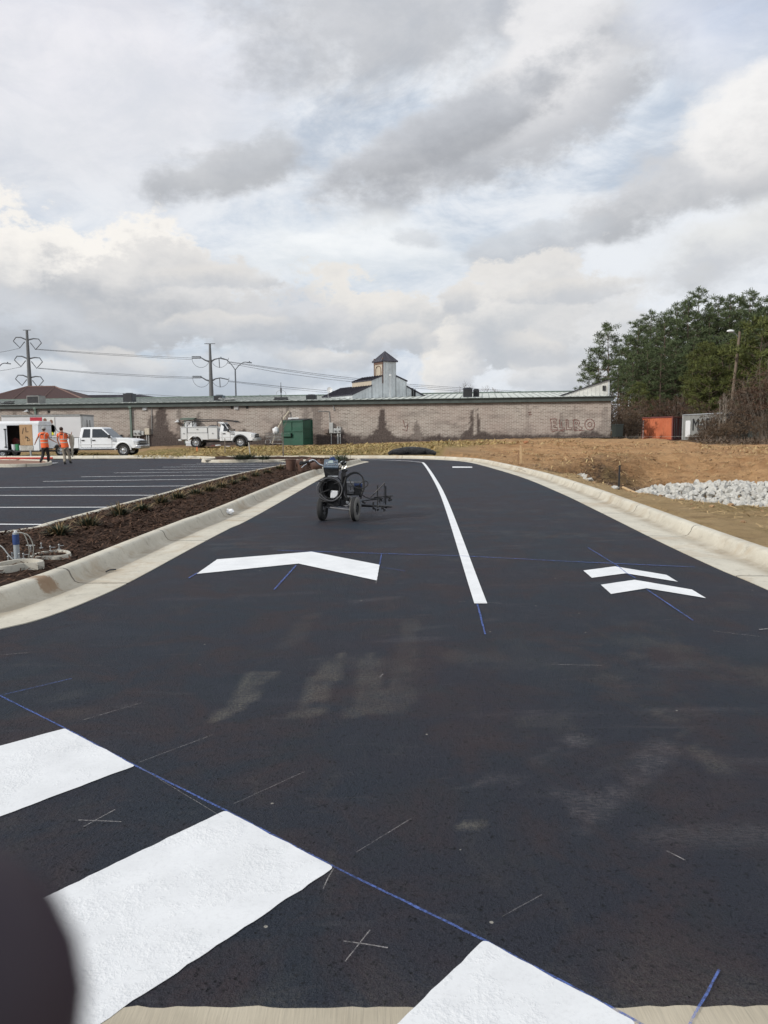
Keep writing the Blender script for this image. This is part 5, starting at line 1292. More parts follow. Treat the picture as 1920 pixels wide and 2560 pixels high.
def pickup(label, crew, service, loc, rz):
    """front towards +x, side facing -y is the one seen"""
    t = thing('pickup_truck', label, 'pickup truck', loc, rz); HW = .98
    wb = 4.2 if crew else 3.38; fx = wb / 2; rx = -wb / 2; F = fx + (1.0 if crew else 1.12); zb = .52
    cabr = fx - (2.95 if crew else 1.55)                    # rear of the cab
    bot = [(F - .28, zb)] + arch(fx, .50, zb)[0:] 
    hood = [(fx - .72, 1.20), (fx - .45, 1.215), (fx + .35, 1.17), (F - .22, 1.08), (F - .08, .98), (F - .05, .60), (F - .28, zb)]
    # cab and bonnet, lower part
    poly = [(cabr, zb), (cabr, 1.21)] + hood[:-1] + [(F - .28, zb)] + arch(fx, .50, zb)
    b = MB(); b.prism(poly, -HW, HW, 'y')
    # greenhouse
    rf = 1.93; c0, c1 = cabr + .02, fx - .72
    gl_ = [(c0, 1.21), (c0 + .10, rf - .05), (c0 + .22, rf), (c1 - .85, rf), (c1 - .70, rf - .03), (c1 + .05, 1.21)]
    vs = []; 
    for s_ in (-1, 1):
        for (x, z) in gl_: k = (z - 1.21) / .72; vs.append((x, s_ * (HW - .01 - .15 * k), z))
    m = len(gl_); b.add(vs, [list(range(m)), list(range(2 * m - 1, m - 1, -1))] + [(i, m + i, m + (i + 1) % m, (i + 1) % m) for i in range(m)])
    b.build('body', M_WHITE, t, bevel=.035)
    def pane(pts, name='window', mat=M_GLASS, parent=t, off=.012, side=-1):
        vs = []
        for x, z in pts: k = (z - 1.21) / .72; vs.append((x, side * (HW - .01 - .15 * max(0, k) + off), z))
        return MB().add(vs, [list(range(len(pts)))]).build(name, mat, parent)
    xr = c1 - .70; zt_, zb_ = rf - .12, 1.25
    for side in (-1, 1):
        if crew:
            mid_ = (c0 + .14 + xr) / 2 - .02
            pane([(c0 + .20, zb_), (mid_ - .07, zb_), (mid_ - .07, zt_), (c0 + .30, zt_)], side=side)
            pane([(mid_ + .07, zb_), (c1 - .13, zb_), (c1 - .32, zb_ + .22), (xr - .03, zt_), (mid_ + .07, zt_)], side=side)
        else:
            pane([(c0 + .26, zb_), (c1 - .13, zb_), (c1 - .32, zb_ + .22), (xr - .03, zt_), (c0 + .34, zt_)], side=side)
    # windscreen and rear window lie on the sloping ends
    def wq(x, z, y): return (x, y, z)
    b = MB(); dxz = (c1 + .05 - (c1 - .70)) / (rf - .03 - 1.21)
    for z in (0,): pass
    za, zc = 1.25, rf - .09; xa, xc = c1 + .05 - (za - 1.21) * dxz + .02, c1 + .05 - (zc - 1.21) * dxz + .02
    b.add([(xa, -.88, za), (xa, .88, za), (xc, .76, zc), (xc, -.76, zc)], [(0, 1, 2, 3)]); ws = b.build('windscreen', M_GLASS, t)
    MB().box((cabr - .0, 0, 1.55), (.03, 1.3, .42), (0, R(7), 0)).build('rear_window', M_GLASS, t)
    # doors: shut lines and handles
    doors = ([(c0 + .10, (c0 + xr) / 2 + .04), ((c0 + xr) / 2 + .06, c1 - .02)] if crew else [(c0 + .16, c1 - .02)])
    for side in (-1, 1):
        for (xa, xb) in doors:
            y = side * (HW + .004); b = MB(); 
            for x in (xa, xb): b.box((x, y, .88), (.014, .01, .62))
            b.box(((xa + xb) / 2, y, .585), (xb - xa, .01, .014)); d_ = b.build('door', M_TRIM, t)
            MB().box((xa + .16, side * (HW + .02), 1.06), (.20, .04, .07)).build('handle', M_BLACK, d_, bevel=.01)
        MB().box(((cabr + fx - .5) / 2, side * (HW + .01), .80), (fx - .5 - cabr - .1, .02, .05)).build('side_moulding', M_WHITE2, t)
        b = MB(); b.box((c1 - .12, side * (HW + .16), 1.30), (.12, .22, .24)); b.box((c1 - .12, side * (HW + .03), 1.25), (.05, .14, .05)); b.build('wing_mirror', M_BLACK, t, bevel=.02)
        # arch lips
        ap = [(fx + .53 * math.cos(a), side * (HW + .015), .40 + .53 * math.sin(a)) for a in [math.pi * k / 12 for k in range(13)]]
        MB().tube(ap, .045 if crew else .085, 6).build('wheel_arch', M_WHITE if crew else M_TRIM, t)
        MB().box((fx - .56, side * (HW + .012), 1.0), (.30, .01, .035)).build('badge', M_GREYM, t)
    # front
    b = MB(); b.box((F + .02, 0, .60), (.24, 2.0, .26)); b.box((F - .02, 0, .60), (.40, 1.96, .24)); b.build('bumper', M_CHROME if crew else M_GREYM, t, bevel=.05)
    b = MB(); b.box((F - .02, 0, .90), (.16, 1.35, .26)); b.build('grille', M_TRIM, t, bevel=.02); MB().box((F + .065, 0, .90), (.03, 1.35, .04)).build('grille_bar', M_GREYM, t)
    for s_ in (-1, 1):
        b = MB(); b.box((F - .14, s_ * .82, .96), (.30, .36, .15)); b.box((F - .14, s_ * .82, .82), (.28, .36, .09)); b.build('headlight', M_LENS, t, bevel=.02)
    MB().box((F + .02, 0, .76), (.10, 1.9, .06)).build('bumper_top', M_TRIM, t)
    b = MB(); b.box((0, 0, .48), (wb + .9, 1.0, .16)); b.box((fx, 0, .40), (.14, 1.6, .14)); b.box((rx, 0, .40), (.2, 1.6, .2)); b.box((fx, 0, .74), (.9, 1.5, .5)); b.build('chassis', M_BLACK, t)
    if crew:
        RE = rx - 1.32
        poly = [(cabr - .03, zb + .03), (RE, zb + .08), (RE, 1.24), (cabr - .03, 1.24)]
        low = [(cabr - .03, 1.24), (RE, 1.24), (RE, zb + .08), (rx - .50, zb + .03)] + arch(rx, .50, zb + .03)[::-1] + [(cabr - .03, zb + .03)]
        for s_ in (-1, 1): MB().prism(low, s_ * HW, s_ * (HW - .10), 'y').build('bed_side', M_WHITE, t, bevel=.02)
        b = MB(); b.box(((cabr + RE) / 2, 0, .72), (cabr - RE - .1, 1.76, .06)); b.build('bed_floor', M_TRIM, t)
        MB().box((cabr - .06, 0, .98), (.06, 1.78, .5)).build('bulkhead', M_WHITE, t)
        g_ = MB().box((RE + .02, 0, .93), (.08, 1.78, .6)).build('tailgate', M_WHITE, t, bevel=.02)
        MB().box((RE - .14, 0, .56), (.22, 1.95, .18)).build('rear_bumper', M_CHROME, t, bevel=.03)
        for s_ in (-1, 1):
            MB().box((RE - .005, s_ * .90, 1.0), (.04, .13, .34)).build('tail_light', M_MAROON, t); MB().box(((cabr + RE) / 2, s_ * (HW - .05), 1.255), (cabr - RE - .1, .11, .03)).build('bed_rail', M_TRIM, t)
            MB().box(((cabr + fx) / 2 - .2, s_ * (HW + .02), .50), (2.6, .12, .06)).build('running_board', M_CHROME, t)
    if service:
        RE = rx - 1.12; x1 = cabr - .12; hb = 1.66 - .06; SB = simple('utility_body_white', (.66, .67, .67), .4, var=.04)
        low = [(x1, hb), (RE, hb), (RE, .62), (rx - .52, .62)] + [(x, max(z, .62)) for x, z in arch(rx, .52, .62)[::-1]] + [(x1, .62)]
        for s_ in (-1, 1): MB().prism(low, s_ * 1.04, s_ * .62, 'y').build('utility_box', SB, t, bevel=.015)
        MB().box(((x1 + RE) / 2, 0, .78), (x1 - RE, 1.3, .06)).build('bed_floor', M_TRIM, t)
        MB().box((RE - .05, 0, .60), (.24, 2.1, .12)).build('rear_bumper', SB, t, bevel=.02)
        for s_ in (-1, 1):
            for (xa, xb, za, zc) in ((RE + .03, RE + .50, .66, hb - .06), (RE + .54, x1 - .78, 1.14, hb - .06), (x1 - .74, x1 - .03, .66, hb - .06)):
                y = s_ * 1.047; b = MB()
                for x in (xa, xb): b.box((x, y, (za + zc) / 2), (.022, .012, zc - za))
                for z in (za, zc): b.box(((xa + xb) / 2, y, z), (xb - xa, .012, .022))
                d_ = b.build('compartment_door', M_TRIM, t); MB().box(((xa + xb) / 2, s_ * 1.06, (za + zc) / 2 + (.0 if zc - za > .6 else .06)), (.10, .03, .08)).build('latch', M_GREYM, d_)
        # arch lip
            MB().tube([(rx + .53 * math.cos(a), s_ * 1.045, .40 + .53 * math.sin(a)) for a in [math.pi * k / 12 for k in range(1, 12)]], .035, 6).build('wheel_arch', SB, t)
        # ladder rack reaching over the cab
        b = MB(); zr = 2.02
        for y in (-.72, .72):
            b.tube([(RE + .1, y, hb), (RE + .1, y, zr), (c1 - .2, y, zr + .02), (c1 + .45, y, zr - .10)], .03, 6)
            for x in (RE + .85, x1 - .08): b.tube([(x, y, hb), (x, y, zr)], .03, 6)
            for x in (RE + .1, RE + .85): b.tube([(x, y, zr - .35), (x + .3, y, zr)], .02, 5)
        for x in (RE + .1, RE + .85, x1 - .08, c1 - .4, c1 + .3): b.tube([(x, -.75, zr), (x, .75, zr)], .025, 5)
        b.tube([(RE + .9, -.5, zr + .12), (c1 - .7, -.5, zr + .14), (c1 + .55, -.45, zr - .06)], .025, 5); b.build('ladder_rack', M_BLACK, t)
        b = MB(); b.ball((x1 - .6, .1, hb - .03), (.45, .4, .16)); b.build('cargo', M_BLACK, t)
        b = MB(); b.tube([(RE + .35, -.55, hb), (RE + .35, -.55, hb + .35), (RE + .75, -.55, hb + .40), (RE + .8, -.55, hb)], .05, 6); b.box((RE + .85, -.4, hb + .16), (.35, .5, .3)); b.build('equipment', SB, t, bevel=.03)
    for x in (fx, rx):
        for s_ in (-1, 1): wheel(t, x, s_ * (HW - .14), .40, .40, .27, s_)
    return t
A = Q(232, 1140, 52.5)
pickup('white crew cab pickup with chrome bumper parked beyond the far kerb', True, False, (A.x + .35, 52.5, .05), R(-1))
A = Q(552, 1118, 59.5)
pickup('white service truck with utility boxes and ladder rack parked before the brick wall', False, True, (A.x, 59.5, CAMH - (1118.5 - 1083.5) * 59.5 / 1920), R(0))

# low straw covered mound ahead of the pickup
mx = Q(405, 1130, 51).x
mv, mu, mf = grid(np.linspace(-2.2, 2.2, 30), np.linspace(-1.2, 1.6, 20))
mz = .42 * np.clip(1 - (mv / 2.2) ** 2, 0, 1) * np.clip(1 - ((mu - .2) / 1.4) ** 2, 0, 1) * (.7 + .6 * fbm(mv + 5, mu + 5, 2, 3))
mo = npmesh('straw_mound', np.stack([mv + mx, mu + 51.3, mz + .06], 1), mf, M_SOIL, smooth=True)
for nm, val in (('straw', 1.0), ('green', .5), ('clay', 0), ('tan', 0), ('dark', 0)): set_attr(mo, nm, [val] * len(mv))
tag(mo, kind='structure')

# ------------------------------------------------------------------ trailers
# long box trailer with an advertisement
xr = Q(205, 1060, 61).x; xl = Q(4, 1060, 61).x; zt_ = CAMH + (1087 - 1037) * 61 / 1920; zb_ = .75
L = xr - xl; t = thing('box_trailer', 'long grey white box trailer carrying a red and photo advertisement', 'trailer', ((xl + xr) / 2, 61, .25))
hh_ = zt_ - .25
M_BOXW = simple('trailer_skin', (.60, .61, .63), .5, var=.04, scale=1)
b = MB(); b.box((0, 1.25, (hh_ + .6) / 2), (L, 2.5, hh_ - .6)); b.build('box', M_BOXW, t, bevel=.02)
b = MB(); b.box((0, -.02, hh_ - .07), (L, .05, .14)); b.box((0, -.02, .66), (L, .05, .12)); b.box((L / 2 - .03, -.02, hh_ / 2 + .3), (.09, .05, hh_ - .6)); b.box((L / 2 + .01, 1.25, hh_ - .07), (.05, 2.5, .14)); b.build('frame_rail', simple('rail_grey', (.27, .28, .28), .5, .3), t)
dd = MB().box((L / 2 + .02, 1.25, hh_ / 2 + .3), (.04, 2.3, hh_ - .9)).build('rear_door', M_SIDING, t)
b = MB(); b.box((L / 2 + .06, .9, 1.9), (.04, .05, 1.0)); b.box((L / 2 + .06, 1.5, 1.9), (.04, .05, 1.0)); b.build('lock_bar', M_BLACK, dd)
u2x = lambda u: Q(u, 1060, 61).x - (xl + xr) / 2
v2z = lambda v: CAMH - (v - 1087) * 61 / 1920 - .25
def card(u0, v0, u1, v1, mat, name, off=-.03, par=t): return MB().box(((u2x(u0) + u2x(u1)) / 2, off, (v2z(v0) + v2z(v1)) / 2), (abs(u2x(u1) - u2x(u0)), .02, abs(v2z(v0) - v2z(v1)))).build(name, mat, par)
ad = card(76, 1043.5, 106, 1090, simple('ad_red', (.42, .02, .04), .5), 'red_panel')
pn = card(106.5, 1043, 137, 1088, simple('ad_white', (.62, .63, .62), .5), 'photo_panel')
M_SKIN = simple('skin', (.42, .25, .18), .6, var=.08, scale=20); M_PSK = simple('printed_brown', (.17, .09, .06), .6)
def px_ell(u, v, a, b_, mat, name, off=-.045, par=pn):
    s_ = 61 / 1920; bb = MB(); bb.lathe([(0, 0), (1, 0), (1, .008), (0, .008)], (0, 0, 0), 'y', 20); bb.v = [Vector((p.x * a * s_ + u2x(u), p.y + off, p.z * b_ * s_ + v2z(v))) for p in bb.v]; return bb.build(name, mat, par)
px_ell(113.5, 1051, 4.2, 5, M_PSK, 'printed_figure'); px_ell(113, 1066, 7, 10, simple('printed_grey', (.22, .24, .18), .6), 'printed_figure', -.040)
px_ell(129, 1055, 4, 5.5, M_PSK, 'printed_figure'); px_ell(131, 1072, 7, 11, simple('printed_slate', (.12, .14, .16), .6), 'printed_figure', -.040); px_ell(122, 1076, 7, 6, M_PSK, 'printed_figure', -.05)
px_ell(128, 1084, 6, 4.2, simple('ad_yellow', (.62, .62, .03), .5), 'yellow_badge', -.06)
for k, (c_, vv) in enumerate((('S', 1064), ('H', 1074), ('E', 1081))):
    text(c_, .36 if k == 0 else .26, M_LINE, 'lettering', t, Matrix.Translation((u2x(98), -.045, v2z(vv))) @ Matrix.Rotation(R(90), 4, 'X'), .003)
b = MB(); b.box((-L * .3, 1.25, .45), (1.9, 2.0, .1)); b.build('chassis', M_BLACK, t)
for x in (-L * .30, -L * .15):
    for y in (.25, 2.25): wheel(t, x, y, .42, .42, .26, -1 if y < 1 else 1)
MB().box((L * .32, .5, .3), (.12, .12, .62)).build('landing_leg', M_GREYM, t); MB().box((L * .32, 2.0, .3), (.12, .12, .62)).build('landing_leg', M_GREYM, t)

# enclosed cargo trailer with its side door open
TY = 50.8; sp = TY / 1920; hy = 1087.5
ux = lambda u: Q(u, 1090, TY).x; vz = lambda v: CAMH - (v - hy) * sp
x0, x1 = ux(-62), ux(97); t = thing('cargo_trailer', 'small white enclosed trailer with its side door open on buckets', 'trailer', ((x0 + x1) / 2, TY, 0)); cx_ = (x0 + x1) / 2
z0, z1 = vz(1126), vz(1054); X = lambda u: ux(u) - cx_
def pl(u0, u1, v0, v1, mat, name, y=.0, th=.05): return MB().box(((X(u0) + X(u1)) / 2, y, (vz(v0) + vz(v1)) / 2), (X(u1) - X(u0), th, vz(v0) - vz(v1))).build(name, mat, t, bevel=.006)
pl(-62, 18, 1126, 1062, M_WHITE2, 'side_panel'); pl(82, 97, 1126, 1061, M_WHITE2, 'side_panel'); pl(-62, 97, 1063, 1059, M_WHITE2, 'header')
b = MB(); w_ = x1 - x0; b.prism([(-.03, z1 - .25), (2.0, z1 - .25), (2.0, z1 - .1), (1.8, z1 + .03), (.15, z1 + .03), (-.03, z1 - .1)], -w_ / 2 - .02, w_ / 2 + .04, 'x'); b.build('roof', M_WHITE2, t, bevel=.03)
MB().box((0, 1.0, z0 - .04), (w_, 2.0, .10)).build('floor', M_TRIM, t); MB().box((0, 1.98, (z0 + z1) / 2), (w_, .05, z1 - z0 - .1)).build('far_wall', simple('inside_ply', (.09, .07, .06), .8), t)
MB().box((w_ / 2 - .02, 1, (z0 + z1) / 2 - .1), (.05, 1.9, z1 - z0 - .3)).build('front_wall', M_WHITE2, t); MB().box((-w_ / 2 + .02, 1, (z0 + z1) / 2 - .1), (.05, 1.9, z1 - z0 - .3)).build('tail_wall', M_WHITE2, t)
n = NT('plywood'); M_PLY = n.out(n.mix(n.ramp(n.noise(3, 6, .7, stretch=(2, 2, .5), w=1), .3, .7), (.32, .18, .085), (.46, .30, .16)), .8)
d_ = pl(50, 82, 1113, 1061.5, M_PLY, 'plywood_panel', -.01); d2_ = pl(50, 82, 1126, 1113.5, simple('dirty_panel', (.38, .36, .32), .7, var=.25), 'lower_panel', -.03)
b = MB(); 
for q in (((60, 1070), (57, 1084)), ((66, 1068), (66, 1080), (72, 1079)), ((62, 1095), (70, 1092), (68, 1102), (75, 1100)), ((64, 1090), (74, 1098))): b.tube([(X(u), -.045, vz(v)) for u, v in q], .016, 4)
b.build('spray_scribble', M_BLACK, d_)
b = MB(); b.cyl((X(14), -.05, vz(1118)), (X(14), -.05, vz(1072)), .025); 
for v in (1073, 1117): b.box((X(14), -.04, vz(v)), (.16, .05, .08))
b.build('door_lock_bar', M_BLACK, t)
for x, o in ((ux(2) - cx_ + 0, 0), (X(-20), 0)):
    for y in (.12, 1.88): wheel(t, x, y, .36, .34, .2, -1 if y < 1 else 1)
MB().box((X(-8), -.02, z0 + .03), (1.9, .25, .05)).build('mudguard', M_TRIM, t)
MB().box((X(75), -.02, z0 - .22), (.10, .10, .5)).build('jack_stand', M_GREYM, t); b = MB(); b.tube([(w_ / 2, .3, z0 - .05), (w_ / 2 + 1.2, 1.0, z0 - .05), (w_ / 2, 1.7, z0 - .05)], .05, 4); b.build('drawbar', M_BLACK, t)
for (u, r_, h, m_, lb) in ((28, .15, .36, M_WHITE2, 'white paint bucket just inside the open trailer door'), (39, .16, .38, simple('green_bucket', (.03, .20, .08), .5), 'green paint bucket inside the open trailer door'), (46, .11, .3, M_WHITE2, 'white plastic jug beside the green bucket in the trailer')):
    o = MB().lathe([(0, 0), (r_ * .85, 0), (r_, h), (r_ * 1.06, h), (r_ * 1.06, h + .03), (r_ * .9, h + .03), (r_ * .9, h - .02), (0, h - .02)], (0, 0, 0)).build('bucket' if 'jug' not in lb else 'jug', m_, None, smooth=True); o.location = (ux(u), TY + .25, z0 + .02); tag(o, lb, 'bucket' if 'jug' not in lb else 'jug')
o = MB().ball((0, 0, 0), (.45, .3, .35), ICO2, .5, 5).ball((.4, .2, -.05), (.3, .25, .25), ICO2, .5, 2).build('tool_bag', M_MAROON, None, smooth=True); o.location = (ux(30), TY + .9, z0 + .5); tag(o, 'dark red bundle of gear heaped behind the buckets in the trailer', 'bag')

# small kerbed island with red pipes near the workers
ip = [P(u, v, .12) for u, v in ((-70, 1158), (0, 1161.5), (60, 1161), (105, 1159), (122, 1155), (110, 1151.5), (60, 1150), (0, 1149), (-70, 1148))]
o = sweep('kerb_island', catmull(ip, .3), 1, KPROF, M_KERB)
flat('island_soil', [[(p.x, p.y) for p in ip]], .10, simple('island_dirt', (.22, .12, .08), .9, var=.3, scale=2))
A = P(12, 1151, .1); o = MB().tube([(-1.2, 0, .1), (0, 0, .12), (1.0, .1, .1), (2.6, .2, .1)], .06).build('red_pipe', simple('red_plastic', (.55, .06, .04), .5), None); o.location = (A.x, A.y, .1); tag(o, 'red pipe lying on the small kerbed island at the left edge', 'pipe')
# ------------------------------------------------------------------ people
def skel(name, nodes, edges, mat, parent=None, sub=2, root=None):
    """one continuous skinned surface; nodes: key -> (position, radius or (rx, ry))"""
    ks = list(nodes); me = bpy.data.meshes.new(name); me.from_pydata([nodes[k][0] for k in ks], [(ks.index(a), ks.index(b)) for a, b in edges], [])
    me.materials.append(mat); o = bpy.data.objects.new(name, me); COL.objects.link(o)
    if parent is not None: o.parent = parent
    m = o.modifiers.new('skin', 'SKIN'); m.use_smooth_shade = True; m.branch_smoothing = .3
    for i, k in enumerate(ks):
        r = nodes[k][1]; o.data.skin_vertices[0].data[i].radius = r if isinstance(r, tuple) else (r, r)
        o.data.skin_vertices[0].data[i].use_root = (k == (root or ks[0]))
    if sub: s = o.modifiers.new('subdivision', 'SUBSURF'); s.levels = sub; s.render_levels = sub
    return o
M_HIVIS = simple('orange_hi_vis', (.78, .13, .035), .8, var=.12, scale=12)
M_TAPE = simple('reflective_tape', (.50, .42, .36), .5, var=.1); M_PANTB = simple('black_trousers', (.018, .017, .018), .9, var=.3); M_PANTK = simple('khaki_trousers', (.27, .235, .185), .9, var=.15, scale=15)
M_SHOE = simple('work_shoes', (.02, .018, .016), .8); M_HAIR = simple('brown_hair', (.045, .022, .012), .9, var=.3, scale=40); M_CAP = simple('pale_cap', (.33, .33, .31), .9, var=.35, scale=25)
SKN = simple('suntanned_skin', (.40, .20, .13), .6, var=.08, scale=20)
Zp = .001994
def person(u, v, label, px0, py0, J, pants, shirt_sleeve, cap):
    A = P(u, v); s_ = A.y / 1920 / 10.37; t = thing('person', label, 'person', (A.x, A.y, 0))
    def g(k): x, y, dpt = J[k]; return Vector(((x - px0) * s_, dpt, (py0 - y) * s_))
    N = {'pel': (g('pel'), .12), 'wst': (g('wst'), (.13, .10)), 'che': (g('che'), (.16, .115)), 'nb': (g('nb'), .065), 'nk': (g('nk'), .055), 'hd': (g('hd'), (.075, .092)), 'ht': (g('ht'), .06)}
    E = [('pel', 'wst'), ('wst', 'che'), ('che', 'nb'), ('nb', 'nk'), ('nk', 'hd'), ('hd', 'ht')]
    for s in 'LR':
        N['sh' + s] = (g('sh' + s), .058); N['el' + s] = (g('el' + s), .040); N['wr' + s] = (g('wr' + s), .027)
        N['hp' + s] = (g('hp' + s), .085); N['kn' + s] = (g('kn' + s), .055); N['an' + s] = (g('an' + s), .038)
        toe = g('an' + s) + Vector((J.get('toe' + s, (0,))[0], .13, -.05)); N['to' + s] = (toe, .03)
        E += [('nb', 'sh' + s), ('sh' + s, 'el' + s), ('el' + s, 'wr' + s), ('pel', 'hp' + s), ('hp' + s, 'kn' + s), ('kn' + s, 'an' + s), ('an' + s, 'to' + s)]
        w = N['wr' + s][0]; d = (w - N['el' + s][0]).normalized(); sd = d.cross(Vector((0, 1, 0))).normalized(); fw = sd.cross(d)
        N['pa' + s] = (w + d * .07, (.032, .018)); E.append(('wr' + s, 'pa' + s))
        for k, (a, l) in enumerate(((-.030, .075), (-.010, .085), (.010, .08), (.030, .065))):
            N[f'f{k}{s}'] = (w + d * (.10 + l * .5) + fw * a + sd * .005, .0085); N[f'g{k}{s}'] = (w + d * (.10 + l) + fw * a * 1.1 + sd * .022, .007); E += [('pa' + s, f'f{k}{s}'), (f'f{k}{s}', f'g{k}{s}')]
        N['th' + s] = (w + d * .05 + fw * .045, .010); N['ti' + s] = (w + d * .09 + fw * .062, .008); E += [('pa' + s, 'th' + s), ('th' + s, 'ti' + s)]
    body = skel('body', N, E, SKN, t, 2, 'pel')
    hd = g('hd'); b = MB(); b.ball(hd + Vector((0, .098, -.01)), (.014, .022, .022), ICO1); 
    for s in (-1, 1): b.ball(hd + Vector((s * .082, .005, 0)), (.014, .022, .032), ICO1)
    b.build('ears_and_nose', SKN, t, smooth=True)
    b = MB(); 
    for s in (-1, 1): b.ball(hd + Vector((s * .03, .088, .018)), .011, ICO1)
    b.build('eyes', M_DARK, t); MB().box(hd + Vector((0, .090, -.045)), (.045, .012, .008)).build('mouth', M_MAROON, t)
    if cap:
        MB().lathe([(.098, 0), (.102, .03), (.09, .075), (.05, .105), (0, .112)], hd + Vector((0, 0, .02)), n=16).build('cap', M_CAP, t, smooth=True)
        MB().ball(hd + Vector((0, .13, .03)), (.07, .09, .012), ICO2).build('cap_peak', M_CAP, t, smooth=True); MB().ball(hd + Vector((0, -.02, -.01)), (.088, .09, .07), ICO2).build('hair', M_HAIR, t, smooth=True)
    else: MB().ball(hd + Vector((0, -.022, .035)), (.094, .104, .098), ICO3, .12, 3).build('hair', M_HAIR, t, smooth=True)
    # T-shirt with short sleeves, then the vest over it
    S = {'hem': (g('pel') + Vector((0, 0, -.02)), (.175, .14)), 'wst': (g('wst'), (.165, .13)), 'che': (g('che'), (.185, .14)), 'nb': (g('nb') + Vector((0, 0, -.035)), (.12, .10))}
    Ed = [('hem', 'wst'), ('wst', 'che'), ('che', 'nb')]
    for s in 'LR':
        a, b_ = g('sh' + s), g('el' + s); S['s' + s] = (a + Vector((0, 0, -.01)), .085); S['e' + s] = (a.lerp(b_, shirt_sleeve), .078); Ed += [('nb', 's' + s), ('s' + s, 'e' + s)]
    skel('shirt', S, Ed, M_HIVIS, t, 2, 'che')
    V_ = [(.190, .155, g('pel') + Vector((0, 0, -.05))), (.192, .155, g('pel') + Vector((0, 0, .06))), (.183, .150, g('wst')), (.200, .158, g('che')), (.192, .15, g('che').lerp(g('nb'), .6)), (.12, .11, g('nb') + Vector((0, 0, .01)))]
    vs = []; n_ = 20
    for rx, ry, c_ in V_: vs += [c_ + Vector((math.cos(2 * math.pi * k / n_) * rx, math.sin(2 * math.pi * k / n_) * ry, 0)) for k in range(n_)]
    MB().add(vs, [(i * n_ + k, i * n_ + (k + 1) % n_, (i + 1) * n_ + (k + 1) % n_, (i + 1) * n_ + k) for i in range(len(V_) - 1) for k in range(n_)]).build('vest', M_HIVIS, t, smooth=True)
    for c_ in (g('wst') + Vector((0, 0, .12)), g('wst') + Vector((0, 0, -.04))):
        MB().lathe([(1, -.026), (1, .026)], (0, 0, 0), n=24).xf(Matrix.Translation(c_) @ Matrix.Diagonal((.200, .162, 1, 1))).build('reflective_band', M_TAPE, t)
    for s in (-1, 1): MB().tube([g('che') + Vector((s * .11, -.168, -.12)), g('che') + Vector((s * .115, -.165, .05)), g('nb') + Vector((s * .12, -.06, -.02))], .018, 6).build('reflective_band', M_TAPE, t)
    b = MB(); c_ = g('che') + Vector((0, -.166, .10))
    for k in (-1, 0, 1): b.box(c_ + Vector((k * .05, 0, 0)), (.032, .008, .05 if k else .07), (0, .3 * k, 0))
    b.build('back_print', M_BLACK, t)
    Pn = {'pel': (g('pel') + Vector((0, 0, .02)), (.15, .12))}; Ep = []
    for s in 'LR':
        a, k_, an = g('hp' + s), g('kn' + s), g('an' + s)
        Pn['h' + s] = (a, .105); Pn['m' + s] = (a.lerp(k_, .55), .092); Pn['k' + s] = (k_, .078); Pn['c' + s] = (k_.lerp(an, .5), .074); Pn['a' + s] = (k_.lerp(an, .93), .068); Ep += [('pel', 'h' + s), ('h' + s, 'm' + s), ('m' + s, 'k' + s), ('k' + s, 'c' + s), ('c' + s, 'a' + s)]
        sh_ = MB(); tr = J.get('heel' + s, 0); M_ = Matrix.Translation(an + Vector((0, .04, -.02))) @ Matrix.Rotation(R(-tr), 4, 'X')
        sh_.ball((0, .02, -.02), (.052, .145, .045), ICO2).ball((0, -.07, .02), (.05, .06, .07), ICO2).xf(M_); sh_.build('shoe', M_SHOE, t, smooth=True)
    skel('trousers', Pn, Ep, pants, t, 2, 'pel')
    return t, g
J1 = dict(pel=(572, 905, 0), wst=(562, 780, 0), che=(548, 640, .01), nb=(552, 545, .01), nk=(556, 515, .015), hd=(560, 462, .03), ht=(560, 430, .03),
          shL=(470, 560, 0), shR=(635, 560, 0), elL=(385, 690, .02), elR=(690, 705, .03), wrL=(318, 785, .10), wrR=(785, 770, .12), hpL=(530, 950, 0), hpR=(615, 950, 0),
          knL=(515, 1130, -.02), knR=(622, 1130, .12), anL=(503, 1292, -.30), anR=(618, 1322, .10), heelL=55)
person(112 + 2, 1160.5, 'person in a pale cap and orange vest walking with both arms held out', 565, 1360, J1, M_PANTB, .62, True)
J2 = dict(pel=(1085, 900, 0), wst=(1062, 775, .0), che=(1035, 640, .02), nb=(1015, 545, .03), nk=(1010, 515, .03), hd=(1005, 462, .04), ht=(1003, 430, .04),
          shL=(925, 568, .02), shR=(1105, 572, .02), elL=(890, 720, .03), elR=(1180, 700, .10), wrL=(905, 840, .13), wrR=(1215, 610, .16), hpL=(1045, 950, 0), hpR=(1130, 950, 0),
          knL=(1050, 1130, .05), knR=(1160, 1130, .12), anL=(1085, 1320, -.12), anR=(1175, 1300, .16), heelL=10)
tp, g2 = person(168 + 1, 1160, 'bareheaded person in orange vest and khaki trousers carrying a pole and pale sheet', 1130, 1352, J2, M_PANTK, .6, False)
o2 = tp.location; G = lambda x, y, d: Vector(((x - 1130) * .001994, d, (1352 - y) * .001994)) + o2
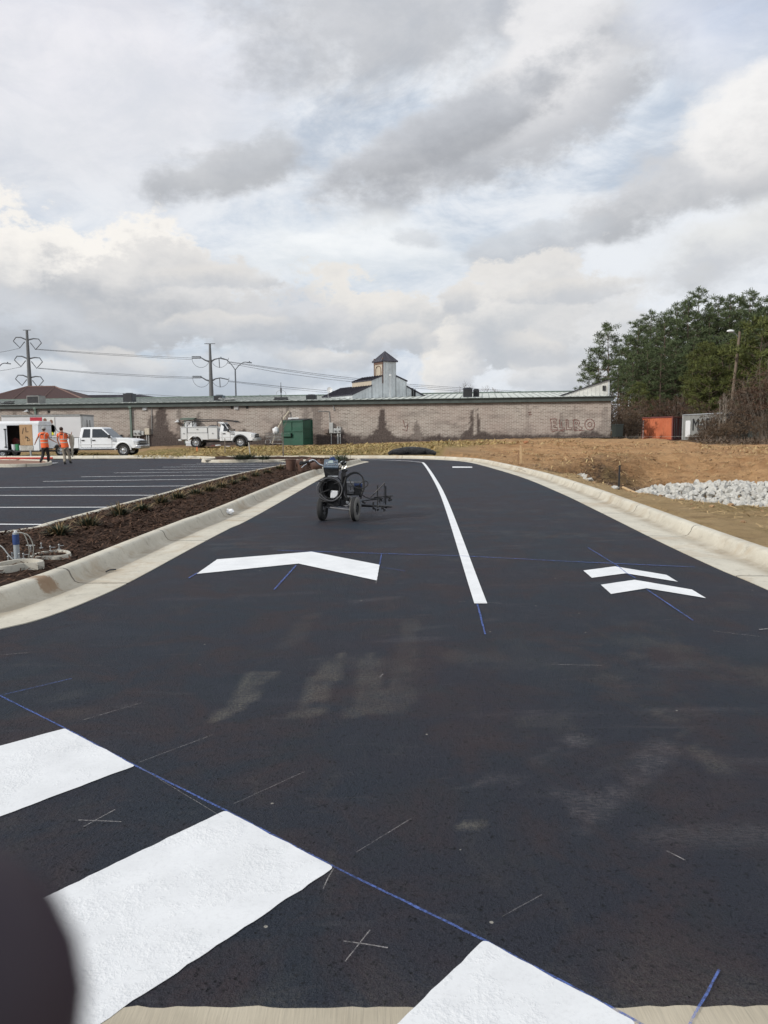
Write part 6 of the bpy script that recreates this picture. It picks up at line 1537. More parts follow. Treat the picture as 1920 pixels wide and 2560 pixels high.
# what the second worker carries: things of their own
o = MB().tube([G(830, 372, .0), G(880, 470, .02), G(950, 520, -.12), G(1130, 548, -.12), G(1235, 605, .10)], .014, 6).build('tool_pole', M_BLACK, None); tag(o, 'thin dark bent pole carried across the shoulders of the bareheaded worker', 'pole')
pf = [(1160, 590), (1245, 600), (1292, 690), (1285, 860), (1262, 960), (1250, 1180), (1215, 1175), (1200, 950), (1168, 800)]
b = MB(); b.add([G(x, y, .12) for x, y in pf] + [G(x, y, .24 + .03 * math.sin(i)) for i, (x, y) in enumerate(pf)], [list(range(9)), list(range(17, 8, -1))] + [(i, 9 + i, 9 + (i + 1) % 9, (i + 1) % 9) for i in range(9)])
o = b.build('rolled_sheet', simple('pale_canvas', (.42, .38, .30), .85, var=.2, scale=6), None, bevel=.03, smooth=True); tag(o, 'pale folded sheet hanging down the right side of the bareheaded worker', 'sheet')

# ------------------------------------------------------------------ line striping machine
k_ = P(740 + 590 / 5.53, 1120 + 1005 / 5.53); S_ = k_.y / 1920 / 5.53
st_ = thing('line_striper', 'three wheeled line painting machine with coiled hoses and spray arm on the drive', 'striping machine', (k_.x, k_.y, 0))
m3 = lambda x, y, d=0.0: Vector(((x - 590) * S_, d, (1005 - y) * S_))
M_MB = simple('machine_black', (.012, .012, .014), .5, .1, .3, 12, dirt=(.07, .07, .068)); M_MG = simple('machine_grey', (.20, .20, .21), .45, .6, .3, 12); M_HOSE = simple('black_hose', (.014, .014, .015), .65)
M_HOSEG = simple('grey_hose', (.07, .07, .075), .55); M_BLUE = simple('blue_engine', (.016, .038, .13), .4, .1, .25, 10); M_DISP = simple('display_blue_grey', (.085, .115, .15), .35, 0, .3, 25)
def swheel(x, y, r, w, ang, dusty):
    b = MB(); b.lathe([(r * .50, -w * .42), (r * .62, -w * .52), (r * .90, -w * .48), (r * .98, -w * .34), (r, -w * .2), (r * .985, -w * .19), (r * .985, -w * .13), (r, -w * .12), (r, -w * .02), (r * .985, -w * .01), (r * .985, w * .04), (r, w * .05), (r, w * .14), (r * .985, w * .15), (r * .985, w * .2), (r, w * .21), (r * .98, w * .34), (r * .90, w * .48), (r * .62, w * .52), (r * .50, w * .42)], (0, 0, 0), 'x', 40)
    o = b.build('wheel', simple('dusty_tyre', (.15, .145, .135), .9, var=.25, scale=14) if dusty else M_RUB, st_, smooth=True)
    # the tread stays black on the dusty tyre
    if dusty:
        o.data.materials.append(M_RUB)
        for p in o.data.polygons:
            if (p.center.y ** 2 + p.center.z ** 2) ** .5 > r * .955: p.material_index = 1
    o.location = (x, y, r); o.rotation_euler = (0, 0, ang)
    b = MB(); 
    for s in (-1, 1): b.lathe([(r * .5, s * w * .40), (r * .46, s * w * .30), (r * .30, s * w * .12), (r * .26, s * w * .42), (r * .12, s * w * .50), (0, s * w * .5)], (0, 0, 0), 'x', 24)
    b.build('rim', M_MB if dusty else M_MG, o, smooth=True)
    b = MB()
    for k in range(5): a = k * 1.2566; b.cyl((w * .1, math.cos(a) * r * .38, math.sin(a) * r * .38), (w * .2, math.cos(a) * r * .38, math.sin(a) * r * .38), r * .05, n=8)
    b.build('wheel_nut', M_MG, o)
    return o
AN = R(-13)
wx = (825 - 365) / 2 * S_ + .0
swheel(m3(363, 0).x, .06, .205, .098, AN, False); swheel(m3(822, 0).x, -.07, .205, .098, AN, True); swheel(m3(728, 0).x, .95, .15, .07, AN + .2, False)
b = MB(); b.tube([m3(365, 815, .04), m3(480, 822, .0), m3(700, 845, -.05), m3(815, 850, -.06)], .018); b.tube([m3(370, 790, .08), m3(800, 800, -.02)], .014)
b.tube([m3(450, 800, .1), m3(560, 830, .5), m3(728, 840, .95)], .022); b.tube([m3(700, 800, .0), m3(715, 830, .5), m3(735, 830, .95)], .022); b.cyl((m3(728, 0).x, .95, .16), (m3(728, 0).x, .95, .36), .02)
b.tube([m3(728, 700, .93), m3(600, 760, .4), m3(480, 770, .1)], .018); b.build('frame', M_MG, st_)
b = MB(); b.box(m3(520, 760, .14), (.24, .30, .11)); b.box(m3(600, 720, .3), (.34, .40, .05)); b.box(m3(660, 760, .08), (.10, .16, .13)); b.cyl(m3(575, 785, -.05), m3(575, 785, .1), .03); b.build('tray', M_MB, st_, bevel=.01)
MB().box(m3(490, 735, .02), (.10, .06, .07)).build('control_block', M_BLUE, st_, bevel=.008)
# steering column and console
b = MB(); b.tube([m3(640, 800, .12), m3(650, 600, .08), m3(668, 400, .0), m3(675, 300, -.02)], .026, 8); b.tube([m3(700, 800, .16), m3(690, 560, .1), m3(690, 380, .02)], .02, 8); b.tube([m3(440, 760, .12), m3(425, 560, .08), m3(430, 380, .02)], .016, 8)
b.box(m3(672, 340, -.01), (.07, .07, .12)); b.build('column', M_MB, st_)
c_ = MB(); q = [m3(388, 258, -.06), m3(605, 262, -.06), m3(592, 395, -.02), m3(412, 395, -.02)]; c_.add(q + [v + Vector((0, .20, .02)) for v in q], [(0, 1, 2, 3), (7, 6, 5, 4), (0, 4, 5, 1), (1, 5, 6, 2), (2, 6, 7, 3), (3, 7, 4, 0)]); cons = c_.build('console', M_MB, st_, bevel=.008)
q = [m3(395, 258, -.08), m3(600, 262, -.08), m3(588, 160, .10), m3(400, 150, .10)]; MB().add(q + [v + Vector((0, .03, -.03)) for v in q], [(0, 1, 2, 3), (7, 6, 5, 4), (0, 4, 5, 1), (1, 5, 6, 2), (2, 6, 7, 3), (3, 7, 4, 0)]).build('console_face', M_DISP, cons, bevel=.005)
fp = lambda x, y: m3(x, y, -.085 + (258 - y) / 100 * .18)
MB().add([fp(452, 203), fp(525, 203), fp(522, 165), fp(455, 165)], [(0, 1, 2, 3)]).build('screen', simple('lcd', (.30, .36, .34), .2), cons); MB().add([fp(402, 205), fp(438, 206), fp(438, 180), fp(404, 178)], [(0, 1, 2, 3)]).build('sticker', M_LINE, cons)
b = MB(); 
for (x, y, r_) in ((462, 225, .012), (488, 225, .012), (515, 228, .012), (545, 190, .014), (572, 188, .012), (545, 222, .014), (575, 225, .012), (420, 230, .012)): b.ball(fp(x, y) + Vector((0, -.01, 0)), r_, ICO1)
b.build('buttons', M_MG, cons)
b = MB(); b.lathe([(0, -.01), (.058, -.01), (.058, .02), (0, .02)], m3(512, 168, .09), 'y', 18); b.build('display_hood', M_BLUE, cons, bevel=.01)
MB().box(m3(520, 384, -.05), (.17, .02, .022)).build('spec_plate', M_CHROME, cons)
b = MB(); b.tube(catmull([m3(385, 238, -.02), m3(330, 215, -.06), m3(285, 168, -.10), m3(245, 155, -.13), m3(195, 178, -.18)], .03), .015, 8); b.tube(catmull([m3(600, 240, -.02), m3(630, 200, -.08), m3(650, 185, -.14), m3(700, 180, -.2)], .03), .015, 8); b.build('handlebar', M_CHROME, st_, smooth=True)
MB().cyl(m3(200, 176, -.17), m3(85, 205, -.26), .022, n=10).build('grip', M_HOSE, st_, smooth=True); MB().tube([m3(175, 205, -.2), m3(140, 225, -.24), m3(112, 252, -.26)], .010, 6).build('brake_lever', M_CHROME, st_); MB().box(m3(105, 190, -.24), (.05, .06, .06)).build('lever_clamp', M_MB, st_, bevel=.01)
b = MB(); rr_ = random.Random(4)
for i in range(9): p = m3(rr_.uniform(620, 705), rr_.uniform(190, 330), rr_.uniform(-.1, .02)); b.box(p, (rr_.uniform(.02, .05), .04, rr_.uniform(.02, .06)), (rr_.random(), rr_.random(), rr_.random()))
b.build('control_cluster', M_MB, st_, bevel=.004); b = MB()
for i in range(6): p = m3(rr_.uniform(620, 700), rr_.uniform(190, 280), -.12); b.cyl(p, p + Vector((rr_.uniform(-.03, .05), 0, rr_.uniform(.01, .05))), .006, n=6)
b.build('levers', M_CHROME, st_)
MB().cyl(m3(640, 205, -.12), m3(690, 172, -.22), .018, n=10).build('grip', M_HOSE, st_)
# bucket wrapped with hose
cb = m3(500, 560, -.02)
b = MB(); b.lathe([(.135, .16), (.150, -.10), (.158, -.10), (.145, .18), (0, .18), (0, .16)], cb, 'y', 28); b.build('hose_pail', M_MB, st_, smooth=True)
b = MB(); b.box(m3(540, 632, -.06), (.125, .12, .125), (0, R(4), 0)); b.build('white_filter_box', M_WHITE2, st_, bevel=.012)
b = MB()
for i in range(7):
    r_ = .185 + rr_.uniform(-.022, .022); c0 = m3(492, 552, -.12 + i * .028) + Vector((rr_.uniform(-.015, .015), 0, rr_.uniform(-.02, .02))); e_ = rr_.uniform(-.06, .06)
    b.tube([c0 + Vector((math.cos(a) * r_ * (1 + e_), .012 * math.sin(3 * a + i), math.sin(a) * r_ * (1 - e_) - (.02 if math.sin(a) < -.4 else 0))) for a in [2 * math.pi * k / 36 for k in range(36)]], .0105, 6, True)
b.build('hose_coil', M_HOSE, st_, smooth=True)
b = MB(); b.tube([m3(478 + math.cos(a) * 172, 560 - math.sin(a) * 158, -.15) for a in [2 * math.pi * k / 36 for k in range(36)]], .010, 6, True); b.tube(catmull([m3(340, 610, -.14), m3(420, 690, -.16), m3(520, 715, -.16), m3(620, 650, -.12), m3(660, 520, -.05), m3(700, 400, .02)], .04), .011, 6); b.build('grey_hose_loop', M_HOSEG, st_, smooth=True)
b = MB(); 
for q in (((325, 440), (440, 468)), ((540, 480), (650, 455)), ((350, 608), (478, 562))): b.cyl(m3(*q[0], -.17), m3(*q[1], -.14), .009, n=6)
b.build('coil_hook', M_HOSE, st_)
# engine, pump and cables
b = MB(); b.box(m3(850, 560, .32), (.19, .26, .15)); b.build('engine', M_BLUE, st_, bevel=.02); MB().box(m3(845, 498, .32), (.15, .20, .03)).build('fuel_tank', M_BLACK, st_, bevel=.01); MB().lathe([(0, -.03), (.075, -.03), (.08, 0), (.06, .02)], m3(860, 590, .20), 'y', 20).build('recoil_starter', M_MB, st_)
b = MB(); b.box(m3(745, 560, .2), (.13, .18, .20)); b.box(m3(770, 520, .14), (.09, .1, .05)); b.box(m3(765, 600, .12), (.10, .1, .04)); b.cyl(m3(735, 640, .18), m3(735, 480, .18), .04); b.cyl(m3(770, 620, .12), m3(770, 520, .12), .025); b.build('pump', M_MG, st_, bevel=.012)
b = MB(); b.box(m3(800, 645, .3), (.26, .3, .05)); b.box(m3(890, 640, .32), (.05, .2, .14)); b.build('engine_mount', M_MB, st_, bevel=.01)
b = MB()
for i in range(3): b.tube(catmull([m3(700, 420 - i * 10, .02), m3(760, 365 - i * 9, .06), m3(850, 350 - i * 5, .1), m3(925, 400 + i * 4, .1), m3(948 - i * 8, 490, .08), m3(945 - i * 9, 580, .06), m3(910, 650, .05), m3(900, 705, .1)], .04), .012, 6)
b.tube(catmull([m3(745, 430, 0), m3(780, 500, -.04), m3(840, 545, -.05), m3(930, 550, -.06), m3(990, 520, -.06), m3(1005, 480, -.06), m3(975, 452, -.06), m3(930, 462, -.06), m3(890, 500, -.04), m3(885, 545, 0)], .03), .009, 6)
b.tube(catmull([m3(700, 400, -.02), m3(680, 480, -.03), m3(690, 600, -.05), m3(712, 730, -.08)], .04), .013, 6); b.tube(catmull([m3(640, 340, -.04), m3(645, 500, -.06), m3(665, 620, -.06), m3(690, 720, -.06)], .04), .010, 6); b.tube(catmull([m3(300, 735, .0), m3(370, 722, -.1), m3(480, 735, -.12), m3(560, 720, -.05)], .04), .010, 6)
b.build('hoses', M_HOSE, st_, smooth=True); MB().lathe([(.008, -.01), (.022, -.01), (.022, .01), (.008, .01)], m3(715, 742, -.09), 'y', 12).build('hose_fitting', M_CHROME, st_)
# spray arm
arm = MB(); arm.tube([m3(905, 800, .15), m3(1070, 812, .16), m3(1330, 832, .18)], .018, 6); arm.tube([m3(905, 815, .22), m3(1080, 825, .24)], .020, 6); arm.box(m3(1072, 790, .16), (.03, .05, .08)); arm.tube([m3(905, 745, .15), m3(1180, 712, .16)], .010, 6); arm.tube([m3(1035, 695, .14), m3(1235, 490, .14)], .010, 6); arm.tube([m3(1080, 690, .15), m3(1350, 676, .17)], .010, 6); arm = arm.build('spray_arm', M_MB, st_)
for i, (x, y0, y1) in enumerate(((1135, 522, 800), (1228, 490, 780), (1250, 538, 800))): MB().tube([m3(x + (3 if i == 1 else 0), y0, .15 + .02 * i), m3(x - 4, y1, .15 + .02 * i)], .012 if i != 1 else .008, 6).build('height_rod', M_HOSE, arm)
for (x, y) in ((1105, 850), (1220, 855), (1295, 715), (1165, 740)):
    b = MB(); p = m3(x, y, .15)
    for i in range(11): b.box(p + Vector((rr_.uniform(-.045, .045), rr_.uniform(-.03, .03), rr_.uniform(-.03, .045))), (rr_.uniform(.015, .04), .03, rr_.uniform(.012, .035)), (rr_.uniform(-.5, .5), rr_.uniform(-.5, .5), 0))
    b.cyl(p, p + Vector((0, 0, -.05)), .01, n=8); b.build('spray_gun', M_MB, arm, bevel=.003)
b = MB(); b.box(m3(1110, 690, .13), (.06, .03, .015)); b.box(m3(1270, 700, .15), (.09, .03, .02)); b.box(m3(940, 765, .15), (.06, .04, .03), (0, .4, 0)); b.build('clamps', M_MB, arm)
MB().tube(catmull([m3(905, 640, .1), m3(960, 685, .12), m3(1040, 710, .13), m3(1120, 700, .14), m3(1185, 690, .15)], .04), .009, 6).build('arm_hose', M_HOSE, st_, smooth=True)
MB().tube([m3(1063, 820, .14), m3(1060, 940, .13), m3(1190, 955, .13)], .003, 4).build('guide_wire', M_MG, arm)

# ------------------------------------------------------------------ things in and round the planted island
z7 = lambda x, y, z=.14: P(x * .5425, 1140 + y * .5425, z)
M_LEAF1 = simple('bed_plant_leaf', (.035, .046, .022), .8, var=.45, scale=9); M_LEAFD = simple('dry_leaf', (.22, .16, .08), .9, var=.3)
def tuft(seed, n_=190, r=.24, h=.17):
    rs = np.random.RandomState(seed); a = rs.uniform(0, 6.283, n_); rad = r * rs.rand(n_) ** .6 * .35; L = rs.uniform(.5, 1, n_) * h * 1.3; lean = rs.uniform(.1, 1.15, n_)
    p0 = np.stack([np.cos(a) * rad, np.sin(a) * rad, np.zeros(n_)], 1); d = np.stack([np.cos(a) * np.sin(lean), np.sin(a) * np.sin(lean), np.cos(lean)], 1); s = np.stack([-np.sin(a), np.cos(a), np.zeros(n_)], 1) * .006
    m = p0 + d * L[:, None] * .6; e = p0 + d * L[:, None] + np.stack([np.cos(a) * .03, np.sin(a) * .03, -L * .18], 1)
    v = np.stack([p0 - s, p0 + s, m + s * 1.4, m - s * 1.4, e + s * .3, e - s * .3], 1).reshape(-1, 3); i = np.arange(n_)[:, None] * 6
    f = np.concatenate([i + [0, 1, 2, 3], i + [3, 2, 4, 5]]); return v, f
protos = []
for i, (x, y) in enumerate(((272, 378), (408, 342), (550, 290), (655, 266), (745, 232), (822, 212), (902, 190), (966, 174), (1022, 158), (1075, 138), (1122, 123), (1180, 104), (1232, 88), (1290, 68))):
    p = z7(x, y); lab = ['bushy grass plant nearest the blue capped conduit', 'second grass plant along the mulch bed counted from the conduit', 'third and widest plant in the row from the conduit', 'fourth plant in the row from the conduit', 'fifth plant in the row from the conduit', 'sixth plant in the row from the conduit', 'seventh plant in the row from the conduit', 'eighth plant in the row from the conduit', 'sixth from last plant before the brown pots', 'fifth from last plant before the brown pots', 'fourth from last plant before the brown pots', 'third from last plant before the brown pots', 'second plant back from the brown pots', 'last plant of the row just before the brown pots'][i]
    lab = 'small ' * (i > 7) + 'dark green ' + lab if len(lab.split()) < 13 else lab
    t = thing('grass_plant', lab, 'plant', (p.x, p.y, bedz(p.x, p.y) - .01), i * 1.7, 'plants in the row along the mulch bed')
    if i < 3: v, f = tuft(i); g_ = npmesh('leaves', v, f, M_LEAF1, t); v2, f2 = tuft(i + 20, 40, .32, .26); d_ = npmesh('dry_leaves', v2, f2, M_LEAFD, t); protos.append((g_, d_))
    else:
        for q_ in protos[i % 3]: c2 = q_.copy(); COL.objects.link(c2); c2.parent = t
    t.scale = (1, 1, .85 + .1 * (i % 3))
# conduit stub with blue cap, wires and concrete collars
p5 = lambda x, y, z=.14: P(x / 5.53, 1280 + y / 5.53, z)
q = p5(237, 660, .16); sc5 = q.y / 1920 / 5.53
t = thing('conduit_stub', 'upright grey conduit pipe with blue taped top beside coiled wires', 'pipe', (q.x, q.y, .10)); hh = (660 - 275) * sc5 + .06
MB().cyl((0, 0, 0), (0, 0, hh), .030, n=14).build('pipe', simple('grey_pvc', (.30, .33, .35), .5), t, smooth=True); MB().cyl((-.001, 0, hh - .13), (-.001, 0, hh - .02), .034, n=14).build('blue_tape', simple('blue_tape', (.02, .05, .17), .5), t, smooth=True); MB().cyl((0, 0, hh - .02), (0, 0, hh + .02), .018, n=8).build('cap', M_WHITE2, t)
W5 = lambda x, y, d=0: Vector(((x - 237) * sc5, d, (660 - y) * sc5 + .06))
for l in ([(250, 285), (310, 272), (360, 310), (395, 430), (402, 540), (375, 640), (300, 690), (240, 690)], [(300, 275), (400, 300), (450, 380), (470, 490), (450, 600), (420, 660)]): MB().tube(catmull([W5(x, y, -.02 + .01 * i) for i, (x, y) in enumerate(l)], .03), .0055, 6).build('wire', simple('white_wire', (.30, .30, .27), .5), t)
MB().tube(catmull([W5(-160, 430), W5(-40, 440), W5(40, 480), W5(120, 590), W5(190, 665), W5(240, 690)], .03), .006, 6).build('wire', M_LGREY, t); MB().tube(catmull([W5(-160, 450, .02), W5(0, 470, .02), W5(80, 560, .02), W5(150, 650, .02), W5(230, 700, .0)], .03), .006, 6).build('wire', M_BLACK, t)
def collar(pts, label, z1=.20):
    l = [p5(x, y, z1) for x, y in pts]; l = catmull(l + [l[0]], .05)[:-1]; c0 = sum(l, Vector()) / len(l); vs = []; N_ = len(l)
    for p in l:
        d = p - c0; 
        for k_, z in ((1.0, .05), (1.0, z1 - .015), (.97, z1), (.82, z1), (.80, z1 - .06)): vs.append((c0.x + d.x * k_, c0.y + d.y * k_, z))
    f = [(i * 5 + j, ((i + 1) % N_) * 5 + j, ((i + 1) % N_) * 5 + j + 1, i * 5 + j + 1) for i in range(N_) for j in range(4)]
    b = MB(); b.add(vs, f); b.add([(c0.x + (p.x - c0.x) * .81, c0.y + (p.y - c0.y) * .81, z1 - .05) for p in l], [list(range(N_))]); o = b.build('concrete_collar', M_KERB2, None, smooth=True); tag(o, label, 'concrete collar')
collar([(-60, 760), (150, 742), (330, 705), (520, 700), (612, 675), (560, 650), (430, 640), (200, 655), (0, 690), (-100, 720)], 'nearer concrete collar in the mulch holding the blue capped conduit', .20)
collar([(380, 628), (560, 615), (800, 608), (930, 590), (985, 560), (940, 530), (800, 518), (600, 540), (430, 590)], 'farther rounded concrete collar in the mulch carrying small bolts', .17)
for i, (x, y, lb) in enumerate(((115, 690, 'bolt valve left of the blue capped pipe in the nearer collar'), (170, 640, 'bolt valve just left behind the blue capped pipe'), (268, 650, 'bolt valve against the right side of the blue capped pipe'), (325, 650, 'bolt valve second to the right of the blue capped pipe'), (428, 545, 'bolt valve behind the wire loops at the collar edge'),
                    (572, 500, 'bolt valve standing alone left on the farther collar'), (698, 545, 'bolt valve with a bent arm at the middle of the farther collar'), (818, 520, 'rightmost bolt valve on the farther concrete collar'))):
    q = p5(x, y, .17); b = MB(); b.cyl((0, 0, -.06), (0, 0, .05), .006, n=8); b.cyl((0, 0, .0), (0, 0, .008), .022, n=10); b.ball((0, 0, .055), (.012, .012, .015), ICO1)
    if i in (6, 7, 3): b.tube([(0, 0, .045), (.05, .02, .045)], .005)
    if i == 4: b.cyl((-.05, 0, .07), (.05, 0, .07), .007)
    o = b.build('anchor_bolt', M_GREYM, None, smooth=True); o.location = q; tag(o, lb, 'bolt')
# brown pots at the far end
M_POT = simple('brown_plastic_pot', (.085, .042, .028), .7, var=.3)
z3 = lambda x, y, z=.15: P(740 + x / 5.53, 1120 + y / 5.53, z)
for (x, y, r_, tilt, lb) in ((85, 322, .17, 0, 'brown pot standing rightmost of the two beneath the striper handle'), (-70, 318, .19, 0, 'broad brown pot standing leftmost at the end of the row'), (215, 300, .17, 75, 'brown pot lying tipped on its side by the kerb'), (140, 262, .14, 60, 'small brown pot tipped over behind the standing pots'), (-10, 270, .15, 82, 'brown pot lying on its side behind the leftmost pot')):
    q = z3(x, y); b = MB(); b.lathe([(0, 0), (r_ * .78, 0), (r_, r_ * 1.9), (r_ * 1.08, r_ * 1.9), (r_ * 1.08, r_ * 2.05), (r_ * .95, r_ * 2.05), (r_ * .74, .03), (0, .03)], (0, 0, 0), n=20)
    o = b.build('plant_pot', M_POT, None, smooth=True); o.location = (q.x, q.y, bedz(q.x, q.y) + (.0 if not tilt else r_ * .8)); o.rotation_euler = (0, R(tilt), R(20)); tag(o, lb, 'plant pot')
# low plants on the far end bed, sapling, stakes
sq = bpy.data.objects
for i, (u, v, h, lb) in enumerate(((600, 1143, .30, 'low green plant at the left end of the far mulch strip'), (622, 1142, .32, 'low green plant beside the pale leaning stake'), (660, 1143, .25, 'small green plant halfway along the far mulch strip'), (850, 1147, .35, 'low green shrub on the island tip behind the striper console'), (838, 1150, .3, 'smaller shrub left on the island tip behind the console'))):
    p = P(u, v + 4, .2); v_, f_2 = tuft(60 + i, 160, .5, h); t = thing('low_plant', lb, 'plant', (p.x, min(p.y, 41.5), .16)); npmesh('leaves', v_ * np.array([1.6, 1.6, 1.1]), f_2, M_LEAF1, t)
def twig_tree(name, label, u, v, vtop, seed, mat, Y=None, thick=.02, spread=.35, group=None, base=None):
    p = base or P(u, v, .2); H = (v - vtop) * p.y / 1920; rr_ = random.Random(seed); b = MB(); b.tube([(0, 0, 0), (.02, 0, H * .5), (-.01, 0, H)], [thick, thick * .7, thick * .3], 5)
    t = thing(name, label, 'tree', p, 0, group); b.build('trunk', mat, t); b = MB()
    for k in range(14):
        z = H * rr_.uniform(.45, .95); a = rr_.uniform(0, 6.28); L = H * spread * rr_.uniform(.4, 1) * (1.1 - z / H); e = Vector((math.cos(a) * L, math.sin(a) * L, z + L * 1.3)); b.tube([(0, 0, z), Vector((0, 0, z)).lerp(e, .5) + Vector((0, 0, -.03)), e], [thick * .4, thick * .3, thick * .15], 4)
    b.build('branches', mat, t); return t
M_TWIG = simple('grey_twig', (.16, .13, .11), .9, var=.2)
twig_tree('sapling', 'thin bare sapling standing on the bank before the dumpster', 708, 1141, 1018, 3, M_TWIG, thick=.035, spread=.22)
M_STK = simple('weathered_stake', (.20, .17, .14), .9, var=.2)
def stake(u, v, vtop, lean, mat, label, w=.045, Y=None):
    p = P(u, v, .15); z = TZ(p.x, p.y) if p.x > 5 or p.y > 45 else .15; H = (v - vtop) * p.y / 1920; o = MB().box((0, 0, H / 2 - .05), (w, w * .6, H + .1), (0, R(lean), 0)).build('stake', mat, None, bevel=.004); o.location = (p.x, p.y, z); tag(o, label, 'stake'); return o
stake(563, 1138, 1102, 1, M_STK, 'dark upright stake on the bank before the service truck'); stake(624, 1138, 1108, -6, simple('pale_stake', (.36, .34, .31), .9), 'pale leaning stake on the bank right of the dark one', .07); stake(493, 1137, 1126, 0, simple('orange_paint', (.7, .16, .05), .7), 'short orange tipped stake in the straw of the bank', .06)
stake(1302, 1162, 1115, -2, M_WOOD, 'taller yellow wooden stake beyond the right kerb', .075); stake(1295.5, 1156, 1126, 3, simple('brown_stake', (.28, .17, .09), .9), 'shorter brown wooden stake left against the taller one', .06)
o = MB().ball((0, 0, 0), (.12, .05, .06), ICO2, .5, 3).build('survey_ribbon', simple('orange_ribbon', (.34, .15, .07), .8), None); p = P(1306, 1163, .15); o.location = (p.x + .12, p.y, 1.05); tag(o, 'faded orange survey ribbon tied on the taller wooden stake', 'ribbon')
p = P(1547, 1214, .12); o = MB().box((0, 0, .27), (.035, .035, .66)).build('fence_post', M_BLACK, None); o.location = (p.x, p.y, TZ(p.x, p.y)); o.rotation_euler.y = R(1); tag(o, 'short black post before the basin and riprap', 'post')
o = MB().tube(catmull([V(p.x + .1, p.y, ) + Vector((0, 0, TZ(p.x, p.y) + .05)), Vector((p.x + .7, p.y - 1.2, TZ(p.x + .7, p.y - 1.2) + .05)), Vector((p.x + 1.6, p.y - 2.2, TZ(p.x + 1.6, p.y - 2.2) + .04))], .2), .035, 6).build('pale_stick', M_WOOD, None); tag(o, 'pale curved stick lying on the soil from the black post to the riprap', 'stick')
p = P(1536, 1215, .12); o = bpy.data.objects.new('pale_stone', rocks[3]); COL.objects.link(o); o.location = (p.x, p.y, TZ(p.x, p.y) + .03); o.scale = (.13, .1, .09); tag(o, 'flat pale stone lying at the foot of the black post', 'rock')
# black silt sock behind the far kerb
a, b_ = P(972, 1146, .2), P(1090, 1146, .2); pts = [a.lerp(b_, i / 16) + Vector((0, .35 + .12 * math.sin(i * 1.1), .10 + .14 * math.sin(math.pi * i / 16) ** .5)) for i in range(17)]
for p in pts: p.z += .12
n = NT('black_plastic'); M_SOCK = n.out((.015, .015, .016), .45, 0, n.bump(n.noise(6, 5, .7, stretch=(3, 1, 1)), 1.0, .15))
o = MB().tube(pts, [.04 + .17 * math.sin(math.pi * (i + .6) / 17.2) ** .6 for i in range(17)], 9).build('silt_sock', M_SOCK, None, smooth=True, autosmooth=False); tag(o, 'long crumpled black silt sock lying behind the far kerb', 'silt sock')
# litter on the asphalt and in the gutter
q = z7(1057, 270, .01); o = MB().ball((0, 0, .05), (.08, .06, .06), ICO2, .8, 2).build('paper_cup', M_LINE, None); o.location = q; tag(o, 'crumpled white cup lying in the left gutter', 'litter')
o = MB().tube(catmull([p5(1465, 825, .02), p5(1520, 800, .03), p5(1600, 795, .02)], .03), .008, 5).build('twig', M_BLACK, None); tag(o, 'dark bent twig lying in the left gutter', 'twig')

# ------------------------------------------------------------------ the hand that intrudes at the lower left
LC = lambda x, y, z: CM @ Vector((x, y, z))
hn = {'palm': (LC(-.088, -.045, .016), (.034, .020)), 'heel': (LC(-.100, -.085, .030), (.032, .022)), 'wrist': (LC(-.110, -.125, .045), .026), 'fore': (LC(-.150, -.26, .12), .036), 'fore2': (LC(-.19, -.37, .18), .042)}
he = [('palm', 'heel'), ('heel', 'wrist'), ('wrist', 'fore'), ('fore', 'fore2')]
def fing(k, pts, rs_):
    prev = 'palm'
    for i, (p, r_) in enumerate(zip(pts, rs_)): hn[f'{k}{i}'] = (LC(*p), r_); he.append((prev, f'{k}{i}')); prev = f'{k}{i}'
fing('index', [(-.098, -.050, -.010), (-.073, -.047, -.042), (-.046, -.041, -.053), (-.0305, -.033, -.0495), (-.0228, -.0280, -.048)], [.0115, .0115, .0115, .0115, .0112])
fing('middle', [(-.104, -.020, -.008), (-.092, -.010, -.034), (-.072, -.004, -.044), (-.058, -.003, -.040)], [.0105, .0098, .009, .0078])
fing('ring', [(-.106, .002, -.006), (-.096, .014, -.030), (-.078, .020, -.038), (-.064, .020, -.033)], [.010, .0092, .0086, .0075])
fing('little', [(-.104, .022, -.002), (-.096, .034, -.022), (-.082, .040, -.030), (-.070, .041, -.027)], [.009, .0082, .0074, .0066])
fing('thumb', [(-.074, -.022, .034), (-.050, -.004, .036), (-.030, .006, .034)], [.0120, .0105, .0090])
hand = skel('hand', hn, he, simple('shaded_hand_skin', (.022, .010, .022), .55, var=.06, scale=60), None, 2, 'palm')  # skin darkened to purple black: the hand's shade is in its colour
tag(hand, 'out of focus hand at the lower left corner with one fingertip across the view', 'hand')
ph = MB().box((.012, -.045, .0095), (.076, .158, .009)).xf(CM).build('phone', M_BLACK, None, bevel=.002); tag(ph, 'unseen slim black phone added behind the lens to shade the hand', 'phone')  # unseen phone body, added to keep sun off the hand
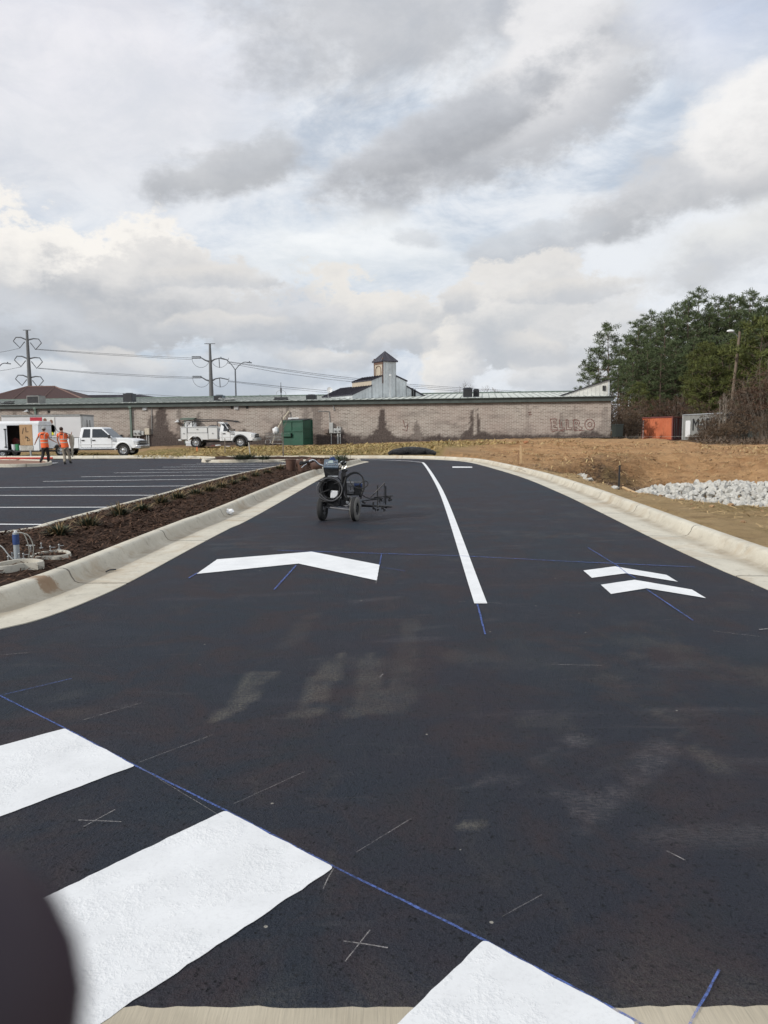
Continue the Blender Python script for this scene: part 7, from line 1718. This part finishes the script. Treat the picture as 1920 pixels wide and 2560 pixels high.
# ------------------------------------------------------------------ pines
def leafmat(name, dark, light, warm=None):
    n = NT(name); x = n.noise(1.6, 5, .7); oi = n.t.nodes.new('ShaderNodeObjectInfo')
    c = n.mix(n.ramp(x, .35, .65), dark, light)
    if warm: c = n.mix(n.ramp(n.noise(.35, 3, .6), .52, .68, 0, .75), c, warm)
    c = n.mix(n.ramp(oi.outputs['Random'], 0, 1, 0, .35), c, tuple(v * .55 for v in light))
    n.b.inputs['Transmission Weight'].default_value = 0
    return n.out(c, .75, 0, None, .3)
M_PINE = leafmat('pine_needles', (.036, .056, .028), (.115, .145, .06)); M_PINEY = leafmat('yellow_pine_needles', (.045, .060, .018), (.115, .125, .030)); M_BARK = simple('pine_bark', (.105, .075, .058), .95, var=.3, scale=6); M_BARKG = simple('grey_bark', (.15, .125, .10), .95, var=.25, scale=4)
M_BRUSH = leafmat('brown_brush', (.070, .046, .030), (.125, .080, .048), (.06, .062, .028))
def clumps(rs, C_, Rr, k, L, W, up=.35):
    """leaf quads spread through ellipsoid clumps: centres (n,3), radii (n,), k quads each"""
    n_ = len(C_); d = rs.normal(size=(n_, k, 3)); d /= np.linalg.norm(d, axis=2, keepdims=True); r = rs.rand(n_, k, 1) ** .45
    pos = C_[:, None, :] + d * r * Rr[:, None, None] * np.array([1, 1, .62]); ax = d + rs.normal(size=d.shape) * .5 + np.array([0, 0, up]); ax /= np.linalg.norm(ax, axis=2, keepdims=True)
    s = np.cross(ax, rs.normal(size=d.shape)); s /= np.linalg.norm(s, axis=2, keepdims=True); l = L * rs.uniform(.6, 1.2, (n_, k, 1)) / 2; w = W * rs.uniform(.7, 1.2, (n_, k, 1)) / 2
    v = np.stack([pos - ax * l - s * w * .5, pos - ax * l + s * w * .5, pos + ax * l + s * w, pos + ax * l - s * w], 2).reshape(-1, 3)
    return v, np.arange(len(v)).reshape(-1, 4)
def pine_proto(seed, H, cb, rad, dens, top=.35, mat=M_PINE, k=34):
    rs = np.random.RandomState(seed); b = MB(); bend = rs.uniform(-.4, .4, 2)
    ax = lambda z: Vector((bend[0] * math.sin(z / H * 3), bend[1] * math.sin(z / H * 2.2), z))
    b.tube([ax(z) for z in np.linspace(0, H * .97, 9)], [.21 * H / 18 * (1 - .86 * i / 8) for i in range(9)], 7); tr = b; C_ = []; Rr = []
    lb = MB(); n_ = int(dens)
    for i in range(n_):
        f = (i + rs.rand()) / n_; z = H * (cb + (1 - cb) * f) * .985; prof = (math.sin(math.pi * min(1, .20 + f * .80)) ** .7) * (1 - f * top); L = rad * prof * rs.uniform(.55, 1.15) + .25; a = i * 2.4 + rs.uniform(-.5, .5)
        o = ax(z); rise = rs.uniform(.05, .45) + f * .5; e = o + Vector((math.cos(a) * L, math.sin(a) * L, L * rise)); m_ = o.lerp(e, .5) + Vector((0, 0, -L * .06)); lb.tube([o, m_, e], [.05 * (1.2 - f), .035 * (1.2 - f), .012], 4)
        C_.append(e); Rr.append(rs.uniform(.45, .75) * (1.05 - .35 * f))
        for q in range(int(L * 1.4)):
            t = rs.uniform(.35, .95); p = o.lerp(e, t) + Vector((rs.uniform(-.7, .7), rs.uniform(-.7, .7), rs.uniform(-.1, .5))); C_.append(p); Rr.append(rs.uniform(.28, .55)); lb.tube([o.lerp(e, t * .85), p], .012, 3)
    C_.append(ax(H * .99)); Rr.append(.5); C_.append(ax(H * .955) + Vector((.2, 0, 0))); Rr.append(.6)
    v, f_3 = clumps(rs, np.array([tuple(c) for c in C_]), np.array(Rr), k, .44, .06); return tr, lb, v, f_3
pin = []
specs = [(1, 19, .34, 3.4, 50, .35), (2, 18, .40, 2.9, 42, .25), (3, 20, .46, 3.5, 46, .35), (4, 17, .28, 3.2, 50, .4)]
def make_pine(i, spec, mat, name='pine_tree'):
    tr, lb, v, f_3 = pine_proto(*spec, mat=mat); t = thing(name, '', 'tree'); tr.build('trunk', M_BARK, t, smooth=True); lb.build('limbs', M_BARK, t); npmesh('crown', v, f_3, mat, t); return t, spec[1]
PR = [make_pine(i, s, M_PINE) for i, s in enumerate(specs)]
sparse = make_pine(9, (9, 14, .38, 3.0, 30, .2), M_PINE)
young = [make_pine(10, (21, 9, .22, 2.4, 36, .35), M_PINEY), make_pine(11, (22, 11, .30, 2.6, 40, .3), M_PINEY)]
gz_ = lambda x, y: TZ(x, y) - .1
used = set()
def plant(proto, u, Y, vtop, label, group, sx=1.0):
    t0, H = proto; p = Q(u, 1080, Y); top = Q(u, vtop, Y).z; z = gz_(p.x, Y); s = (top - z) / H
    if id(t0) in used: t = copy_tree(t0)
    else: t = t0; used.add(id(t0))
    t.location = (p.x, Y, z); t.scale = (s * sx, s * sx, s); t.rotation_euler = (0, 0, random.uniform(0, 6.28)); t['label'] = label; t['category'] = 'tree'; t['group'] = group; return t
GP = 'pines in the wood behind the containers'
plant(sparse, 1512, 112, 812, 'open sparse crowned pine standing alone above the right end of the building', GP, 1.05)
plant(sparse, 1472, 122, 905, 'thin smaller pine left of the sparse lone pine', GP, .9)
plant(sparse, 1492, 116, 870, 'thin pine close behind the left side of the lone sparse pine', GP, .9)
rows = [(1566, 108, 838), (1592, 104, 800), (1622, 108, 778), (1652, 102, 782), (1683, 108, 757), (1708, 104, 752), (1736, 110, 722), (1762, 104, 772), (1788, 108, 742), (1813, 104, 738), (1838, 110, 742), (1862, 102, 730), (1890, 108, 768), (1915, 100, 742), (1945, 104, 750), (1985, 100, 740)]
back = [(1550, 122, 875), (1580, 120, 845), (1610, 124, 815), (1640, 118, 810), (1670, 124, 795), (1700, 120, 790), (1730, 126, 780), (1760, 122, 790), (1790, 124, 775), (1820, 120, 770), (1850, 126, 775), (1880, 120, 785), (1910, 122, 775)]
mid_ = [(1545, 100, 900), (1580, 97, 880), (1612, 98, 860), (1650, 96, 870), (1690, 97, 850), (1728, 96, 845), (1770, 95, 840), (1815, 94, 835), (1860, 93, 830), (1905, 92, 835), (1950, 92, 820)]
ordn = ['first', 'second', 'third', 'fourth', 'fifth', 'sixth', 'seventh', 'eighth', 'ninth', 'tenth', 'eleventh', 'twelfth', 'thirteenth', 'fourteenth', 'fifteenth', 'sixteenth']
for i, (u, Y, v) in enumerate(rows): plant(PR[i % 4], u, Y, v, f'tall dark green pine making the skyline, {ordn[i]} rightward from the lone sparse pine', GP, 1.0)
for i, (u, Y, v) in enumerate(back): plant(PR[(i + 2) % 4], u, Y, v, f'dim pine filling behind the skyline pines, {ordn[i]} of its row from the left', GP, 1.1)
for i, (u, Y, v) in enumerate(mid_): plant(PR[(i + 1) % 4], u, Y, v, f'shorter pine in the front row before the skyline pines, {ordn[i]} from the left', GP, 1.1)
for i, (u, Y, v, lb) in enumerate(((1775, 86, 895, 'yellow green young pine rising behind the grey container'), (1752, 90, 860, 'yellowish young pine left behind the grey container top'), (1800, 88, 868, 'yellowish young pine between container and utility pole'), (1872, 86, 850, 'yellow green pine just right of the utility pole'), (1905, 84, 800, 'tall yellow green pine at the right edge of the picture'), (1930, 80, 880, 'lower yellow green pine cut by the right picture edge'), (1590, 92, 960, 'low yellowish pine left above the orange container'))): plant(young[i % 2], u, Y, v, lb, 'yellow green young pines', 1.05)
# bare brown understorey
def brush_proto(seed, H, spread, nb, k, mat, L=.22, W=.07):
    rs = np.random.RandomState(seed); b = MB(); C_ = []; Rr = []
    for i in range(nb):
        a = rs.uniform(0, 6.28); d = rs.uniform(0, spread); h = H * rs.uniform(.55, 1); p0 = Vector((math.cos(a) * d * .25, math.sin(a) * d * .25, 0)); e = Vector((math.cos(a) * d, math.sin(a) * d, h)); m_ = p0.lerp(e, .5) + Vector((rs.uniform(-.2, .2), rs.uniform(-.2, .2), .1)); b.tube([p0, m_, e], [.035, .022, .008], 4)
        for q in range(7):
            t = rs.uniform(.3, 1); o = (p0.lerp(m_, t * 2) if t < .5 else m_.lerp(e, t * 2 - 1)); e2 = o + Vector((rs.uniform(-.9, .9), rs.uniform(-.9, .9), rs.uniform(.1, .9))); b.tube([o, e2], [.012, .006], 3)
            if rs.rand() < .6: C_.append(e2); Rr.append(rs.uniform(.3, .6))
    v, f_4 = clumps(rs, np.array([tuple(c) for c in C_]), np.array(Rr), k, L, W, .1); return b, v, f_4
def make_brush(seed, H, sp, nb, k, mat=M_BRUSH, tm=M_BARKG):
    b, v, f_4 = brush_proto(seed, H, sp, nb, k, mat); t = thing('bare_shrub', '', 'shrub'); b.build('stems', tm, t); npmesh('twigs', v, f_4, mat, t); return t, H
BR = [make_brush(31, 4.2, 2.0, 14, 26), make_brush(32, 5.5, 2.2, 14, 24), make_brush(33, 2.2, 1.6, 16, 26)]
M_TWIGB = leafmat('red_brown_twigs', (.062, .036, .025), (.115, .068, .043), (.05, .052, .025)); BR2 = make_brush(34, 7.5, 2.8, 18, 22, M_TWIGB)
GB = 'brown leafless shrubs under the pines'; rr_ = random.Random(9)
cnt = 0
places = [(1536, 76, 1035, 1), (1552, 80, 1005, 1), (1570, 84, 1010, 0), (1590, 88, 985, 3), (1612, 90, 990, 3), (1640, 91, 985, 3), (1665, 91, 990, 3), (1690, 90, 985, 3), (1715, 89, 975, 3), (1740, 88, 990, 3), (1760, 83, 1010, 1), (1560, 74, 1055, 0), (1578, 75, 1045, 0), (1525, 92, 990, 3), (1550, 94, 970, 3),
          (1758, 71, 1052, 1), (1775, 72, 1040, 1), (1790, 71, 1035, 0), (1808, 71, 1015, 1), (1822, 73, 1010, 3), (1840, 75, 985, 3), (1860, 77, 960, 3), (1885, 75, 925, 3), (1905, 73, 900, 3), (1930, 72, 890, 3), (1770, 67, 1082, 2), (1795, 66, 1075, 2), (1815, 66, 1068, 2), (1835, 67, 1060, 1), (1850, 68, 1058, 2), (1890, 67, 1045, 1), (1912, 66, 1040, 1), (1745, 68, 1085, 2), (1732, 68.5, 1090, 2),
          (1820, 80, 975, 3), (1870, 84, 960, 3), (1910, 86, 950, 3), (1900, 62, 1100, 2), (1880, 61, 1112, 2), (1915, 60, 1108, 2), (1860, 62, 1108, 2), (1825, 63, 1105, 2)]
desc = ['grey stemmed', 'tall', 'low tangled', 'high reddish']
for i, (u, Y, v, k) in enumerate(places):
    where = 'between the brick wall and the orange container' if u < 1600 else 'above the orange container' if u < 1700 else 'between the two containers and pines' if u < 1755 else 'before the grey container' if u < 1812 else 'at the far right below the utility pole'
    pr = (BR + [BR2])[k]; t = plant(pr, u, Y, v, f'{desc[k]} brown shrub {where}, one of a thicket', GB + ' ' + where + ' ' + desc[k], 1.0)
# pale slim trunks standing in the brush
for i, (u, Y, vb, vt, lb) in enumerate(((1797, 69, 1098, 990, 'slim pale bare trunk left of the trio before the grey container'), (1806, 69, 1100, 975, 'slim pale bare trunk in the middle of the trio'), (1812, 70, 1098, 985, 'slim pale bare trunk right of the trio'), (1592, 76, 1094, 1045, 'short pale bare trunk left of the orange container'), (1905, 72, 1090, 985, 'pale bare trunk near the right picture edge'), (1693, 92, 1050, 985, 'pale bare trunk above the orange container'), (1704, 92, 1050, 975, 'second pale bare trunk above the gap of the containers'))):
    p = Q(u, vb, Y); twig_tree('slim_tree', lb, u, vb, vt, 40 + i, M_BARKG, thick=.10, spread=.3, base=Vector((p.x, Y, p.z - .3)))
# distant bare trees over the roof
def bare(u, Y, vb, vt, seed, lb):
    p = Q(u, vb, Y); H = (vb - vt) * Y / 1920; rs_ = random.Random(seed); b = MB(); t = thing('bare_tree', lb, 'tree', (p.x, Y, 0)); H = Q(u, vt, Y).z
    MB().tube([(0, 0, 0), (0, 0, H * .7)], [.3, .12], 5).build('trunk', M_TWIG, t)
    def rec(o, d, L, r, dep):
        e = o + d * L; b.tube([o, e], [r, r * .6], 3)
        if dep:
            for _ in range(3): rec(o + d * L * rs_.uniform(.5, 1), (d + Vector((rs_.gauss(0, .5), rs_.gauss(0, .3), rs_.gauss(.1, .3)))).normalized(), L * .68, r * .6, dep - 1)
    for k in range(6): rec(Vector((0, 0, H * rs_.uniform(.4, .62))), Vector((rs_.gauss(0, .6), rs_.gauss(0, .3), .8)).normalized(), H * .2, .08, 4)
    b.build('branches', M_TWIG, t)
bare(1215, 190, 995, 962, 1, 'distant bare tree with spreading twigs right of the paired rooftop units'); bare(1160, 200, 995, 960, 2, 'distant bare tree peeping over the roof just left of the paired units')
# the wood's dark interior and farther trees, read as one mass
rs = np.random.RandomState(77); n_ = 1500
Y_ = rs.uniform(126, 150, n_); U_ = rs.uniform(1545, 2150, n_); X_ = (U_ - 960) / 1920 * Y_; Z_ = rs.uniform(.5, 13.5, n_) * np.clip((U_ - 1510) / 160, .25, 1)
v, f_5 = clumps(rs, np.stack([X_, Y_, Z_], 1), rs.uniform(.9, 1.7, n_), 22, .8, .30); o = npmesh('far_wood', v, f_5, leafmat('far_wood_leaf', (.030, .040, .022), (.055, .062, .034), (.09, .06, .042)))
tag(o, kind='stuff', label='dense dark wood filling the background behind the pines', cat='wood')
b = MB(); rr_ = random.Random(3)
for i in range(90): Y = rr_.uniform(112, 148); u = rr_.uniform(1560, 2100); x = (u - 960) / 1920 * Y; b.cyl((x, Y, 0), (x + rr_.uniform(-.6, .6), Y, rr_.uniform(8, 14)), .16, .07, 5, False)
tag(b.build('far_trunks', M_BARK), kind='stuff', label='many thin far trunks inside the dark wood', cat='wood')
# twigs and cut brush heaped along the right bank
rs = np.random.RandomState(5); n_ = 5200; xx = rs.uniform(22, 40, n_); yy = rs.uniform(50, 63, n_); k = (xx / yy > .40) & (xx - 20 > (63 - yy) * .35 + 3 * rs.rand(n_)); xx, yy = xx[k], yy[k]
v, f_6 = blades(len(xx), np.stack([xx, yy, terrain_z(xx, yy) + rs.rand(len(xx)) ** 2 * .35], 1), rs.uniform(.2, .9, len(xx)), rs.uniform(.02, .05, len(xx)), .9, rs)
tag(npmesh('brush_litter', v, f_6, simple('dead_brush', (.11, .075, .05), .95, var=.5, scale=2)), kind='stuff', label='dead twigs and leaf litter along the bank below the wood', cat='brush')
rs = np.random.RandomState(6); n_ = 1800; xx = rs.normal(8.3, 1.2, n_); yy = rs.normal(28.3, 1.6, n_)
v, f_6 = blades(n_, np.stack([xx, yy, terrain_z(xx, yy) + rs.rand(n_) * .06], 1), rs.uniform(.06, .4, n_), rs.uniform(.01, .025, n_), .6, rs)
tag(npmesh('basin_litter', v, f_6, simple('dead_weeds', (.13, .085, .055), .95, var=.5, scale=3)), kind='stuff', label='dark dead weeds matted on the floor of the small basin', cat='weeds')
for o in list(bpy.data.objects):      # prototypes that were never planted
    if o.get('label') == '': 
        for c_ in list(o.children): bpy.data.objects.remove(c_)
        bpy.data.objects.remove(o)
